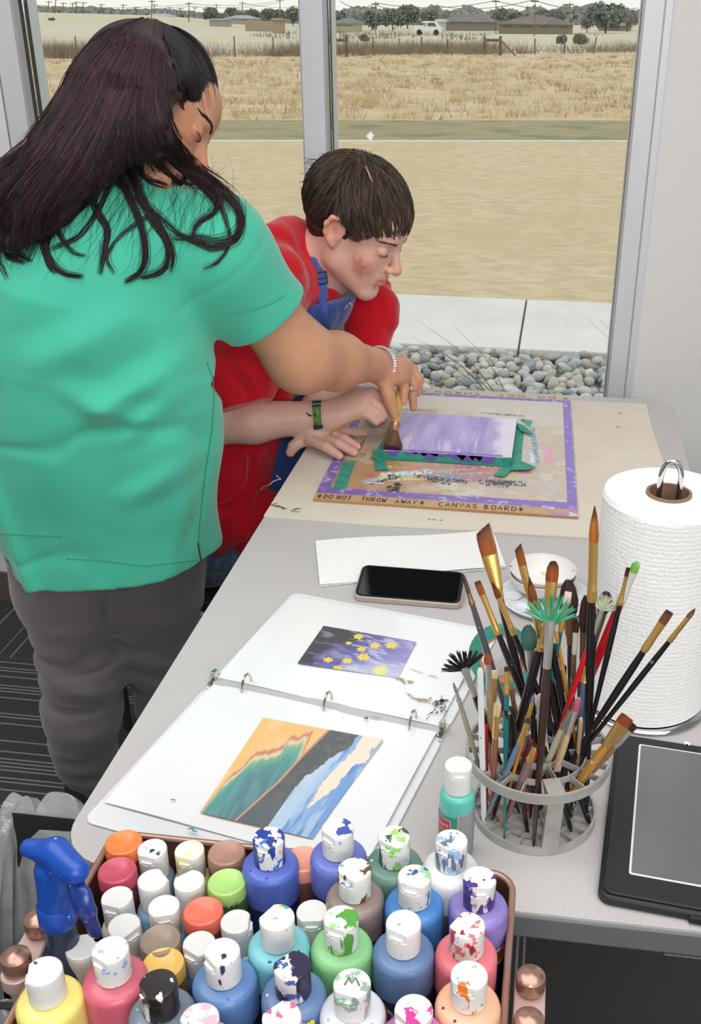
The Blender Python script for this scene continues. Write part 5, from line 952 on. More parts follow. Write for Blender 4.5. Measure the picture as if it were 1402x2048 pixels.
# the teal bottle standing on the table
t_, b_, R_, H_ = bottle(917, 1529, 's', (84, 196, 182), 282, splat('cap_teal', [((60, 70, 110), 60, .74, EV)]), 'small teal paint bottle standing on the table beside the brush holder', at=Z(917, 1529, TZ+.1125), labelcol=(66, 158, 142), grp='small paint bottles on the table')
a0 = -PI/2
def wrap_patch(x0, x1, z0, z1, o_, m, name):
    mb = MB(); n = 14; vs = [b_+np.array([(R_+o_)*math.cos(a0+(x0+(x1-x0)*i/n)/R_), (R_+o_)*math.sin(a0+(x0+(x1-x0)*i/n)/R_), z]) for i in range(n+1) for z in (z0, z1)]; mb.add(vs, [(2*i, 2*i+2, 2*i+3, 2*i+1) for i in range(n)]); return mb.build(name, m, t_)
wrap_patch(-.030, -.004, .041, .056, .0005, m_wt, 'label_border'); wrap_patch(-.0305, -.0048, .0420, .0552, .0007, mat('label_red', (206, 72, 62), .4), 'label_panel'); wrap_patch(-.030, -.010, .006, .041, .0006, mat('label_red2', (196, 84, 72), .4), 'label_panel')
wrap_patch(.002, .030, .004, .064, .0006, mat('label_grey', (186, 188, 190), .4), 'label_info')
text_on('mart', .0085, lambda x, y: b_+np.array([(R_+.0010)*math.cos(a0+(x-.0225)/R_), (R_+.0010)*math.sin(a0+(x-.0225)/R_), .0462+y]), m_wt, 'printed_text', t_)
ln = MB(); Rr = random.Random(3)
for i in range(21):
    z = .061-.0027*i; x0 = .0035; x1 = .028-Rr.random()*.004; vs = [b_+np.array([(R_+.0008)*math.cos(a0+x/R_), (R_+.0008)*math.sin(a0+x/R_), z+d]) for x in np.linspace(x0, x1, 8) for d in (0, .0011)]; ln.add(vs, [(2*j, 2*j+2, 2*j+3, 2*j+1) for j in range(7)])
ln.build('fine_print', mat('fine_print', (120, 122, 124), .6), t_)
# ------------------------------------------------------------------ blue trigger sprayer hooked over the cart's left rim
m_blue = mat('translucent_blue', (14, 72, 168), .42, coat=.15, sss=.05, var=(130, (220, 225, 230), .70, .73)); m_blue2 = mat('dark_blue_plastic', (20, 52, 130), .35, coat=.3, var=(120, (150, 190, 180), .69, .72))
sp_ = thing('spray_bottle', 'blue trigger spray bottle hung over the left rim of the cart', 'spray bottle', Z(105, 1845, .79)); g = lambda x, y, z: Z(x, y, z)
so = Solid(.012); ZS = .90
A, B_, C_ = g(58, 1696, ZS), g(112, 1706, ZS), g(152, 1742, ZS-.004)
so.cone(A, B_, .0075, .0115, k=.005); so.cone(B_, C_, .0120, .0105, k=.005); D_, E_ = g(98, 1740, ZS-.018), g(112, 1815, ZS-.055); so.cone(D_, E_, .0115, .0130, k=.006); so.cone(g(128, 1745, ZS-.012), E_, .0110, .0120, k=.006)
so.plane(A+nrm(A-B_)*.006, nrm(A-B_), k=.002)
v_, f_ = so.mesh(.0016); mesh_np('sprayer_head', v_, f_, m_blue, sp_)
so = Solid(.006); so.chain([g(150, 1765, ZS-.016), g(163, 1795, ZS-.022), g(172, 1820, ZS-.032), g(190, 1866, ZS-.062)], [.0085, .0078, .0072, .006], sq=((0, -1, .3), .55)); v_, f_ = so.mesh(.0014); mesh_np('trigger', v_, f_, m_blue2, sp_)
nb_ = E_; ax_ = nrm(E_-D_); mb = MB(); mb.lathe([(.0135, -.006), (.0150, -.004), (.0152, .014), (.0140, .016)], nb_, ax_, 32, cap=False); mb.build('collar', m_blue, sp_)
mb = MB(); mb.lathe([(.0125, .012), (.013, .030), (.023, .052), (.024, .060), (.024, .150), (.020, .155), (0, .155)], nb_, ax_, 32, cap=False); mb.build('bottle', mat('clear_blue_bottle', (42, 58, 84), .2, coat=.5), sp_)
# ------------------------------------------------------------------ rubbish bin with a clear liner
bx, by, bz = -.69, .96, .40
bn = thing('waste_bin', 'black waste bin with a crumpled clear plastic liner at the table corner', 'bin', (bx, by, 0))
m_bin = mat('bin_black', (34, 34, 36), .5)
mb = MB(); q = []
for s_, z in ((.76, 0), (.80, .02), (.97, .33), (1.0, .335), (1.0, .345), (.985, .345), (.985, .352), (1.0, .352), (1.0, .362), (.985, .362), (.985, .369), (1.0, .369), (1.0, .379), (.985, .379), (1.0, .386), (1.03, .40), (1.0, .405), (.97, .39), (.76, .03)): q.append([(bx+(x)*s_, by+y*s_, z) for x, y in rrect(-.13, -.16, .13, .16, .05, 5)])
n = len(q[0]); mb.add([p for r in q for p in r], [(l*n+i, l*n+(i+1) % n, (l+1)*n+(i+1) % n, (l+1)*n+i) for l in range(len(q)-1) for i in range(n)]+[tuple(range(n))[::-1], tuple((len(q)-1)*n+i for i in range(n))]); mb.build('bin_body', m_bin, bn)
m_bag = mat('clear_liner', (226, 228, 230), .14, spec=.9, alpha=.46, bump=(16, .8, .012)); m_bag.node_tree.nodes['Principled BSDF'].inputs['Specular IOR Level'].default_value = .9
def bag(u, v):
    a = u*2*PI; cx = .135*np.sign(np.cos(a))*np.abs(np.cos(a))**.6; cy = .165*np.sign(np.sin(a))*np.abs(np.sin(a))**.6
    prof_r = np.interp(v, [0, .2, .42, .5, .62, .8, 1], [1.13, 1.10, 1.09, 1.0, .93, .80, .60]); prof_z = np.interp(v, [0, .2, .42, .5, .62, .8, 1], [.16, .26, .385, .405, .38, .26, .12])
    ca, sa = np.cos(a), np.sin(a); n1 = np.sqrt((fbm(ca*3.2+5+v*1.5, sa*3.2+v*3, 2)-.5)**2+.0012)*2-.35; n2 = np.sqrt((fbm(ca*5+9+v*4, sa*5+v*8, 1)-.5)**2+.0015)*2-.35; w_ = 1
    r = prof_r+(n1*.20+n2*.15)*w_; z = prof_z+(n1*.05+n2*.045)*w_; return np.stack([bx+cx*r, by+cy*r, z], -1)
mb = MB().grid(440, 100, bag); mb.build('clear_liner', m_bag, bn, ang=25)
# ------------------------------------------------------------------ brush holder
HC = np.array([.0175, .856]); hz0, hz1 = TZ, .825; hr0, hr1 = .0655, .0745
m_hold = mat('grey_holder_plastic', (164, 162, 157), .42, coat=.1, var=(40, (148, 146, 142), .5, .7))
bh = thing('brush_holder', 'round grey plastic paintbrush holder with two gridded rings', 'brush holder', (HC[0], HC[1], TZ))
def hring(z, r, h, name):
    mb = MB(); c = (HC[0], HC[1], z)
    mb.lathe([(r-.0028, 0), (r, 0), (r, h), (r-.0028, h), (r-.0028, 0)], c, n=72, cap=False)
    for rr in (r*.66, r*.33): mb.lathe([(rr-.0008, h*.2), (rr+.0008, h*.2), (rr+.0008, h*.85), (rr-.0008, h*.85), (rr-.0008, h*.2)], c, n=56, cap=False)
    for i in range(20):
        a = 2*PI*i/20+.1; r0 = r*.66 if i % 2 else r*.33; d = np.array([math.cos(a), math.sin(a)]); e = np.array([-d[1], d[0]])*.0007
        p = [HC+d*r0-e, HC+d*(r-.001)-e, HC+d*(r-.001)+e, HC+d*r0+e]; mb.prism([tuple(x) for x in p], z+h*.2, z+h*.85)
    return mb.build(name, m_hold, bh, ang=30)
hring(hz0+.0006, hr0, .009, 'base_ring'); hring(hz1-.011, hr1, .011, 'top_ring')
for a in (-PI/2+.28, PI/2+.28):
    d = np.array([math.cos(a), math.sin(a)]); e = np.array([-d[1], d[0]])*.0085; mb = MB(); rr0, rr1 = hr0-.003, hr1-.003
    vs = [(*(HC+d*(r+dr)+s*e), z) for r, z in ((rr0, hz0+.002), (rr1, hz1-.001)) for dr in (-.0035, .002) for s in (-1, 1)]; mb.add(vs, [(0, 1, 3, 2), (4, 6, 7, 5), (0, 2, 6, 4), (1, 5, 7, 3), (0, 4, 5, 1), (2, 3, 7, 6)]); mb.build('upright', m_hold, bh, smooth=False, bevel=.001)
    mb = MB(); rin = hr1*.66; vs = [(*(HC+d*r+s*e), z) for r in (rin, hr1-.002) for z in (hz1-.003, hz1+.0003) for s in (-1, 1)]; mb.add(vs, [(0, 1, 3, 2), (4, 6, 7, 5), (0, 2, 6, 4), (1, 5, 7, 3), (0, 4, 5, 1), (2, 3, 7, 6)]); mb.build('bridge_plate', m_hold, bh, smooth=False)
# ------------------------------------------------------------------ brushes
m_gold = mat('brass_ferrule', (226, 184, 108), .3, metal=.75); m_silv = mat('nickel_ferrule', (206, 204, 198), .3, metal=.75); m_copp = mat('copper_ferrule', (196, 150, 122), .3, metal=.75); m_clrf = mat('clear_ferrule', (196, 196, 190), .2, coat=.6)
FERR = {'g': m_gold, 's': m_silv, 'c': m_copp, 'x': m_clrf, 'w': mat('worn_ferrule', (140, 112, 78), .4, metal=.5)}
def hm(c): return mat('lacquer_%d_%d_%d' % c, c, .25, coat=.5, var=(150, tuple(min(255, v+90) for v in c), .68, .72))
m_hair = mat('bristle_hair', (120, 70, 40), .55, spec=.3, attr=True, bump=(900, .3, .001))
def hair_mass(axis, side, base, L, w, t, shape, c0, c1, tipc, seed, n=70):
    """bristles as a packed bundle of fine tapered hairs around a solid core"""
    R = np.random.RandomState(seed); mb = MB(); nn = np.cross(axis, side)
    prof = {'flat': [(0, 1, 1), (.3, 1.04, .95), (.7, 1.0, .6), (.97, .97, .25)], 'angle': [(0, 1, 1), (.3, 1.04, .95), (.7, 1.0, .6), (.95, .97, .25)], 'filbert': [(0, 1, 1), (.35, 1.08, .9), (.7, .95, .6), (.88, .62, .35), (.97, .28, .2)], 'round': [(0, 1, 1), (.25, 1.12, 1.12), (.55, .9, .9), (.8, .45, .45), (1, .05, .05)], 'mop': [(0, 1, 1), (.2, 1.45, 1.35), (.5, 1.6, 1.5), (.8, 1.2, 1.1), (.95, .6, .5)], 'scruffy': [(0, 1, 1), (.4, 1.0, .9), (.8, .5, .4)], 'flare': [(0, .46, .9), (.3, .62, 1.1), (.7, .92, 1.2), (.96, 1.0, 1.0)]}[shape]
    pts = [base+axis*L*a for a, _, _ in prof]; m = len(prof); vs = []; cs = []
    for (a, sw, st_), p in zip(prof, pts):
        for k in range(14):
            th = 2*PI*k/14; off = side*w/2*sw*math.cos(th)+nn*t/2*st_*math.sin(th); sk = axis*(side@off)/(w/2)*L*.14*(a > .5) if shape in ('angle',) else 0; vs.append(p+off*.92+sk); f = smooth01(a, .55, .95) if tipc else a*.4; cs.append(np.array(c0)*(1-f)+np.array(c1)*f)
    fs = [(i*14+k, i*14+(k+1) % 14, (i+1)*14+(k+1) % 14, (i+1)*14+k) for i in range(m-1) for k in range(14)]+[tuple((m-1)*14+k for k in range(14))]; mb.add(vs, fs, col=[linA(c) for c in cs])
    for _ in range(n):
        th = R.rand()*2*PI; rr = R.rand()**.4; so_ = math.cos(th)*rr; no_ = math.sin(th)*rr; pts = []; le = R.uniform(.86, 1.03); jit = R.randn(2)*.06*(2.5 if shape in ('scruffy', 'flare') else 1)
        for a, sw, st_ in (prof[0],)+tuple((q[0]*le+(.03 if q is prof[-1] else 0), q[1], q[2]) for q in prof[1:]): pts.append(base+axis*L*a*(1+(.14*so_ if shape == 'angle' else 0))+side*w/2*(sw*so_+jit[0]*a)+nn*t/2*(st_*no_+jit[1]*a))
        sh = R.uniform(-16, 16); rads = [.00035]*(len(pts)-1)+[.0001]; cc = []
        for i_, p in enumerate(pts): a = i_/(len(pts)-1); f = smooth01(a, .6, .95) if tipc else a*.4; cc.append(linA(np.clip(np.array(c0)*(1-f)+np.array(c1)*f+sh, 0, 255)))
        mb.sweep(pts, rads, 3, cap=False, col=np.array(cc))
    return mb
def pxm(w, p): return w*abs((p-C0)@AF)/FP
def brush(lb, tip, tail, Y, kind, wpx, Lb, Lf, fer, hcol, c0=(150, 80, 36), c1=(60, 36, 26), hw=None, tipc=True, tail3=None, grp='paintbrushes in the holder', name='paintbrush', nhair=None, tz=None):
    T = V(tip[0], tip[1], Y) if tz is None else Z(tip[0], tip[1], tz); B = np.array(tail3, float) if tail3 is not None else Z(tail[0], tail[1], TZ+.004)
    r2 = B[:2]-HC; rr = np.linalg.norm(r2)
    if tail3 is None and rr > hr0-.006: B[:2] = HC+r2/rr*(hr0-.006)
    ax = nrm(T-B); LT_ = np.linalg.norm(T-B); side = nrm(np.cross(ax, C0-T)); nn = np.cross(ax, side); w = pxm(wpx, T); t = thing(name, lb, 'paintbrush', B, grp); seed = int(tip[0]*3+tip[1])
    pt = lambda d: T-ax*d
    d1 = Lb; d2 = Lb+Lf; hr = (pxm(hw, T)/2 if hw else w*.36); flat = kind in ('flat', 'angle', 'filbert')
    if kind in ('flat', 'angle', 'filbert', 'round', 'mop', 'scruffy', 'flare'):
        hair_mass(ax, side, pt(d1), Lb, w, w*(.34 if flat else .8), kind, c0, c1, tipc, seed, nhair or (90 if w > .01 else 45)).build('bristles', m_hair, t)
    elif kind == 'fan':
        mb = MB(); k = 9; R = np.random.RandomState(seed)
        for i in range(k):
            th = math.radians(-62+124*i/(k-1)); L = Lb*(1.02-.12*abs(i-4)/4)*R.uniform(.9, 1.08); dr = ax*math.cos(th)+side*math.sin(th); b0 = pt(d1)+side*w*.05*(i-4)/4
            for _ in range(16):
                th2 = th+R.uniform(-.085, .085); dr = ax*math.cos(th2)+side*math.sin(th2); ll = L*R.uniform(.85, 1.03); off = nn*R.uniform(-.0007, .0007); cc = linA(np.clip(np.array(c0)+R.uniform(-22, 22), 0, 255)); mb.sweep([b0+off, b0+dr*ll*.5+off*2, b0+dr*ll+off*1.5+side*R.uniform(-.0006, .0006)], [.0006, .00075, .0002], 4, cap=False, col=np.array([cc*.8, cc, cc]))
        mb.build('bristles', m_hair, t)
    if kind != 'stick' and Lf:
        mb = MB(); a = pt(d1-.001); N_ = 8; r0 = w/2*(.46 if kind == 'flare' else 1); 
        if kind == 'fan': pts = [(d1+.002, w*.13, .5), (d1-.004, w*.10, .7), (d1+Lf*.35, w*.085, 1), (d2, hr*1.02, 1)]; pts = [(d1-.003, w*.11, .35), (d1+Lf*.3, hr*1.15, .8), (d1+Lf*.75, hr*1.05, 1), (d2, hr*1.0, 1)]
        elif flat: pts = [(d1-.001, r0*1.04, .36), (d1+Lf*.35, r0*.92, .55), (d1+Lf*.7, (r0*.45+hr*.6), .95), (d1+Lf*.72, (r0*.45+hr*.65), .95), (d1+Lf*.86, hr*1.12, 1), (d1+Lf*.88, hr*1.2, 1), (d2, hr*1.05, 1)]
        else: pts = [(d1-.001, r0*1.02, 1), (d1+Lf*.6, (r0+hr)/2, 1), (d1+Lf*.78, hr*1.08, 1), (d1+Lf*.82, hr*1.18, 1), (d1+Lf*.86, hr*1.05, 1), (d1+Lf*.92, hr*1.15, 1), (d2, hr*1.04, 1)]
        vs = []
        for d, r, f in pts:
            for k in range(20): th = 2*PI*k/20; vs.append(pt(d)+side*r*math.cos(th)+nn*r*f*math.sin(th))
        mb.add(vs, [(i*20+k, i*20+(k+1) % 20, (i+1)*20+(k+1) % 20, (i+1)*20+k) for i in range(len(pts)-1) for k in range(20)]+[tuple(range(20))[::-1]]); mb.build('ferrule', FERR[fer], t)
    h0 = d2-.001 if kind != 'stick' else 0; Lh = LT_-h0; pr = [(0, .92), (.08, 1.12), (.22, 1.2), (.5, .88), (.85, .6), (.97, .48), (1, .25)] if kind != 'stick' else [(0, .5), (.012, .9), (.05, 1), (.5, 1), (.95, .9), (1, .6)]
    mb = MB(); mb.sweep([pt(h0+Lh*a) for a, _ in pr], [hr*f for _, f in pr], 14, sq=(1, .4) if name == 'palette_knife' else None, up=None if name != 'palette_knife' else nn); mb.build('handle', hm(hcol), t)
    return t
K = (26, 25, 27); OR = (150, 82, 42); DT = (52, 34, 28)
BR = [
 ('widest golden-haired flat brush, black handle, leaning left above all the others', (965, 1054), (1110, 1640), .905, 'angle', 33, .030, .046, 'g', K, OR, DT, 15),
 ('flat brush with orange-brown hair and long brass ferrule right of the widest flat brush', (1035, 1092), (1165, 1610), .90, 'angle', 17, .022, .060, 'g', K, OR, DT, 12),
 ('rounded filbert brush with a dark tip in front of the speckled bowl', (1107, 1122), (1060, 1640), .89, 'filbert', 24, .022, .050, 'g', K, OR, DT, 13),
 ('largest pointed round brush, upright black handle beside the paper towel roll', (1189, 1014), (1172, 1640), .875, 'round', 19, .036, .060, 'g', K, (176, 110, 50), (52, 36, 28), 19),
 ('ragged dark brush with a paint-crusted handle at the far left of the holder', (924, 1143), (1080, 1640), .88, 'scruffy', 9, .024, .012, 'w', (74, 78, 84), (96, 66, 54), (70, 44, 38), 12),
 ('small flat orange brush leaning left in front of the widest flat brush', (954, 1162), (1146, 1640), .865, 'flat', 13, .016, .044, 'g', K, OR, DT, 13),
 ('fine round brush with a near-black tip crossing the widest flat brush', (985, 1165), (1178, 1630), .86, 'round', 11, .018, .042, 'g', K, (120, 66, 36), (40, 28, 26), 12),
 ('pointed brush with a dark orange tip between the flat and filbert brushes', (1059, 1156), (1145, 1620), .86, 'round', 16, .026, .036, 'g', K, (150, 84, 48), (46, 32, 30), 12),
 ('big dark brown mop brush behind the green fan brush', (1136, 1158), (1150, 1600), .90, 'mop', 26, .042, .030, 'w', (70, 50, 42), (66, 46, 44), (50, 34, 34), 13),
 ('small white-tipped brush with a teal handle behind the green fan', (1137, 1183), (1050, 1620), .87, 'flat', 14, .014, .030, 'g', (20, 96, 92), (232, 206, 200), (240, 222, 216), 10),
 ('green-haired fan brush, the largest fan in the holder', (1105, 1190), (1067, 1694), .825, 'fan', 100, .029, .046, 's', (62, 44, 40), (78, 166, 128), (78, 166, 128), 17),
 ('grey-green mop brush with a soft rounded head below the fan brush', (1056, 1250), (1075, 1620), .85, 'mop', 22, .028, .030, 's', K, (66, 110, 102), (50, 84, 80), 12),
 ('black-handled brush leaning right behind the green fan, brass ferrule showing', (1098, 1232), (985, 1640), .845, 'round', 14, .008, .030, 'g', K, OR, DT, 17),
 ('pale grey fan brush with a slim red handle', (1214, 1190), (1062, 1620), .865, 'fan', 48, .017, .040, 's', (200, 24, 34), (186, 194, 170), (186, 194, 170), 11),
 ('lime-tipped brush with a clear ferrule and thick red handle', (1275, 1122), (1080, 1600), .875, 'filbert', 17, .014, .034, 'x', (200, 20, 32), (120, 176, 80), (150, 206, 110), 17),
 ('slim black brush with a tiny dark tip beside the lime-tipped brush', (1257, 1135), (1138, 1630), .855, 'flat', 8, .010, .030, 'g', K, (90, 60, 44), (44, 34, 34), 11),
 ('brush leaning far right with a brown flat tip, in front of the paper roll', (1340, 1222), (1075, 1625), .845, 'flat', 17, .016, .034, 'g', K, (110, 76, 50), (56, 40, 34), 14),
 ('thin round brush leaning farthest right across the paper roll', (1390, 1218), (1070, 1620), .84, 'round', 10, .012, .030, 'g', K, (110, 80, 50), (54, 42, 36), 11),
 ('black-haired fan brush hanging out at the left of the holder', (915, 1302), (1040, 1630), .805, 'fan', 88, .024, .034, 's', K, (32, 30, 30), (32, 30, 30), 13),
 ('small round brush with rusty orange hair and silver ferrule at the left', (976, 1308), (985, 1620), .805, 'mop', 12, .013, .034, 's', (172, 148, 118), (160, 84, 50), (130, 64, 40), 12),
 ('short flat brush with cream hair beside the rusty orange one', (989, 1340), (986, 1600), .82, 'flat', 13, .012, .030, 'g', (180, 160, 120), (214, 206, 170), (226, 218, 190), 9),
 ('thin olive-haired brush at the outermost left of the holder', (906, 1362), (985, 1620), .80, 'scruffy', 6, .016, .014, 's', (150, 146, 124), (150, 150, 110), (130, 130, 90), 10),
 ('cream-tipped brush with a green and brown stained handle near the front left', (994, 1404), (982, 1640), .795, 'filbert', 14, .020, .030, 'g', (150, 84, 62), (226, 206, 150), (230, 214, 170), 13),
 ('small brush with lilac tip and orange handle', (1069, 1388), (1000, 1650), .80, 'round', 9, .012, .016, 'g', (222, 140, 36), (140, 120, 150), (150, 130, 160), 9),
 ('steel-blue handled brush leaning left through the front of the ring', (1060, 1437), (965, 1648), .795, 'flat', 12, .008, .028, 'g', (104, 128, 160), (80, 60, 70), (80, 50, 60), 11),
 ('mauve handled brush with a short brass ferrule at the front of the ring', (1072, 1487), (1010, 1645), .79, 'flat', 11, .006, .022, 'g', (140, 104, 112), (96, 40, 44), (80, 30, 40), 14),
 ('teal handled brush whose foot shows between the rings', (1014, 1333), (1003, 1688), .82, 'flat', 11, .006, .024, 'g', (16, 116, 118), (90, 60, 40), (50, 30, 24), 10),
 ('brush with pink-stained bristles and silver ferrule over a bare wood handle', (1160, 1390), (1085, 1625), .80, 'scruffy', 15, .024, .034, 's', (214, 186, 140), (190, 100, 110), (206, 130, 140), 14),
 ('brush with a cream handle and silver ferrule crossing behind the pink bristles', (1150, 1405), (1060, 1600), .81, 'flat', 13, .014, .030, 's', (222, 218, 196), (110, 70, 80), (120, 80, 90), 14),
 ('flat brown brush with mustard handle leaning right over the front ring', (1256, 1433), (1105, 1635), .79, 'flat', 28, .014, .038, 'g', (196, 142, 48), (150, 78, 48), (140, 70, 44), 17),
 ('dark flat brush just behind the mustard-handled one', (1270, 1449), (1120, 1612), .80, 'flat', 16, .012, .030, 's', (150, 120, 70), (80, 50, 40), (60, 40, 34), 13),
 ('small dark filbert brush left of the upright black handle', (1153, 1238), (1130, 1600), .88, 'filbert', 12, .016, .024, 'x', (120, 96, 78), (74, 50, 42), (60, 40, 36), 10),
 ('dark brown mop brush standing against the upright black handle', (1172, 1188), (1150, 1610), .895, 'mop', 16, .042, .030, 'w', (64, 50, 46), (72, 50, 44), (58, 40, 38), 12),
 ('second dark mop brush partly behind the red handle', (1215, 1182), (1110, 1600), .90, 'mop', 20, .024, .030, 'w', (60, 40, 40), (70, 44, 46), (60, 36, 40), 12),
 ('flat brush with a steel-blue upright handle behind the black handles', (1172, 1322), (1150, 1600), .86, 'flat', 16, .006, .020, 'g', (84, 110, 150), (60, 40, 30), (50, 34, 30), 17),
 ('short brush with a dark red tip in front of the tape roll', (1007, 1405), (1030, 1620), .83, 'round', 10, .010, .012, 'c', (60, 50, 52), (130, 34, 30), (110, 26, 26), 9),
 ('brush with only its long copper ferrule showing among the black handles', (1021, 1372), (1060, 1600), .84, 'flat', 11, .006, .040, 'c', (180, 70, 50), (150, 120, 90), (150, 120, 90), 11),
]
for lb, tip, tail, Y, kd, wpx, Lb, Lf, fe, hc, c0, c1, hw in BR: brush(lb, tip, tail, Y, kd, wpx, Lb, Lf, fe, hc, c0, c1, hw)
ST = [
 ('ochre wooden handle standing tip-down behind the green fan', (1112, 1262), (1172, 1600), .865, (190, 138, 56), 9), ('thick black handle standing tip-down right of the green fan', (1103, 1285), (1160, 1600), .86, K, 15),
 ('plump black handle end at the left middle of the holder', (1017, 1418), (1042, 1600), .815, (18, 18, 20), 24), ('red handle standing upright inside the left of the ring', (973, 1448), (972, 1630), .815, (190, 22, 30), 9),
 ('green handle standing upright beside the red one', (962, 1470), (968, 1620), .81, (50, 150, 70), 9), ('bare wooden dowel end poking up behind the pink bristles', (1162, 1436), (1148, 1600), .83, (206, 172, 128), 9),
 ('black handle slanting to the right rear of the base ring', (1128, 1490), (1190, 1648), .86, K, 14), ('black handle leaning at the right of the upright', (1112, 1540), (1142, 1662), .83, K, 11),
 ('short black handle seen between the rings at the centre', (1030, 1500), (1056, 1670), .83, K, 10), ('orange-red handle low behind the front grid', (1068, 1500), (1052, 1625), .85, (206, 84, 40), 14),
 ('maroon handle slanting low through the grid', (1062, 1480), (1012, 1640), .81, (96, 40, 50), 13), ('black handle standing close behind the steel-blue one', (1128, 1330), (1100, 1600), .885, K, 13),
 ('dark handle standing at the middle rear of the ring', (1090, 1340), (1110, 1590), .89, (30, 30, 34), 12), ('wooden brown handle leaning at the left rear of the ring', (966, 1415), (992, 1610), .83, (170, 120, 90), 10)]
for lb, a, b, Y, c, w_ in ST: brush(lb, a, b, Y, 'stick', w_, 0, 0, 'g', c, hw=w_)
brush('long white plastic palette knife handle at the left of the holder', (960, 1336), (958, 1652), .80, 'stick', 12, 0, 0, 'g', (226, 230, 232), hw=13, name='palette_knife')
brush('flat white plastic spatula standing in the middle of the ring', (1082, 1388), (1088, 1600), .835, 'stick', 18, 0, 0, 'g', (224, 222, 216), hw=20, name='palette_knife')
# ------------------------------------------------------------------ people
m_skin = mat('skin', (200, 150, 120), .48, attr=True, sss=.18, spec=.4, bump=(420, .12, .001))
def headprims(s, c, M, female=False, e=1.0):
    L = lambda x, y, z: c+M@(np.array([x, y, z])*e); R_ = M
    s.ell(L(0, -.015, .033), (.0745*e, .094*e, .082*e), R_, k=.02); s.ell(L(0, .030, -.030), (.058*e, .058*e, .075*e), R_, k=.03)
    s.ell(L(0, .045, .045), (.058*e, .046*e, .044*e), R_, k=.03)
    for sx in (-1, 1):
        s.cone(L(sx*.046, .004, -.062), L(sx*.014, .070, -.100), .019*e, .015*e, k=.03); s.cone(L(sx*.055, -.004, -.03), L(sx*.046, .004, -.062), .014*e, .018*e, k=.025)
        s.ell(L(sx*.034, .056, -.030), (.022*e, .020*e, .022*e), R_, k=.02)
    s.cone(L(-.026, .076, .019), L(.026, .076, .019), .0135*e, .0135*e, k=.015)
    s.ell(L(0, .078, -.101), (.017*e, .014*e, .014*e), R_, k=.018); s.ell(L(0, .066, -.058), (.030*e, .030*e, .032*e), R_, k=.02)
    s.cone(L(0, .086, .012), L(0, .108, -.026), .0062*e, .0095*e, k=.012); s.ell(L(0, .110, -.031), (.0115*e, .0115*e, .0105*e), R_, k=.006)
    for sx in (-1, 1): s.ell(L(sx*.0115, .100, -.035), (.0065*e, .009*e, .0065*e), R_, k=.005)
    for sx in (-1, 1): s.ell(L(sx*.031, .098, .003), (.017*e, .016*e, .011*e), R_, k=.012, op='-'); s.ell(L(sx*.031, .0765, .000), (.0155*e, .0125*e, .0115*e), R_, k=.003)
    s.ell(L(0, .0925, -.0585), (.0215*e, .0095*e, .0058*e), R_, k=.005); s.ell(L(0, .0905, -.0690), (.0190*e, .0100*e, .0068*e), R_, k=.005)
    s.cone(L(-.023, .099, -.0640), L(.023, .099, -.0640), .0028*e, .0028*e, k=.003, op='-'); s.ell(L(0, .090, -.083), (.014*e, .006*e, .005*e), R_, k=.008, op='-')
    for sx in (-1, 1): s.ell(L(sx*.006, .1035, -.0435), (.0034*e, .005*e, .003*e), R_, k=.002, op='-')
def earprims(s, c, M, e=1.0, sides=(-1, 1)):
    L = lambda x, y, z: c+M@(np.array([x, y, z])*e)
    for sx in sides:
        P = [L(sx*a, b, d) for a, b, d in ((.074, .006, .002), (.080, .003, .018), (.086, -.008, .026), (.090, -.021, .022), (.091, -.027, .006), (.086, -.024, -.012), (.080, -.013, -.024), (.076, -.004, -.030), (.074, .002, -.022))]
        s.chain(P, [.004*e, .0042*e, .0045*e, .0045*e, .0045*e, .0045*e, .0055*e, .006*e, .004*e], k=.004)
        s.ell(L(sx*.078, -.010, -.002), (.006*e, .017*e, .024*e), M, k=.008); s.ell(L(sx*.087, -.008, -.004), (.007*e, .008*e, .011*e), M, k=.004, op='-')
        s.cone(L(sx*.077, .004, -.008), L(sx*.077, .003, -.014), .0045*e, .004*e, k=.004)
def skincol(V_, c, M, e, base, female):
    q = (V_-c)@M/e; x, y, z = q.T; C = np.ones((len(V_), 3))*np.array(base, float); inh = (np.linalg.norm(q, axis=1) < .17)
    def put(w_, rgb): nonlocal C; w_ = np.clip(w_*inh, 0, 1)[:, None]; C = C*(1-w_)+np.array(rgb, float)*w_
    g = lambda cx, cy, cz, r: np.exp(-(((np.abs(x) if cx else x)-cx)**2+(y-cy)**2+(z-cz)**2)/r**2)
    n = fbm(V_[:, 0]*90+V_[:, 1]*40, V_[:, 2]*90, 3); C = C+(n-.5)[:, None]*12
    bl = np.array(base)*[1.04, .84, .80]; put(g(.040, .06, -.03, .026)*.6, bl); put(g(0, .115, -.03, .016)*.7, bl); put((np.abs(x) > .079)*.45*(z < .04), np.array(base)*[1.05, .78, .72])
    lip = np.array(base)*([.86, .62, .60] if not female else [.85, .6, .58]); w_ = smooth01(.0245-np.abs(x), 0, .005)*smooth01(y, .084, .090)*smooth01(z, -.0775, -.0735)*(1-smooth01(z, -.0545, -.051)); put(w_*.55, lip)
    put(g(.031, .088, .004, .010)*.3, np.array(base)*.75)
    if not female:
        R = np.random.RandomState(4)
        for _ in range(34):
            cy, cz = R.normal(.056, .011), R.normal(-.040, .011); rr = R.uniform(.0014, .0032); put((x > 0)*np.exp(-((y-cy)**2+(z-cz)**2)/rr**2)*.42, (192, 104, 98))
        put((x > 0)*np.exp(-((y-.058)**2+(z+.038)**2)/.011**2)*.35, (206, 124, 116))
    return C
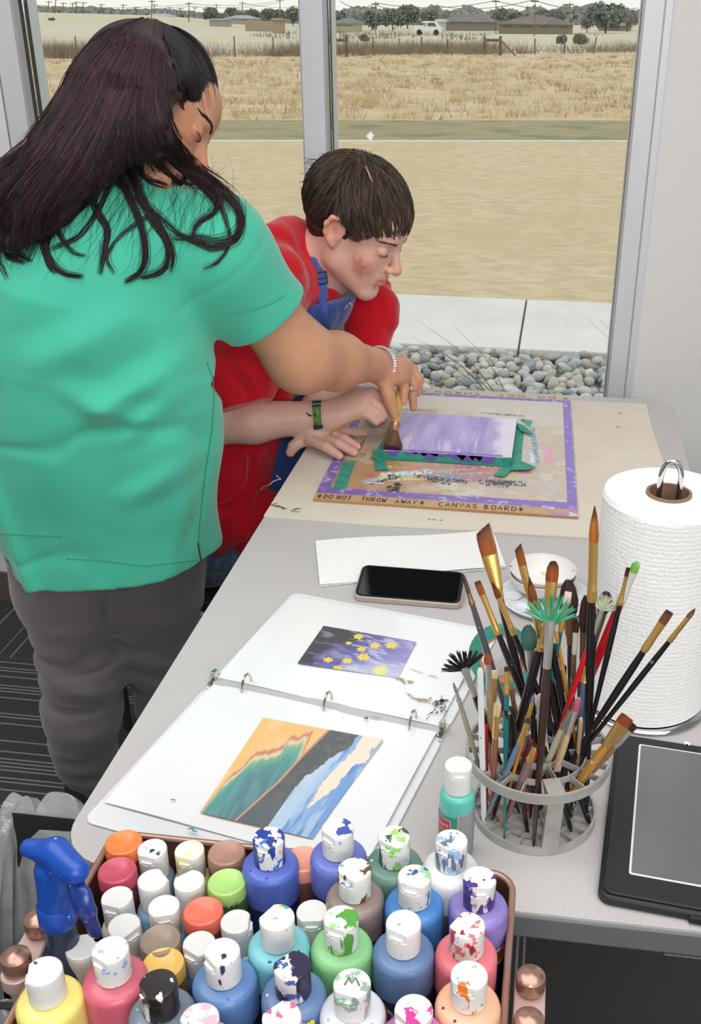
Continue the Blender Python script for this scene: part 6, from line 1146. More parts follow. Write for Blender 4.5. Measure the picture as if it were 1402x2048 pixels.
def strands(paths, rad, cols, nside=3):
    """many hairs at once: paths (n, k, 3), rad (k,) ; returns vertices, quads, colours"""
    P = np.asarray(paths); n, k, _ = P.shape; T = np.gradient(P, axis=1); T /= np.linalg.norm(T, axis=2)[..., None]+1e-9
    a = np.cross(T, np.array([.3, .2, .93])); a /= np.linalg.norm(a, axis=2)[..., None]+1e-9; b = np.cross(T, a); r = np.asarray(rad); r = r[None, :, None] if r.ndim == 1 else r[..., None]
    V_ = np.stack([P+r*(a*math.cos(2*PI*j/nside)+b*math.sin(2*PI*j/nside)) for j in range(nside)], 2)
    idx = np.arange(n*k*nside).reshape(n, k, nside); j2 = np.roll(idx, -1, 2); F = np.stack([idx[:, :-1], j2[:, :-1], j2[:, 1:], idx[:, 1:]], -1).reshape(-1, 4)
    C = np.repeat(np.repeat(np.asarray(cols)[:, None, None], k, 1), nside, 2).reshape(-1, 3); return V_.reshape(-1, 3), F, linA(np.clip(C, 0, 255))
def brow(c, M, e, sx, parent, col, n=70, w=.0045, fld=None, dz=0.):
    R = np.random.RandomState(3); pa = []
    for _ in range(n):
        t = R.rand(); x = sx*(.014+.034*t); z = .021+.0055*math.sin(t*2.4)-.004*t*t+R.uniform(-w, w)*.5*(1-t*.5); y = .0925-.020*t**2; p0_ = np.array([x, y, z]); d = np.array([sx*.008, -.0045*t, .0015])*R.uniform(.7, 1.2)
        p0_[2] += dz; pp_ = []
        for s in (0, .5, 1):
            q = c+M@((p0_+d*s)*e)
            for _k in range(4): q = q-M[:, 1]*float(fld(q[None])[0])
            pp_.append(q+M[:, 1]*.0004)
        pa.append(pp_)
    v, f, cc = strands(pa, [.00055, .0005, .0002], np.array([col]*n, float)); return mesh_np('eyebrow', v, f, m_hair, parent, cc)
def lash(c, M, e, sx, parent):
    mb = MB(); P = [c+M@(np.array([sx*(.031+.0150*math.cos(a)), .0765+.0122*math.sin(a)+.0006, -.0052-.0018*math.sin(a)])*e) for a in np.linspace(.25, PI-.25, 12)]
    mb.sweep(P, [.0004]+[.0011]*10+[.0004], 6, sq=(1, .6)); return mb.build('eyelashes', mat('lash', (34, 26, 24), .6), parent)
def crease(P, amp, sc, st, o=0): x = P[..., 0]*st[0]+P[..., 1]*st[1]+o; z = P[..., 2]*st[2]+o*.7; n = fbm(x*sc+21+2*fbm(z*sc*.5, x*sc*.5, 2), z*sc+3, 2)-.5; return amp*(np.exp(-(n/.06)**2)-.4)*fbm(x*sc*.4+3, z*sc*.4+9, 2)*1.6
def folds(P, amp, sc, st): x = P[..., 0]*st[0]+P[..., 1]*st[1]; z = P[..., 2]*st[2]; return amp*(fbm(x*sc+11, z*sc+5, 2)-.5)*2
m_cloth = lambda name, rgb, **k: mat(name, rgb, .85, spec=.15, sheen=.3, bump=(900, .25, .0008), **k)
# ================================================================== the standing woman
wc = V(301, 221, 1.60); uf = np.array([.821, .073, -.565]); uf = nrm(uf); uu = np.array([.383, .663, .641]); ur = nrm(np.cross(uf, uu)); uu = np.cross(ur, uf); MW = np.stack([ur, uf, uu], 1); EW = .97
wm_ = thing('person', 'standing person in green polo shirt and grey trousers, long dark hair, guiding a brush', 'person', (-.76, 1.56, 0))
nkW = np.array([-.695, 1.515, 1.245]); shR = V(432, 500, 1.575); shL = np.array([-.925, 1.48, 1.155]); elR = V(603, 716, 1.66); wrR = V(752, 730, 1.865)
hb = wc+MW@np.array([0, -.03, -.05])
sk = Solid(.02); headprims(sk, wc, MW, True, EW); earprims(sk, wc, MW, EW); sk.cone(hb, nkW, .050, .056, k=.03); sk.cone(nkW, nkW-np.array([0, -.01, .1]), .06, .09, k=.03)
sk.cone(shR, elR, .063, .050, k=.05); sk.cone(nkW-np.array([0, 0, .06]), shR, .06, .06, k=.03); mid = elR*.55+wrR*.45; sk.cone(elR, mid, .050, .0475, k=.05); sk.cone(mid, wrR, .0475, .0300, k=.03)
sk.cone(nkW-np.array([0, 0, .06]), shL, .06, .058, k=.03); elL = np.array([-1.0, 1.62, .92]); wrL = np.array([-.93, 1.80, .88]); sk.cone(shL, elL, .064, .05, k=.02); sk.cone(elL, wrL, .05, .030, k=.02)
sk.cone(nkW-np.array([0, 0, .08]), np.array([-.75, 1.57, .8]), .055, .06, k=.03)
def hand(s, wr, palm, fingers, rp=(.031, .034), k=.012):
    s.cone(wr, palm, rp[0], rp[1], k=.02, sq=((0, -.5, .86), .72))
    for ch, r in fingers: s.cone(palm, ch[0], rp[1]*.5, r[0]*.98, k=.012)
    for ch, r in fingers: s.chain(ch, r, k=.0025)
fw = [([V(770, 768, 1.855), V(778, 796, 1.846), V(789, 828, 1.842)], [.0150, .0130, .0095]),
      ([V(797, 745, 1.89), V(809, 775, 1.885), V(807, 803, 1.875)], [.0120, .0095, .0082]),
      ([V(810, 738, 1.915), V(828, 768, 1.91), V(825, 793, 1.905), V(827, 816, 1.90)], [.0120, .0100, .0088, .0074]),
      ([V(812, 728, 1.935), V(838, 758, 1.93), V(836, 785, 1.925)], [.0118, .0095, .0080]),
      ([V(806, 722, 1.95), V(828, 738, 1.955), V(835, 762, 1.95)], [.0105, .0085, .0070])]
hand(sk, wrR, V(790, 742, 1.895), fw, (.030, .034))
sk.cone(wrL, wrL+np.array([.03, .06, -.01]), .03, .033, k=.02)
for i in range(5): b0_ = wrL+np.array([.01+.014*i-.01, .09-.012*abs(i-2), -.015]); sk.chain([b0_, b0_+np.array([.01, .03, -.012]), b0_+np.array([.012, .045, -.035])], [.009, .008, .007], k=.006)
v_, f_ = sk.mesh(.0026); v_ = relax(v_, f_, 1, .4); colw = skincol(v_, wc, MW, EW, (196, 144, 114), True)
mesh_np('body', v_, f_, m_skin, wm_, linA(np.clip(colw, 0, 255)))
fW = lambda P: sk.field(P, sk.p[:22]); brow(wc, MW, EW, 1, wm_, (34, 24, 24), 90, .005, fW, -.002); brow(wc, MW, EW, -1, wm_, (34, 24, 24), 90, .005, fW, -.002); lash(wc, MW, EW, 1, wm_); lash(wc, MW, EW, -1, wm_)
# polo shirt
SQ = ((0, 1, 0), .72); sh = Solid(.05)
C1, C2, C3, C4 = np.array([-.752, 1.545, .66]), np.array([-.748, 1.535, .86]), np.array([-.742, 1.520, 1.02]), np.array([-.722, 1.515, 1.13])
sh.cone(C1, C2, .212, .207, sq=SQ); sh.cone(C2, C3, .207, .200, sq=SQ); sh.cone(C3, C4, .200, .150, sq=SQ); sh.cone(C4, nkW+np.array([0, .0, -.01]), .13, .062, k=.06)
sh.cone(nkW-np.array([.0, 0, .03]), shR, .066, .078, k=.06); sh.cone(nkW-np.array([0, 0, .03]), shL, .066, .076, k=.06); slE = shR+(elR-shR)*.57; sh.cone(shR, slE+(elR-shR)*.1, .079, .076, k=.05); slL = shL+(elL-shL)*.6; sh.cone(shL, slL+(elL-shL)*.1, .076, .073, k=.05)
sh.cone(C4, np.array([-.745, 1.62, 1.0]), .12, .13, k=.05)
ad = nrm(elR-shR); al_ = nrm(elL-shL)
class Cut: pass
hemz = lambda X: .652+.034*(1-smooth01(X, -.872, -.862))+.012*np.sin((X+.6)*9)
def shirtdisp(P):
    X, Y, Zz = P[..., 0], P[..., 1], P[..., 2]; back = smooth01(1.56-Y, 0, .05)
    d = folds(P, .0180, 5.5, (1, .6, .7))+folds(P, .0060, 13, (1, .6, .35))*smooth01(1.15-Zz, 0, .1)
    d = d+crease(P, .0085, 4.2, (.9, .5, 1.5), .3)*back*smooth01(1.12-Zz, 0, .12)
    u = (X+.87)+(Zz-.88)*.20; d = d-back*.016*np.exp(-(u/.020)**2)*smooth01(1.06-Zz, 0, .1)+back*.010*smooth01(-u, 0, .03)*smooth01(1.03-Zz, 0, .2)
    for (x0, z0, x1, z1, a, w) in ((-.56, 1.02, -.70, .94, .010, .022), (-.555, .985, -.66, .90, .007, .018), (-.60, .94, -.72, 1.01, .006, .02), (-.60, 1.10, -.78, 1.02, .006, .028), (-.56, .86, -.66, .80, .005, .02), (-.80, 1.08, -.90, .95, .005, .03)):
        ex, ez = x1-x0, z1-z0; L2 = ex*ex+ez*ez; t = np.clip(((X-x0)*ex+(Zz-z0)*ez)/L2, 0, 1); dd = np.hypot(X-x0-t*ex, Zz-z0-t*ez); d = d-back*1.5*a*(np.exp(-(dd/w)**2)-.5*np.exp(-((dd-w*1.5)/w)**2))*np.sin(PI*np.clip(t*.9+.1, 0, 1))
    # armhole seam and the hem
    ds = np.abs((P-shR-ad*.012)@ad); near = np.exp(-((P-shR)**2).sum(-1)/.11**2); d = d+.0030*np.exp(-(ds/.006)**2)*near
    return d
def shirtcut(P):
    X, Zz = P[..., 0], P[..., 2]; d = hemz(X)-Zz
    neck = .058-np.linalg.norm((P-(nkW+np.array([.010, .014, .052])))*[1, 1, .8], axis=-1)
    e1 = np.minimum((P-slE)@ad, .16-np.linalg.norm(P-slE, axis=-1)); e2 = np.minimum((P-slL)@al_, .16-np.linalg.norm(P-slL, axis=-1)); return np.maximum(np.maximum(d, neck), np.maximum(e1, e2))
class Cloth(Solid):
    cut = None; dsp = None; th = None
    def field(s, P, prims=None):
        d = Solid.field(s, P, prims)
        if s.dsp is not None: d = d+s.dsp(P)
        if s.cut is not None: d = np.maximum(d, s.cut(P))
        return d
sh.__class__ = Cloth; sh.dsp = shirtdisp; sh.cut = shirtcut; v_, f_ = sh.mesh(.0036); v_ = relax(v_, f_, 1, .35)
m_shirt = m_cloth('green_pique', (72, 184, 156)); mesh_np('polo_shirt', v_, f_, m_shirt, wm_)
sh.cut = lambda P: hemz(P[..., 0])-P[..., 2]
def march(F, px, py, t0=.9, t1=2.6, n=70):
    """distance along each camera ray to the solid (used only to lay hair and seams on the real surface)"""
    px = np.asarray(px, float).ravel(); py = np.asarray(py, float).ravel(); D_ = AR[None]*((px-CX)/FP)[:, None]-AU[None]*((py-CY)/FP)[:, None]+AF[None]; t = np.full(len(px), t0); done = np.zeros(len(px), bool)
    for _ in range(n):
        d = F(C0+D_*t[:, None]); t = np.where(done, t, t+np.clip(d*.75, -.01, .05)); done |= (np.abs(d) < .0006) | (t > t1)
    return C0+D_*t[:, None], t < t1-.01
def seam(F, pts, name, parent, m, r=.0007, off=.0006):
    P = []
    for a, b in zip(pts[:-1], pts[1:]): P += [(a[0]+(b[0]-a[0])*i/8, a[1]+(b[1]-a[1])*i/8) for i in range(8)]
    P.append(pts[-1]); P = np.array(P); Q, ok = march(F, P[:, 0], P[:, 1]); Q = [q-nrm(q-C0)*off for q, o in zip(Q, ok) if o]
    if len(Q) > 2: return MB().sweep(Q, r, 5).build(name, m, parent)
m_st = mat('green_stitch', (58, 156, 130), .8)
seam(sh.field, [(0, 1067), (60, 1070), (124, 1072)], 'hem_stitching', wm_, m_st); seam(sh.field, [(132, 1117), (200, 1120), (290, 1132), (395, 1120)], 'hem_stitching', wm_, m_st)
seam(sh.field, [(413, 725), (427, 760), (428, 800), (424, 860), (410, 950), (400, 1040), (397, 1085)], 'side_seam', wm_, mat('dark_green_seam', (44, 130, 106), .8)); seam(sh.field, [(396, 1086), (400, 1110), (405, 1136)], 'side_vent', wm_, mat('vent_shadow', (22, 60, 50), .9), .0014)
seam(sh.field, [(447, 629), (500, 622), (540, 608), (571, 590)], 'sleeve_stitching', wm_, m_st)
# trousers
tr = Cloth(.04); hipL, hipR = np.array([-.848, 1.56, .72]), np.array([-.660, 1.57, .72]); lt = [hipL, V(140, 1185, 1.56), V(167, 1325, 1.565), V(164, 1420, 1.57), V(170, 1500, 1.575), V(188, 1572, 1.58)]; rt_ = [hipR, V(302, 1190, 1.62), V(332, 1310, 1.66), V(345, 1400, 1.68), V(380, 1500, 1.70), V(400, 1560, 1.72)]
tr.cone((-.755, 1.58, .90), (-.762, 1.575, .74), .11, .14, sq=((0, 1, 0), .72)); tr.chain(lt, [.108, .094, .077, .073, .059, .056], k=.025); tr.chain(rt_, [.086, .094, .078, .072, .060, .056], k=.025); tr.cone(hipL, hipR, .095, .086, k=.03)
tr.dsp = lambda P: crease(P, .0095, 5, (.6, .6, 2.2))+folds(P, .008, 11, (.5, .5, 1.9))*smooth01(.62-P[..., 2], 0, .15)+.0038*np.sin(P[..., 2]*95+P[..., 0]*38+3*fbm(P[..., 0]*9, P[..., 2]*5, 2))*np.exp(-((P[..., 2]-.37)/.09)**2)+.003*np.sin(P[..., 2]*120+P[..., 0]*30)*np.exp(-((P[..., 2]-.13)/.05)**2)+folds(P, .003, 6, (1, .5, 1))
tr.cut = lambda P: .045-P[..., 2]; v_, f_ = tr.mesh(.004); v_ = relax(v_, f_, 1, .35); mesh_np('trousers', v_, f_, m_cloth('grey_twill', (112, 107, 108)), wm_)
for nm, a in (('shoe', lt[-1]), ('shoe', rt_[-1])):
    s = Solid(.02); d = nrm((.55, .83, 0)); a = a*[1, 1, 0]; s.cone(a+(0, 0, .04)-d*.03, a+(0, 0, .035)+d*.08, .036, .034); s.cone(a+(0, 0, .035)+d*.08, a+(0, 0, .025)+d*.15, .036, .024); s.cone(a+(0, 0, .04)-d*.02, a+(0, 0, .075)-d*.02, .036, .038); s.cut = None; s.plane(a+(0, 0, .001), (0, 0, -1), k=.002); v_, f_ = s.mesh(.004); mesh_np(nm, v_, f_, mat('dark_shoe', (52, 44, 38), .5), wm_)
# long hair
hs = Solid(.03); L = lambda x, y, z: wc+MW@(np.array([x, y, z])*EW)
hs.ell(L(0, -.020, .034), (.0840, .100, .0880), MW); hs.ell(L(0, -.045, -.005), (.068, .066, .080), MW)
hs.chain([V(272, 160, 1.52), V(218, 232, 1.47), V(140, 318, 1.42), V(66, 405, 1.395), V(22, 480, 1.375)], [.066, .052, .042, .032, .016], sq=((0, 1, .2), .55), k=.04); hs.chain([V(180, 262, 1.47), V(90, 330, 1.45), V(0, 372, 1.44), V(-40, 480, 1.42)], [.034, .026, .026, .026], sq=((0, 1, .2), .6), k=.03)
hs.chain([V(292, 190, 1.50), V(312, 262, 1.475), V(358, 322, 1.50)], [.044, .034, .014], sq=((0, 1, 0), .6), k=.03); hs.chain([V(245, 180, 1.48), V(240, 232, 1.46)], [.07, .030], sq=((0, 1, 0), .5), k=.03)
hs.ell(L(0, .080, -.045), (.14, .078, .080), MW, k=.01, op='-'); hs.ell(L(.088, -.004, -.004), (.022, .022, .032), MW, k=.006, op='-'); hs.ell(L(.075, .045, -.03), (.03, .045, .05), MW, k=.01, op='-')
v_, f_ = hs.mesh(.003, disp=lambda P: .0016*np.sin(((P-wc)@MW)[..., 0]*260+6*fbm(P[..., 0]*20, P[..., 2]*20, 2)))
hc = np.ones((len(v_), 3))*np.array([40, 28, 30.]); hair = mesh_np('hair', v_, f_, m_hair, wm_, linA(hc))
allf = lambda P: np.minimum(np.minimum(hs.field(P), Solid.field(sh, P)+shirtdisp(P)*.5), sk.field(P, sk.p[:22])+.003)
RH = np.random.RandomState(12)
def resamp(g, k): g = np.array(g, float); c = np.r_[0, np.cumsum(np.linalg.norm(np.diff(g, axis=0), axis=1))]; c /= c[-1]; t = np.linspace(0, 1, k); b = np.array(bez([np.append(p, 0) for p in g], 10))[:, :2]; cb = np.r_[0, np.cumsum(np.linalg.norm(np.diff(b, axis=0), axis=1))]; cb /= cb[-1]; return np.stack([np.interp(t, cb, b[:, 0]), np.interp(t, cb, b[:, 1])], 1)
KS = 22; paths = []; offs = []; cols = []; rads = []
FL = [[(286, 43), (192, 80), (134, 162), (84, 246), (16, 306), (-50, 355)], [(290, 46), (214, 130), (160, 235), (96, 330), (36, 430), (8, 530)], [(296, 46), (245, 150), (205, 240), (150, 340), (92, 420), (66, 500), (50, 540)], [(302, 46), (278, 150), (250, 240), (222, 320), (190, 400), (120, 440)], [(310, 46), (300, 140), (305, 235), (330, 305), (384, 352), (448, 398), (474, 436)], [(316, 50), (322, 110), (326, 180), (346, 262), (396, 334), (446, 372), (480, 425)]]
FLr = [resamp(g, KS) for g in FL]
for i in range(1900):
    s = RH.rand()*5; a = int(s); t = s-a; g = FLr[a]*(1-t)+FLr[min(a+1, 5)]*t; cutk = RH.uniform(.55, 1.0)
    if 2.1 < s < 3.95: cutk = RH.uniform(.40, .74)
    gg = np.stack([np.interp(np.linspace(0, cutk, KS), np.linspace(0, 1, KS), g[:, j]) for j in (0, 1)], 1); u = np.linspace(0, 1, KS)
    gg[:, 0] += RH.normal(0, 3)+np.sin(u*RH.uniform(2, 5)+RH.rand()*6)*3*u+RH.normal(0, 9)*u**2; gg[:, 1] += RH.normal(0, 2)+RH.normal(0, 8)*u**2; paths.append(gg); offs.append(RH.uniform(.001, .007)); cols.append(np.array([52, 34, 38])*RH.uniform(.6, 1.35)+(RH.rand() < .12)*np.array([24, 12, 12])); rads.append(.00062)
GL_ = [resamp(g, KS) for g in ([(306, 47), (360, 56), (408, 95), (430, 145), (436, 196)], [(312, 52), (348, 80), (383, 130), (410, 185), (420, 236)], [(316, 60), (338, 100), (352, 150), (362, 205), (376, 268)])]
for i in range(620):
    s = RH.rand()*2; a = int(s); t = s-a; g = GL_[a]*(1-t)+GL_[min(a+1, 2)]*t; cutk = RH.uniform(.7, 1.06); gg = np.stack([np.interp(np.linspace(0, cutk, KS), np.linspace(0, 1, KS), g[:, j]) for j in (0, 1)], 1); u = np.linspace(0, 1, KS)
    gg[:, 0] += RH.normal(0, 2)*u; gg[:, 1] += RH.normal(0, 5)*u**2; paths.append(gg); offs.append(RH.uniform(.001, .004)); cols.append(np.array([38, 32, 38])*RH.uniform(.6, 1.4)); rads.append(.0006)
LK = [(((286, 225), (298, 290), (330, 345), (388, 374)), 70), (((262, 235), (268, 300), (288, 352), (330, 372)), 60), (((312, 250), (340, 315), (402, 362)), 60), (((240, 240), (250, 300), (262, 350)), 40), (((200, 280), (165, 360), (125, 400), (98, 465), (96, 510), (125, 545), (165, 552)), 34), (((225, 250), (190, 360), (190, 415), (215, 460), (210, 500), (200, 548)), 26), (((250, 260), (240, 320), (250, 380), (280, 450), (290, 500), (282, 542), (250, 563)), 60), (((262, 300), (272, 380), (300, 440), (330, 480), (336, 520), (320, 545), (280, 556)), 44),
      (((330, 300), (400, 362), (450, 392), (478, 432), (470, 480), (425, 496), (395, 480)), 46), (((400, 360), (436, 396), (430, 426), (395, 450), (385, 476)), 24), (((215, 350), (270, 400), (320, 436), (360, 470), (425, 500)), 16), (((110, 300), (38, 380), (36, 430), (30, 500), (64, 522)), 60), (((60, 320), (4, 400), (10, 500), (52, 525)), 60),
      (((60, 420), (85, 480), (100, 530), (116, 546)), 20), (((170, 290), (135, 350), (100, 425), (140, 500), (170, 512)), 18), (((300, 420), (345, 500), (342, 542)), 16), (((300, 430), (240, 472), (214, 515), (228, 548)), 10), (((478, 410), (476, 462), (440, 482), (395, 476), (340, 476)), 14), (((436, 398), (460, 475), (440, 520), (408, 536)), 12), (((236, 240), (216, 330), (160, 420), (88, 465)), 18), (((300, 250), (262, 330), (262, 360), (300, 430)), 30), (((180, 250), (150, 350), (120, 420)), 24), (((210, 250), (204, 300), (180, 360), (140, 410)), 22), (((230, 260), (228, 330), (205, 400), (160, 470), (100, 500)), 14), (((350, 330), (400, 372), (440, 420)), 26), (((-10, 380), (-5, 500), (20, 560)), 20)]
for g, n in LK:
    gr = resamp(g, KS); u = np.linspace(0, 1, KS)
    for i in range(n):
        o1, o2 = RH.normal(0, 1, 2); sp1 = 3.4*(1-.5*u)+1.6*np.abs(np.sin(u*3+i)); gg = gr+np.stack([o1*sp1, o2*sp1], 1); gg[:, 0] += np.sin(u*7+RH.rand()*6)*RH.uniform(0, 1.6); gg[:, 1] += np.cos(u*6+RH.rand()*6)*RH.uniform(0, 1.6); m_ = RH.rand()
        if m_ < .12: gg = gr+np.stack([np.cumsum(RH.normal(0, 2.2, KS)), np.cumsum(RH.normal(0, 1.8, KS))], 1)
        paths.append(gg); offs.append(RH.uniform(.002, .009)); cols.append(np.array([46, 32, 34])*RH.uniform(.6, 1.4)); rads.append(.00048 if m_ > .12 else .00025)
for i in range(150):
    x0, y0 = RH.uniform(60, 460), RH.uniform(300, 420); a = RH.uniform(.6, 2.6); r = RH.uniform(18, 60); th = np.linspace(0, RH.uniform(1, 3.4), KS)*RH.choice([-1, 1]); gg = np.stack([x0+r*np.sin(th+a)-r*math.sin(a)+np.linspace(0, 20, KS), y0+r*(1-np.cos(th))*.8+np.linspace(0, RH.uniform(20, 90), KS)], 1); paths.append(gg); offs.append(RH.uniform(.003, .012)); cols.append(np.array([52, 36, 36.])); rads.append(.00022)
PP = np.array(paths); nst = len(PP); Q, ok = march(allf, PP[..., 0], PP[..., 1]); Q = Q.reshape(nst, KS, 3); ok = ok.reshape(nst, KS)
dirs = AR*((PP[..., :1]-CX)/FP)-AU*((PP[..., 1:]-CY)/FP)+AF; tt = ((Q-C0)@AF); 
for i in range(nst):
    good = np.where(ok[i])[0]
    if len(good) < 2: tt[i] = 1.42; continue
    tt[i] = np.interp(np.arange(KS), good, tt[i][good])
for _ in range(3): tt[:, 1:-1] = tt[:, 1:-1]*.5+(tt[:, :-2]+tt[:, 2:])*.25
Q = C0+dirs*tt[..., None]; e_ = .003; GR = np.stack([allf(Q+np.array(v)*e_)-allf(Q-np.array(v)*e_) for v in ((1, 0, 0), (0, 1, 0), (0, 0, 1))], -1); GR /= np.linalg.norm(GR, axis=-1)[..., None]+1e-9; dn = allf(Q); Q = Q+GR*(np.clip(np.array(offs)[:, None]*.6+.0006-dn, 0, .02)*(np.abs(dn) < .02))[..., None]; tap = np.r_[np.linspace(.6, 1, 4), np.ones(KS-9), np.linspace(1, .25, 5)]; v_, f_, c_ = strands(Q, np.array(rads)[:, None]*tap[None], np.array(cols)); mesh_np('hair_strands', v_, f_, m_hair, hair, c_)
ht = [q for q, o in zip(*march(hs.field, [298, 304, 312, 320], [44, 43, 44, 48])) if o]
if len(ht) > 2: MB().sweep([q-nrm(q-C0)*.004 for q in ht], .0035, 8).build('pink_hair_clip', mat('pink_clip', (214, 60, 150), .4), wm_)
# bracelet and ring
bc_ = V(764, 733, 1.875); bx_ = nrm(wrR-elR); x_, y_, _ = frame(bx_); br_ = thing('bracelet', 'sparkling silver crystal bracelet on the standing person\'s wrist', 'bracelet', bc_)
P = [wrR+bx_*.010+x_*.0345*math.cos(a)+y_*.0335*math.sin(a) for a in np.linspace(0, 2*PI, 49)[:-1]]
MB().sweep(P, .0022, 6, closed=True).build('band', m_silv, br_); mb = MB()
for i, p in enumerate(P):
    for s_ in (-.0024, .0024): o_ = nrm(p-(wrR+bx_*.010)); mb.lathe([(.0021, 0), (.0021, .0012), (.0008, .0026)], p+o_*.001+bx_*s_, o_, 6)
mb.build('crystals', mat('crystal', (232, 226, 240), .08, metal=.5, spec=1), br_, smooth=False)
rgp = fw[2][0][1]*.55+fw[2][0][2]*.45; ra = nrm(fw[2][0][2]-fw[2][0][1]); x_, y_, _ = frame(ra); rn = thing('finger_ring', 'gold ring with a small pale stone on the standing person\'s finger', 'ring', rgp)
MB().sweep([rgp+x_*.0108*math.cos(a)+y_*.0108*math.sin(a) for a in np.linspace(0, 2*PI, 25)[:-1]], .0011, 6, closed=True).build('band', mat('ring_gold', (226, 200, 140), .2, metal=1), rn); o_ = nrm(V(812, 772, 1.88)-rgp); MB().lathe([(.0038, 0), (.0042, .002), (.002, .004)], rgp+o_*.0105, o_, 10).build('stone', mat('crystal'), rn, smooth=False)
# ================================================================== the seated boy
psi, phi = math.radians(16), math.radians(28); f0 = np.array([math.cos(psi), -math.sin(psi), 0]); bf = math.cos(phi)*f0-math.sin(phi)*np.array([0, 0, 1.]); br2 = np.array([-math.sin(psi), -math.cos(psi), 0]); bu = np.cross(br2, bf); MBo = np.stack([br2, bf, bu], 1); bc2 = V(716, 452, 2.0); EB = .98
boy = thing('person', 'seated person in red hoodie and blue apron, short brown hair, looking down', 'person', (-.66, 2.02, .45))
nkB = np.array([-.485, 2.035, 1.045]); shN = V(540, 572, 1.885); shF = np.array([-.505, 2.185, 1.03]); elN = V(408, 850, 1.80); wrN = V(658, 832, 1.84); elF = V(726, 694, 2.12); wrF = V(606, 842, 1.885)
sb = Solid(.02); headprims(sb, bc2, MBo, False, EB); earprims(sb, bc2, MBo, EB); hbB = bc2+MBo@np.array([0, -.035, -.05]); sb.cone(hbB, nkB, .050, .055, k=.03); sb.cone(bc2+MBo@np.array([0, .01, -.07]), nkB+np.array([.03, 0, -.02]), .034, .045, k=.03); sb.cone(nkB, np.array([-.56, 2.04, .9]), .07, .1, k=.03)
sb.cone(nkB-np.array([.03, 0, .05]), shN, .05, .05, k=.03); sb.cone(nkB-np.array([.03, 0, .05]), shF, .05, .05, k=.03); sb.cone(shN, elN, .05, .042, k=.02); mN = elN*.6+wrN*.4; sb.cone(elN, mN, .0415, .0405, k=.02); sb.cone(mN, wrN, .0405, .0275, k=.02)
sb.cone(shF, elF, .040, .034, k=.02); mF = elF*.55+wrF*.45; sb.cone(elF, mF, .036, .036, k=.02); sb.cone(mF, wrF, .037, .026, k=.02)
fb2 = [([V(745, 786, 1.872), V(768, 803, 1.870), V(777, 826, 1.866)], [.0115, .0095, .0080]), ([V(738, 798, 1.860), V(762, 814, 1.857), V(772, 831, 1.853)], [.0115, .0100, .0085]), ([V(730, 810, 1.850), V(752, 825, 1.846), V(763, 838, 1.845)], [.0112, .0096, .0080]), ([V(722, 820, 1.843), V(742, 834, 1.840), V(753, 845, 1.838)], [.0105, .0088, .0074]), ([V(715, 788, 1.885), V(745, 786, 1.892), V(772, 796, 1.888), V(786, 812, 1.880)], [.014, .0115, .0100, .0085])]
hand(sb, wrN, V(712, 810, 1.857), fb2, (.0275, .033))
zt_ = BZ+.009; pF = Z(632, 868, zt_+.012)
fb3 = [([Z(622, 880, zt_+.012), Z(652, 894, zt_+.010), Z(679, 912, zt_-.001)], [.0112, .0098, .0082]), ([Z(640, 874, zt_+.013), Z(677, 888, zt_+.011), Z(708, 905, zt_-.001)], [.0112, .0100, .0083]), ([Z(655, 866, zt_+.013), Z(688, 878, zt_+.011), Z(714, 893, zt_-.001)], [.0110, .0096, .0080]), ([Z(660, 860, zt_+.012), Z(695, 863, zt_+.008), Z(726, 867, zt_-.001)], [.0100, .0086, .0072]), ([Z(607, 878, zt_+.008), Z(588, 892, zt_-.002), Z(581, 905, zt_-.014)], [.0135, .0115, .0095])]
hand(sb, wrF, pF, fb3, (.0260, .030))
v_, f_ = sb.mesh(.0026); v_ = relax(v_, f_, 1, .4); colb = skincol(v_, bc2, MBo, EB, (216, 174, 158), False)
for ch, r in fb2+fb3: p = ch[-1]; w_ = np.exp(-((v_-p)**2).sum(1)/.012**2)[:, None]*.5; colb = colb*(1-w_)+np.array([214, 146, 136.])*w_
mesh_np('body', v_, f_, m_skin, boy, linA(np.clip(colb, 0, 255)))
def nail(s, parent, name='fingernail', rgb=(226, 186, 176)):
    for ch, r in s:
        d = nrm(ch[-1]-ch[-2]); up_ = nrm(nrm(C0-ch[-1])-d*(nrm(C0-ch[-1])@d)); sd = np.cross(d, up_); o_ = ch[-1]+up_*r[-1]*.72+d*r[-1]*.15; mb = MB(); vs = [o_+up_*.0022]+[o_+d*r[-1]*.72*math.cos(a)+sd*r[-1]*.62*math.sin(a)+up_*(.0012-.0018*abs(math.sin(a))) for a in np.linspace(0, 2*PI, 17)[:-1]]; mb.add(vs, [(0, i+1, (i+1) % 16+1) for i in range(16)]); mb.build(name, mat('nail_%d' % rgb[0], rgb, .3), parent)
nail(fb3[:4], boy); nail([fw[0], fw[1]], wm_, rgb=(206, 150, 128))
fB = lambda P: sb.field(P, sb.p[:22]); brow(bc2, MBo, EB, 1, boy, (88, 70, 62), 75, .0045, fB, -.003); brow(bc2, MBo, EB, -1, boy, (88, 70, 62), 75, .0045, fB, -.003); lash(bc2, MBo, EB, 1, boy); lash(bc2, MBo, EB, -1, boy)
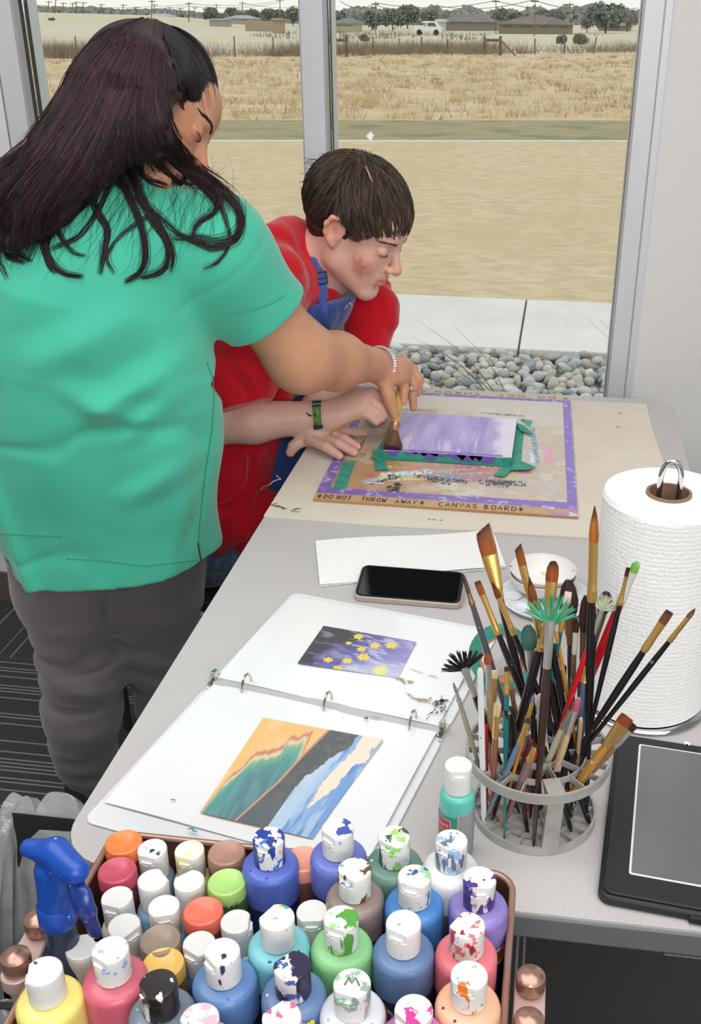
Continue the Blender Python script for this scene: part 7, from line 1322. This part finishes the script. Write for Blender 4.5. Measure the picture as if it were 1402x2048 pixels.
# hoodie
hd_ = Cloth(.045); SB_ = ((1, 0, .25), .72); T1, T2, T3, T4 = np.array([-.705, 2.02, .50]), np.array([-.665, 2.02, .70]), np.array([-.60, 2.03, .88]), np.array([-.535, 2.035, .985])
hd_.cone(T1, T2, .178, .172, sq=SB_); hd_.cone(T2, T3, .172, .165, sq=SB_); hd_.cone(T3, T4, .165, .12, sq=SB_); hd_.cone(T4, nkB-np.array([.005, 0, .03]), .10, .062, k=.05); hd_.cone(nkB-np.array([.03, 0, .045]), shN, .058, .068, k=.05); hd_.cone(nkB-np.array([.03, 0, .045]), shF, .058, .066, k=.05)
hd_.cone(shN, V(448, 772, 1.81), .068, .060, k=.03); hd_.cone(V(448, 772, 1.81), V(432, 838, 1.80), .060, .050, k=.03); hd_.cone(V(515, 640, 1.85), V(560, 720, 1.93), .06, .075, k=.06); hd_.cone(shF, V(732, 612, 2.16), .066, .058, k=.03); hd_.cone(V(732, 612, 2.16), elF, .058, .056, k=.03); hd_.cone(V(500, 720, 1.84), V(484, 812, 1.80), .062, .058, k=.03); hd_.cone((-.68, 1.93, .56), (-.60, 1.91, .54), .13, .09, k=.05, sq=((0, 0, 1), .8))
hd_.chain([V(545, 500, 1.96), V(585, 482, 2.03), V(612, 476, 2.10)], [.050, .040, .034], k=.03)   # the hood bunched behind the neck
hd_.dsp = lambda P: crease(P, .0120, 7, (.9, .9, 1.3))+folds(P, .010, 9, (.8, .9, .9))+folds(P, .005, 22, (.8, .9, .7))+.0035*np.sin(P[..., 2]*110+P[..., 0]*60+4*fbm(P[..., 0]*12, P[..., 2]*8, 2))*np.exp(-(((P-V(480, 770, 1.80))**2).sum(-1))/.085**2)+.003*np.sin(P[..., 2]*120-P[..., 0]*70)*np.exp(-(((P-elF)**2).sum(-1))/.07**2)
fN = nrm(wrN-elN); fF = nrm(wrF-elF)
def hoodcut(P):
    c1 = np.minimum(1, .056-np.linalg.norm((P-(nkB+np.array([.012, -.005, .012])))*[1, 1, .7], axis=-1)); c2 = np.minimum((P-V(500, 812, 1.80))@nrm(-AU*.93+AR*.30), .115-np.linalg.norm(P-V(520, 860, 1.80), axis=-1)); c3 = np.minimum((P-(elF+fF*.035))@fF, .09-np.linalg.norm(P-(elF+fF*.1), axis=-1)); c4 = .485-P[..., 2]; return np.maximum(np.maximum(c1, c2), np.maximum(c3, c4))
hd_.cut = hoodcut; v_, f_ = hd_.mesh(.0036); v_ = relax(v_, f_, 1, .3); mesh_np('hoodie', v_, f_, m_cloth('red_fleece', (200, 16, 36)), boy)
s = Solid(.02); s.chain([V(598, 466, 2.03), V(622, 462, 2.06), V(640, 470, 2.09)], [.016, .019, .016]); v_, f_ = s.mesh(.003, disp=lambda P: .0015*np.sin(P[..., 0]*300+P[..., 2]*200)); mesh_np('hood_lining', v_, f_, m_cloth('grey_lining', (140, 142, 148), var=(30, (104, 106, 116), .45, .6)), boy)
# apron: a second skin over the chest and lap
ap = Cloth(.045); ap.p = [dict(q) for q in hd_.p[:4]]
for q in ap.p: q['ra'] = q['ra']+.011; q['rb'] = q['rb']+.011
ap.cone((-.56, 2.03, .90), (-.495, 2.03, .985), .13, .115, k=.05, sq=((1, 0, .25), .72)); ap.cone((-.57, 2.03, .86), (-.50, 2.02, .62), .13, .12, k=.05, sq=((1, 0, .25), .6)); ap.dsp = lambda P: hd_.dsp(P)*.6+folds(P, .003, 16, (.9, .9, .25))
def apcut(P):
    X, Y, Zz = P[..., 0], P[..., 1], P[..., 2]; ax_x = np.interp(Zz, [.5, .7, .88, .985, 1.05], [-.70, -.66, -.59, -.53, -.50]); back = ax_x+.012-X; side = 1.905+.02*smooth01(.92-Zz, 0, .1)-Y; far = Y-2.15; top = Zz-(1.000-.10*(Y-1.95)*0); inner = -(Solid.field(hd_, P)+hd_.dsp(P)-.0015); bot = .50-Zz
    return np.maximum(np.maximum(np.maximum(back, side), np.maximum(far, top)), np.maximum(inner, bot))
ap.cut = apcut; v_, f_ = ap.mesh(.0034); mesh_np('apron', v_, f_, m_cloth('blue_canvas_apron', (48, 76, 142), var=(30, (56, 84, 150), .5, .7)), boy)
m_strap = mat('blue_webbing', (52, 80, 158), .7, bump=(500, .3, .001)); F_ = lambda P: np.minimum(np.minimum(hd_.field(P), sb.field(P, sb.p[:34])), ap.field(P))
Pp = [(622, 482), (629, 508), (635, 532), (640, 556), (646, 598)]; Q, ok = march(F_, [p[0] for p in Pp], [p[1] for p in Pp]); Q = [q-nrm(q-C0)*.003 for q in Q]
MB().sweep(bez(Q, 4), .0115, 8, sq=(1, .14), up=np.cross(nrm(Q[-1]-Q[0]), nrm(C0-Q[0]))*0+nrm(C0-Q[2])).build('neck_strap', m_strap, boy)
q = Q[3]; d = nrm(Q[4]-Q[2]); sd = nrm(np.cross(d, C0-q)); nn_ = np.cross(sd, d)*np.sign(np.cross(sd, d)@(C0-q)); mb = MB()
mb.sweep([q+nn_*.003+sd*a*.0135+d*b_*.011 for a, b_ in ((-1, -1), (1, -1), (1, 1), (-1, 1))], .0017, 6, closed=True); mb.sweep([q+nn_*.003-sd*.0135, q+nn_*.003+sd*.0135], .0016, 6); mb.build('strap_buckle', mat('black_buckle', (24, 24, 28), .35), boy)
Pp = [(642, 590), (648, 620), (652, 650), (655, 668)]; Q, ok = march(F_, [p[0] for p in Pp], [p[1] for p in Pp]); Q = [q-nrm(q-C0)*.003 for q, o in zip(Q, ok) if o]
if len(Q) > 2: MB().sweep(bez(Q, 4), .0075, 8, sq=(1, .16), up=nrm(C0-Q[1])).build('strap_tail', m_strap, boy)
mb = MB()
for px, py, r in ((694, 612, .0016), (700, 607, .0022), (703, 611, .0018), (691, 616, .0013), (668, 655, .001), (672, 650, .001), (662, 658, .001), (688, 632, .0007), (676, 648, .0008)):
    Q, ok = march(ap.field, [px], [py]); mb.lathe([(r, 0), (r*.8, .0006)], Q[0]-nrm(Q[0]-C0)*.001, nrm(C0-Q[0]), 8)
mb.build('paint_spots', mat('apron_spots', (206, 204, 120), .6), boy)
# short brown hair
hbp = Solid(.03); L = lambda x, y, z: bc2+MBo@(np.array([x, y, z])*EB)
hbp.ell(L(0, -.019, .038), (.0835, .1045, .0905), MBo); hbp.ell(L(0, -.058, -.018), (.056, .038, .048), MBo)
hbp.ell(L(0, .092, -.030), (.16, .085, .082), MBo, k=.008, op='-'); 
for sx in (-1, 1): hbp.ell(L(sx*.088, -.010, -.008), (.024, .022, .033), MBo, k=.006, op='-')
hbp.plane(L(0, -.05, -.072), MBo@nrm((0, .3, -1)), k=.01)
v_, f_ = hbp.mesh(.0026); hairb = mesh_np('hair', v_, f_, m_hair, boy, linA(np.ones((len(v_), 3))*np.array([48, 39, 34.])))
RB = np.random.RandomState(9); pa = []; ra_ = []; cb = []; whorl = np.array([.012, -.045, .118]); whorl /= np.linalg.norm(whorl)
cen = np.array([0, -.019, .036]); rad3 = np.array([.0845, .1080, .0915]); cnt = 0
while cnt < 8500:
    d = RB.randn(3); d /= np.linalg.norm(d); p = cen+d*rad3
    if p[2] < -.052 or (p[1] > .055 and p[2] < .050) or (p[1] > .02 and p[2] < .022) or (abs(p[0]) > .06 and -.032 < p[1] < .014 and p[2] < .03): continue
    if abs(p[0]) < .055 and p[1] < -.05: pass
    elif p[2] < .0 and p[1] > -.035: continue
    fl_ = d-whorl*(d@whorl); fl_ /= np.linalg.norm(fl_)+1e-6; flow = fl_*.85+np.array([0, .55 if p[1] > -.03 else -.20, -.75])*(.35+.5*(1-max(d[2], 0))); ln_ = RB.uniform(.030, .052)*(1.25 if p[1] > .02 and p[2] > .05 else 1)*(.55 if p[2] < .01 else 1); q = p.copy(); path = []; lift = RB.uniform(.001, .0075); zj = RB.uniform(-.010, .012)
    for k in range(7):
        n_ = (q-cen)/rad3**2; n_ /= np.linalg.norm(n_); fv = flow-n_*(flow@n_); fv /= np.linalg.norm(fv)+1e-6; r = np.linalg.norm((q-cen)/rad3); t = k/6; path.append(q+n_*(lift*math.sin(PI*min(t*.75+.1, 1))+.0015)); zmin = np.interp(q[1], [-.06, -.035, -.02, .012, .03, .05, .075, .1], [-.085, -.03, .028, -.012, .004, .030, .048, .050]); q = q+fv*ln_/6*(1 if q[2] > zmin+zj else .12); rr = np.linalg.norm((q-cen)/rad3); q = cen+(q-cen)/rr
    pa.append([bc2+MBo@(x*EB) for x in path]); cb.append(np.array([76, 62, 53])*RB.uniform(.55, 1.5)); cnt += 1
pa = np.array(pa); gi = RB.choice(len(pa), 300, replace=False); gr0 = pa[gi][:, 0]; near_ = np.array([np.argmin(((gr0-q)**2).sum(1)) for q in pa[:, 0]]); wt = (np.linspace(0, 1, 7)**1.5*.72)[None, :, None]; pa = pa*(1-wt)+pa[gi][near_]*wt+RB.normal(0, .0006, pa.shape)*wt; pa = [list(q) for q in pa]
for i in range(60):                                        # cowlick at the back of the head
    b0_ = np.array([RB.uniform(-.02, .07), -.100+RB.uniform(-.01, .01), .055+RB.uniform(-.03, .03)]); pa.append([bc2+MBo@((b0_+np.array([RB.uniform(-.004, .004), -.016*t, .008*t-.010*t*t]))*EB) for t in np.linspace(0, 1.2, 7)]); cb.append(np.array([64, 51, 44.]))
v_, f_, c_ = strands(np.array(pa), np.array([.0004, .00055, .00055, .00055, .0005, .0004, .00015]), np.array(cb)); mesh_np('hair_strands', v_, f_, m_hair, hairb, c_)
Q, ok = march(hbp.field, [731, 737, 741, 745], [333, 345, 355, 364]); MB().sweep([q-nrm(q-C0)*.0085 for q in Q], [.0008, .0014, .0013, .0006], 6, sq=(1, .5)).build('hair_parting', mat('scalp', (196, 150, 138), .6), hairb)
# jeans, shoes
jn = Cloth(.03); jn.cone((-.70, 1.94, .47), (-.28, 1.93, .52), .098, .070); jn.cone((-.70, 2.10, .47), (-.28, 2.11, .52), .098, .070); jn.cone((-.28, 1.93, .52), (-.30, 1.93, .09), .068, .055, k=.02); jn.cone((-.28, 2.11, .52), (-.30, 2.11, .09), .068, .055, k=.02); jn.cone((-.72, 1.94, .48), (-.72, 2.1, .48), .11, .11); jn.dsp = lambda P: folds(P, .004, 9, (1, .4, 1)); jn.cut = lambda P: .06-P[..., 2]; v_, f_ = jn.mesh(.005); mesh_np('jeans', v_, f_, m_cloth('blue_denim', (74, 96, 122), var=(60, (98, 118, 142), .45, .6)), boy)
for y in (1.93, 2.11): s = Solid(.02); s.cone((-.33, y, .045), (-.20, y, .035), .040, .032); s.cone((-.31, y, .05), (-.31, y, .09), .042, .042); s.plane((0, 0, .001), (0, 0, -1), k=.002); v_, f_ = s.mesh(.005); mesh_np('shoe', v_, f_, mat('dark_sneaker', (46, 46, 52), .6), boy)
# woven wristband, brush
wb_ = thing('wristband', 'green and navy woven wristband with a knotted end on the seated person\'s wrist', 'wristband', wrN); ax_ = nrm(wrN-mN); cW = mN+(wrN-mN)*.86; x_, y_, _ = frame(ax_)
for nm, a0_, a1_, rgb in (('green_weave', 0, 1, (96, 130, 72)),):
    mb = MB(); n = 40; rw = .0312
    for h0, h1 in ((-.010, .010),): vs = [cW+ax_*h+(x_*math.cos(2*PI*i/n)+y_*math.sin(2*PI*i/n))*(rw+rr_) for rr_ in (0, .0012) for h in (h0, h1) for i in range(n)]; mb.add(vs, [(i, (i+1) % n, n+(i+1) % n, n+i) for i in range(n)]+[(2*n+i, 3*n+i, 3*n+(i+1) % n, 2*n+(i+1) % n) for i in range(n)]+[(i, 2*n+i, 2*n+(i+1) % n, (i+1) % n) for i in range(n)]+[(n+i, n+(i+1) % n, 3*n+(i+1) % n, 3*n+i) for i in range(n)])
    mb.build(nm, mat('woven_green', rgb, .9, bump=(700, .5, .001), var=(90, (70, 100, 60), .5, .6)), wb_)
cd_ = nrm(C0-cW); cu = nrm(cd_-ax_*(cd_@ax_)); cv2 = np.cross(ax_, cu); cv2 = cv2*np.sign(cv2[2]+1e-9)
def wband(t0, t1, h0, h1, m, name, o_=.0018):
    mb = MB(); n = 6; vs = [cW+ax_*h+(cu*math.cos(a)+cv2*math.sin(a))*(rw+o_) for a in np.linspace(t0, t1, n+1) for h in (h0, h1)]; mb.add(vs, [(2*i, 2*i+1, 2*i+3, 2*i+2) for i in range(n)]); mb.build(name, m, wb_, smooth=False)
m_nav = mat('woven_navy', (44, 52, 78), .9); m_cr = mat('woven_cream', (214, 206, 176), .9)
wband(.62, 1.15, -.009, .009, m_nav, 'navy_pattern'); wband(.80, .86, -.0095, .0095, m_cr, 'cream_pattern', .0022); wband(-.78, -.50, -.0095, .0095, m_nav, 'navy_pattern')
for h in (-.0100, .0085): wband(-1.1, 1.2, h, h+.0015, m_cr, 'cream_edge', .0020)
text_on('I am', .0062, lambda x, y: cW+ax_*(.0035-y)+(cu*math.cos(.45-x/rw)+cv2*math.sin(.45-x/rw))*(rw+.0024), m_cr, 'woven_letters', wb_)
kn = cW-ax_*.014+(cu*math.cos(.1)+cv2*math.sin(.1))*(rw+.001); MB().sweep([kn+ax_*.004, kn, kn-ax_*.006+cv2*.006], [.002, .0016, .001], 6).build('knotted_end', m_nav, wb_)
FERR['p'] = m_copp
brush('wide soft brush with copper ferrule held over the violet canvas by both people', (784, 899), None, 0, 'flare', 40, .036, .022, 'p', (206, 160, 80), (120, 84, 52), (90, 58, 60), 17, tail3=V(804, 742, 1.928), tz=KZ+.001, grp='brush in use', nhair=260)
# chair under the seated person
chr_ = thing('chair', 'dark chair under the seated person, mostly hidden', 'chair', (-.74, 2.02, 0)); m_ch = mat('chair_black', (40, 40, 44), .6); m_chl = mat('chair_legs', (120, 120, 124), .35, metal=.8)
MB().prism(rrect(-.94, 1.82, -.52, 2.22, .05), .352, .378).build('seat', m_ch, chr_, bevel=.005); MB().box((-.955, 1.84, .50), (-.93, 2.20, .80)).build('backrest', m_ch, chr_, smooth=False, bevel=.01)
for x in (-.92, -.54):
    for y in (1.85, 2.19): MB().sweep([(x, y, .0), (x, y, .355)], .011, 10).build('leg', m_chl, chr_)
for y in (1.87, 2.17): MB().sweep([(-.935, y, .35), (-.945, y, .52)], .010, 8).build('back_frame', m_chl, chr_)
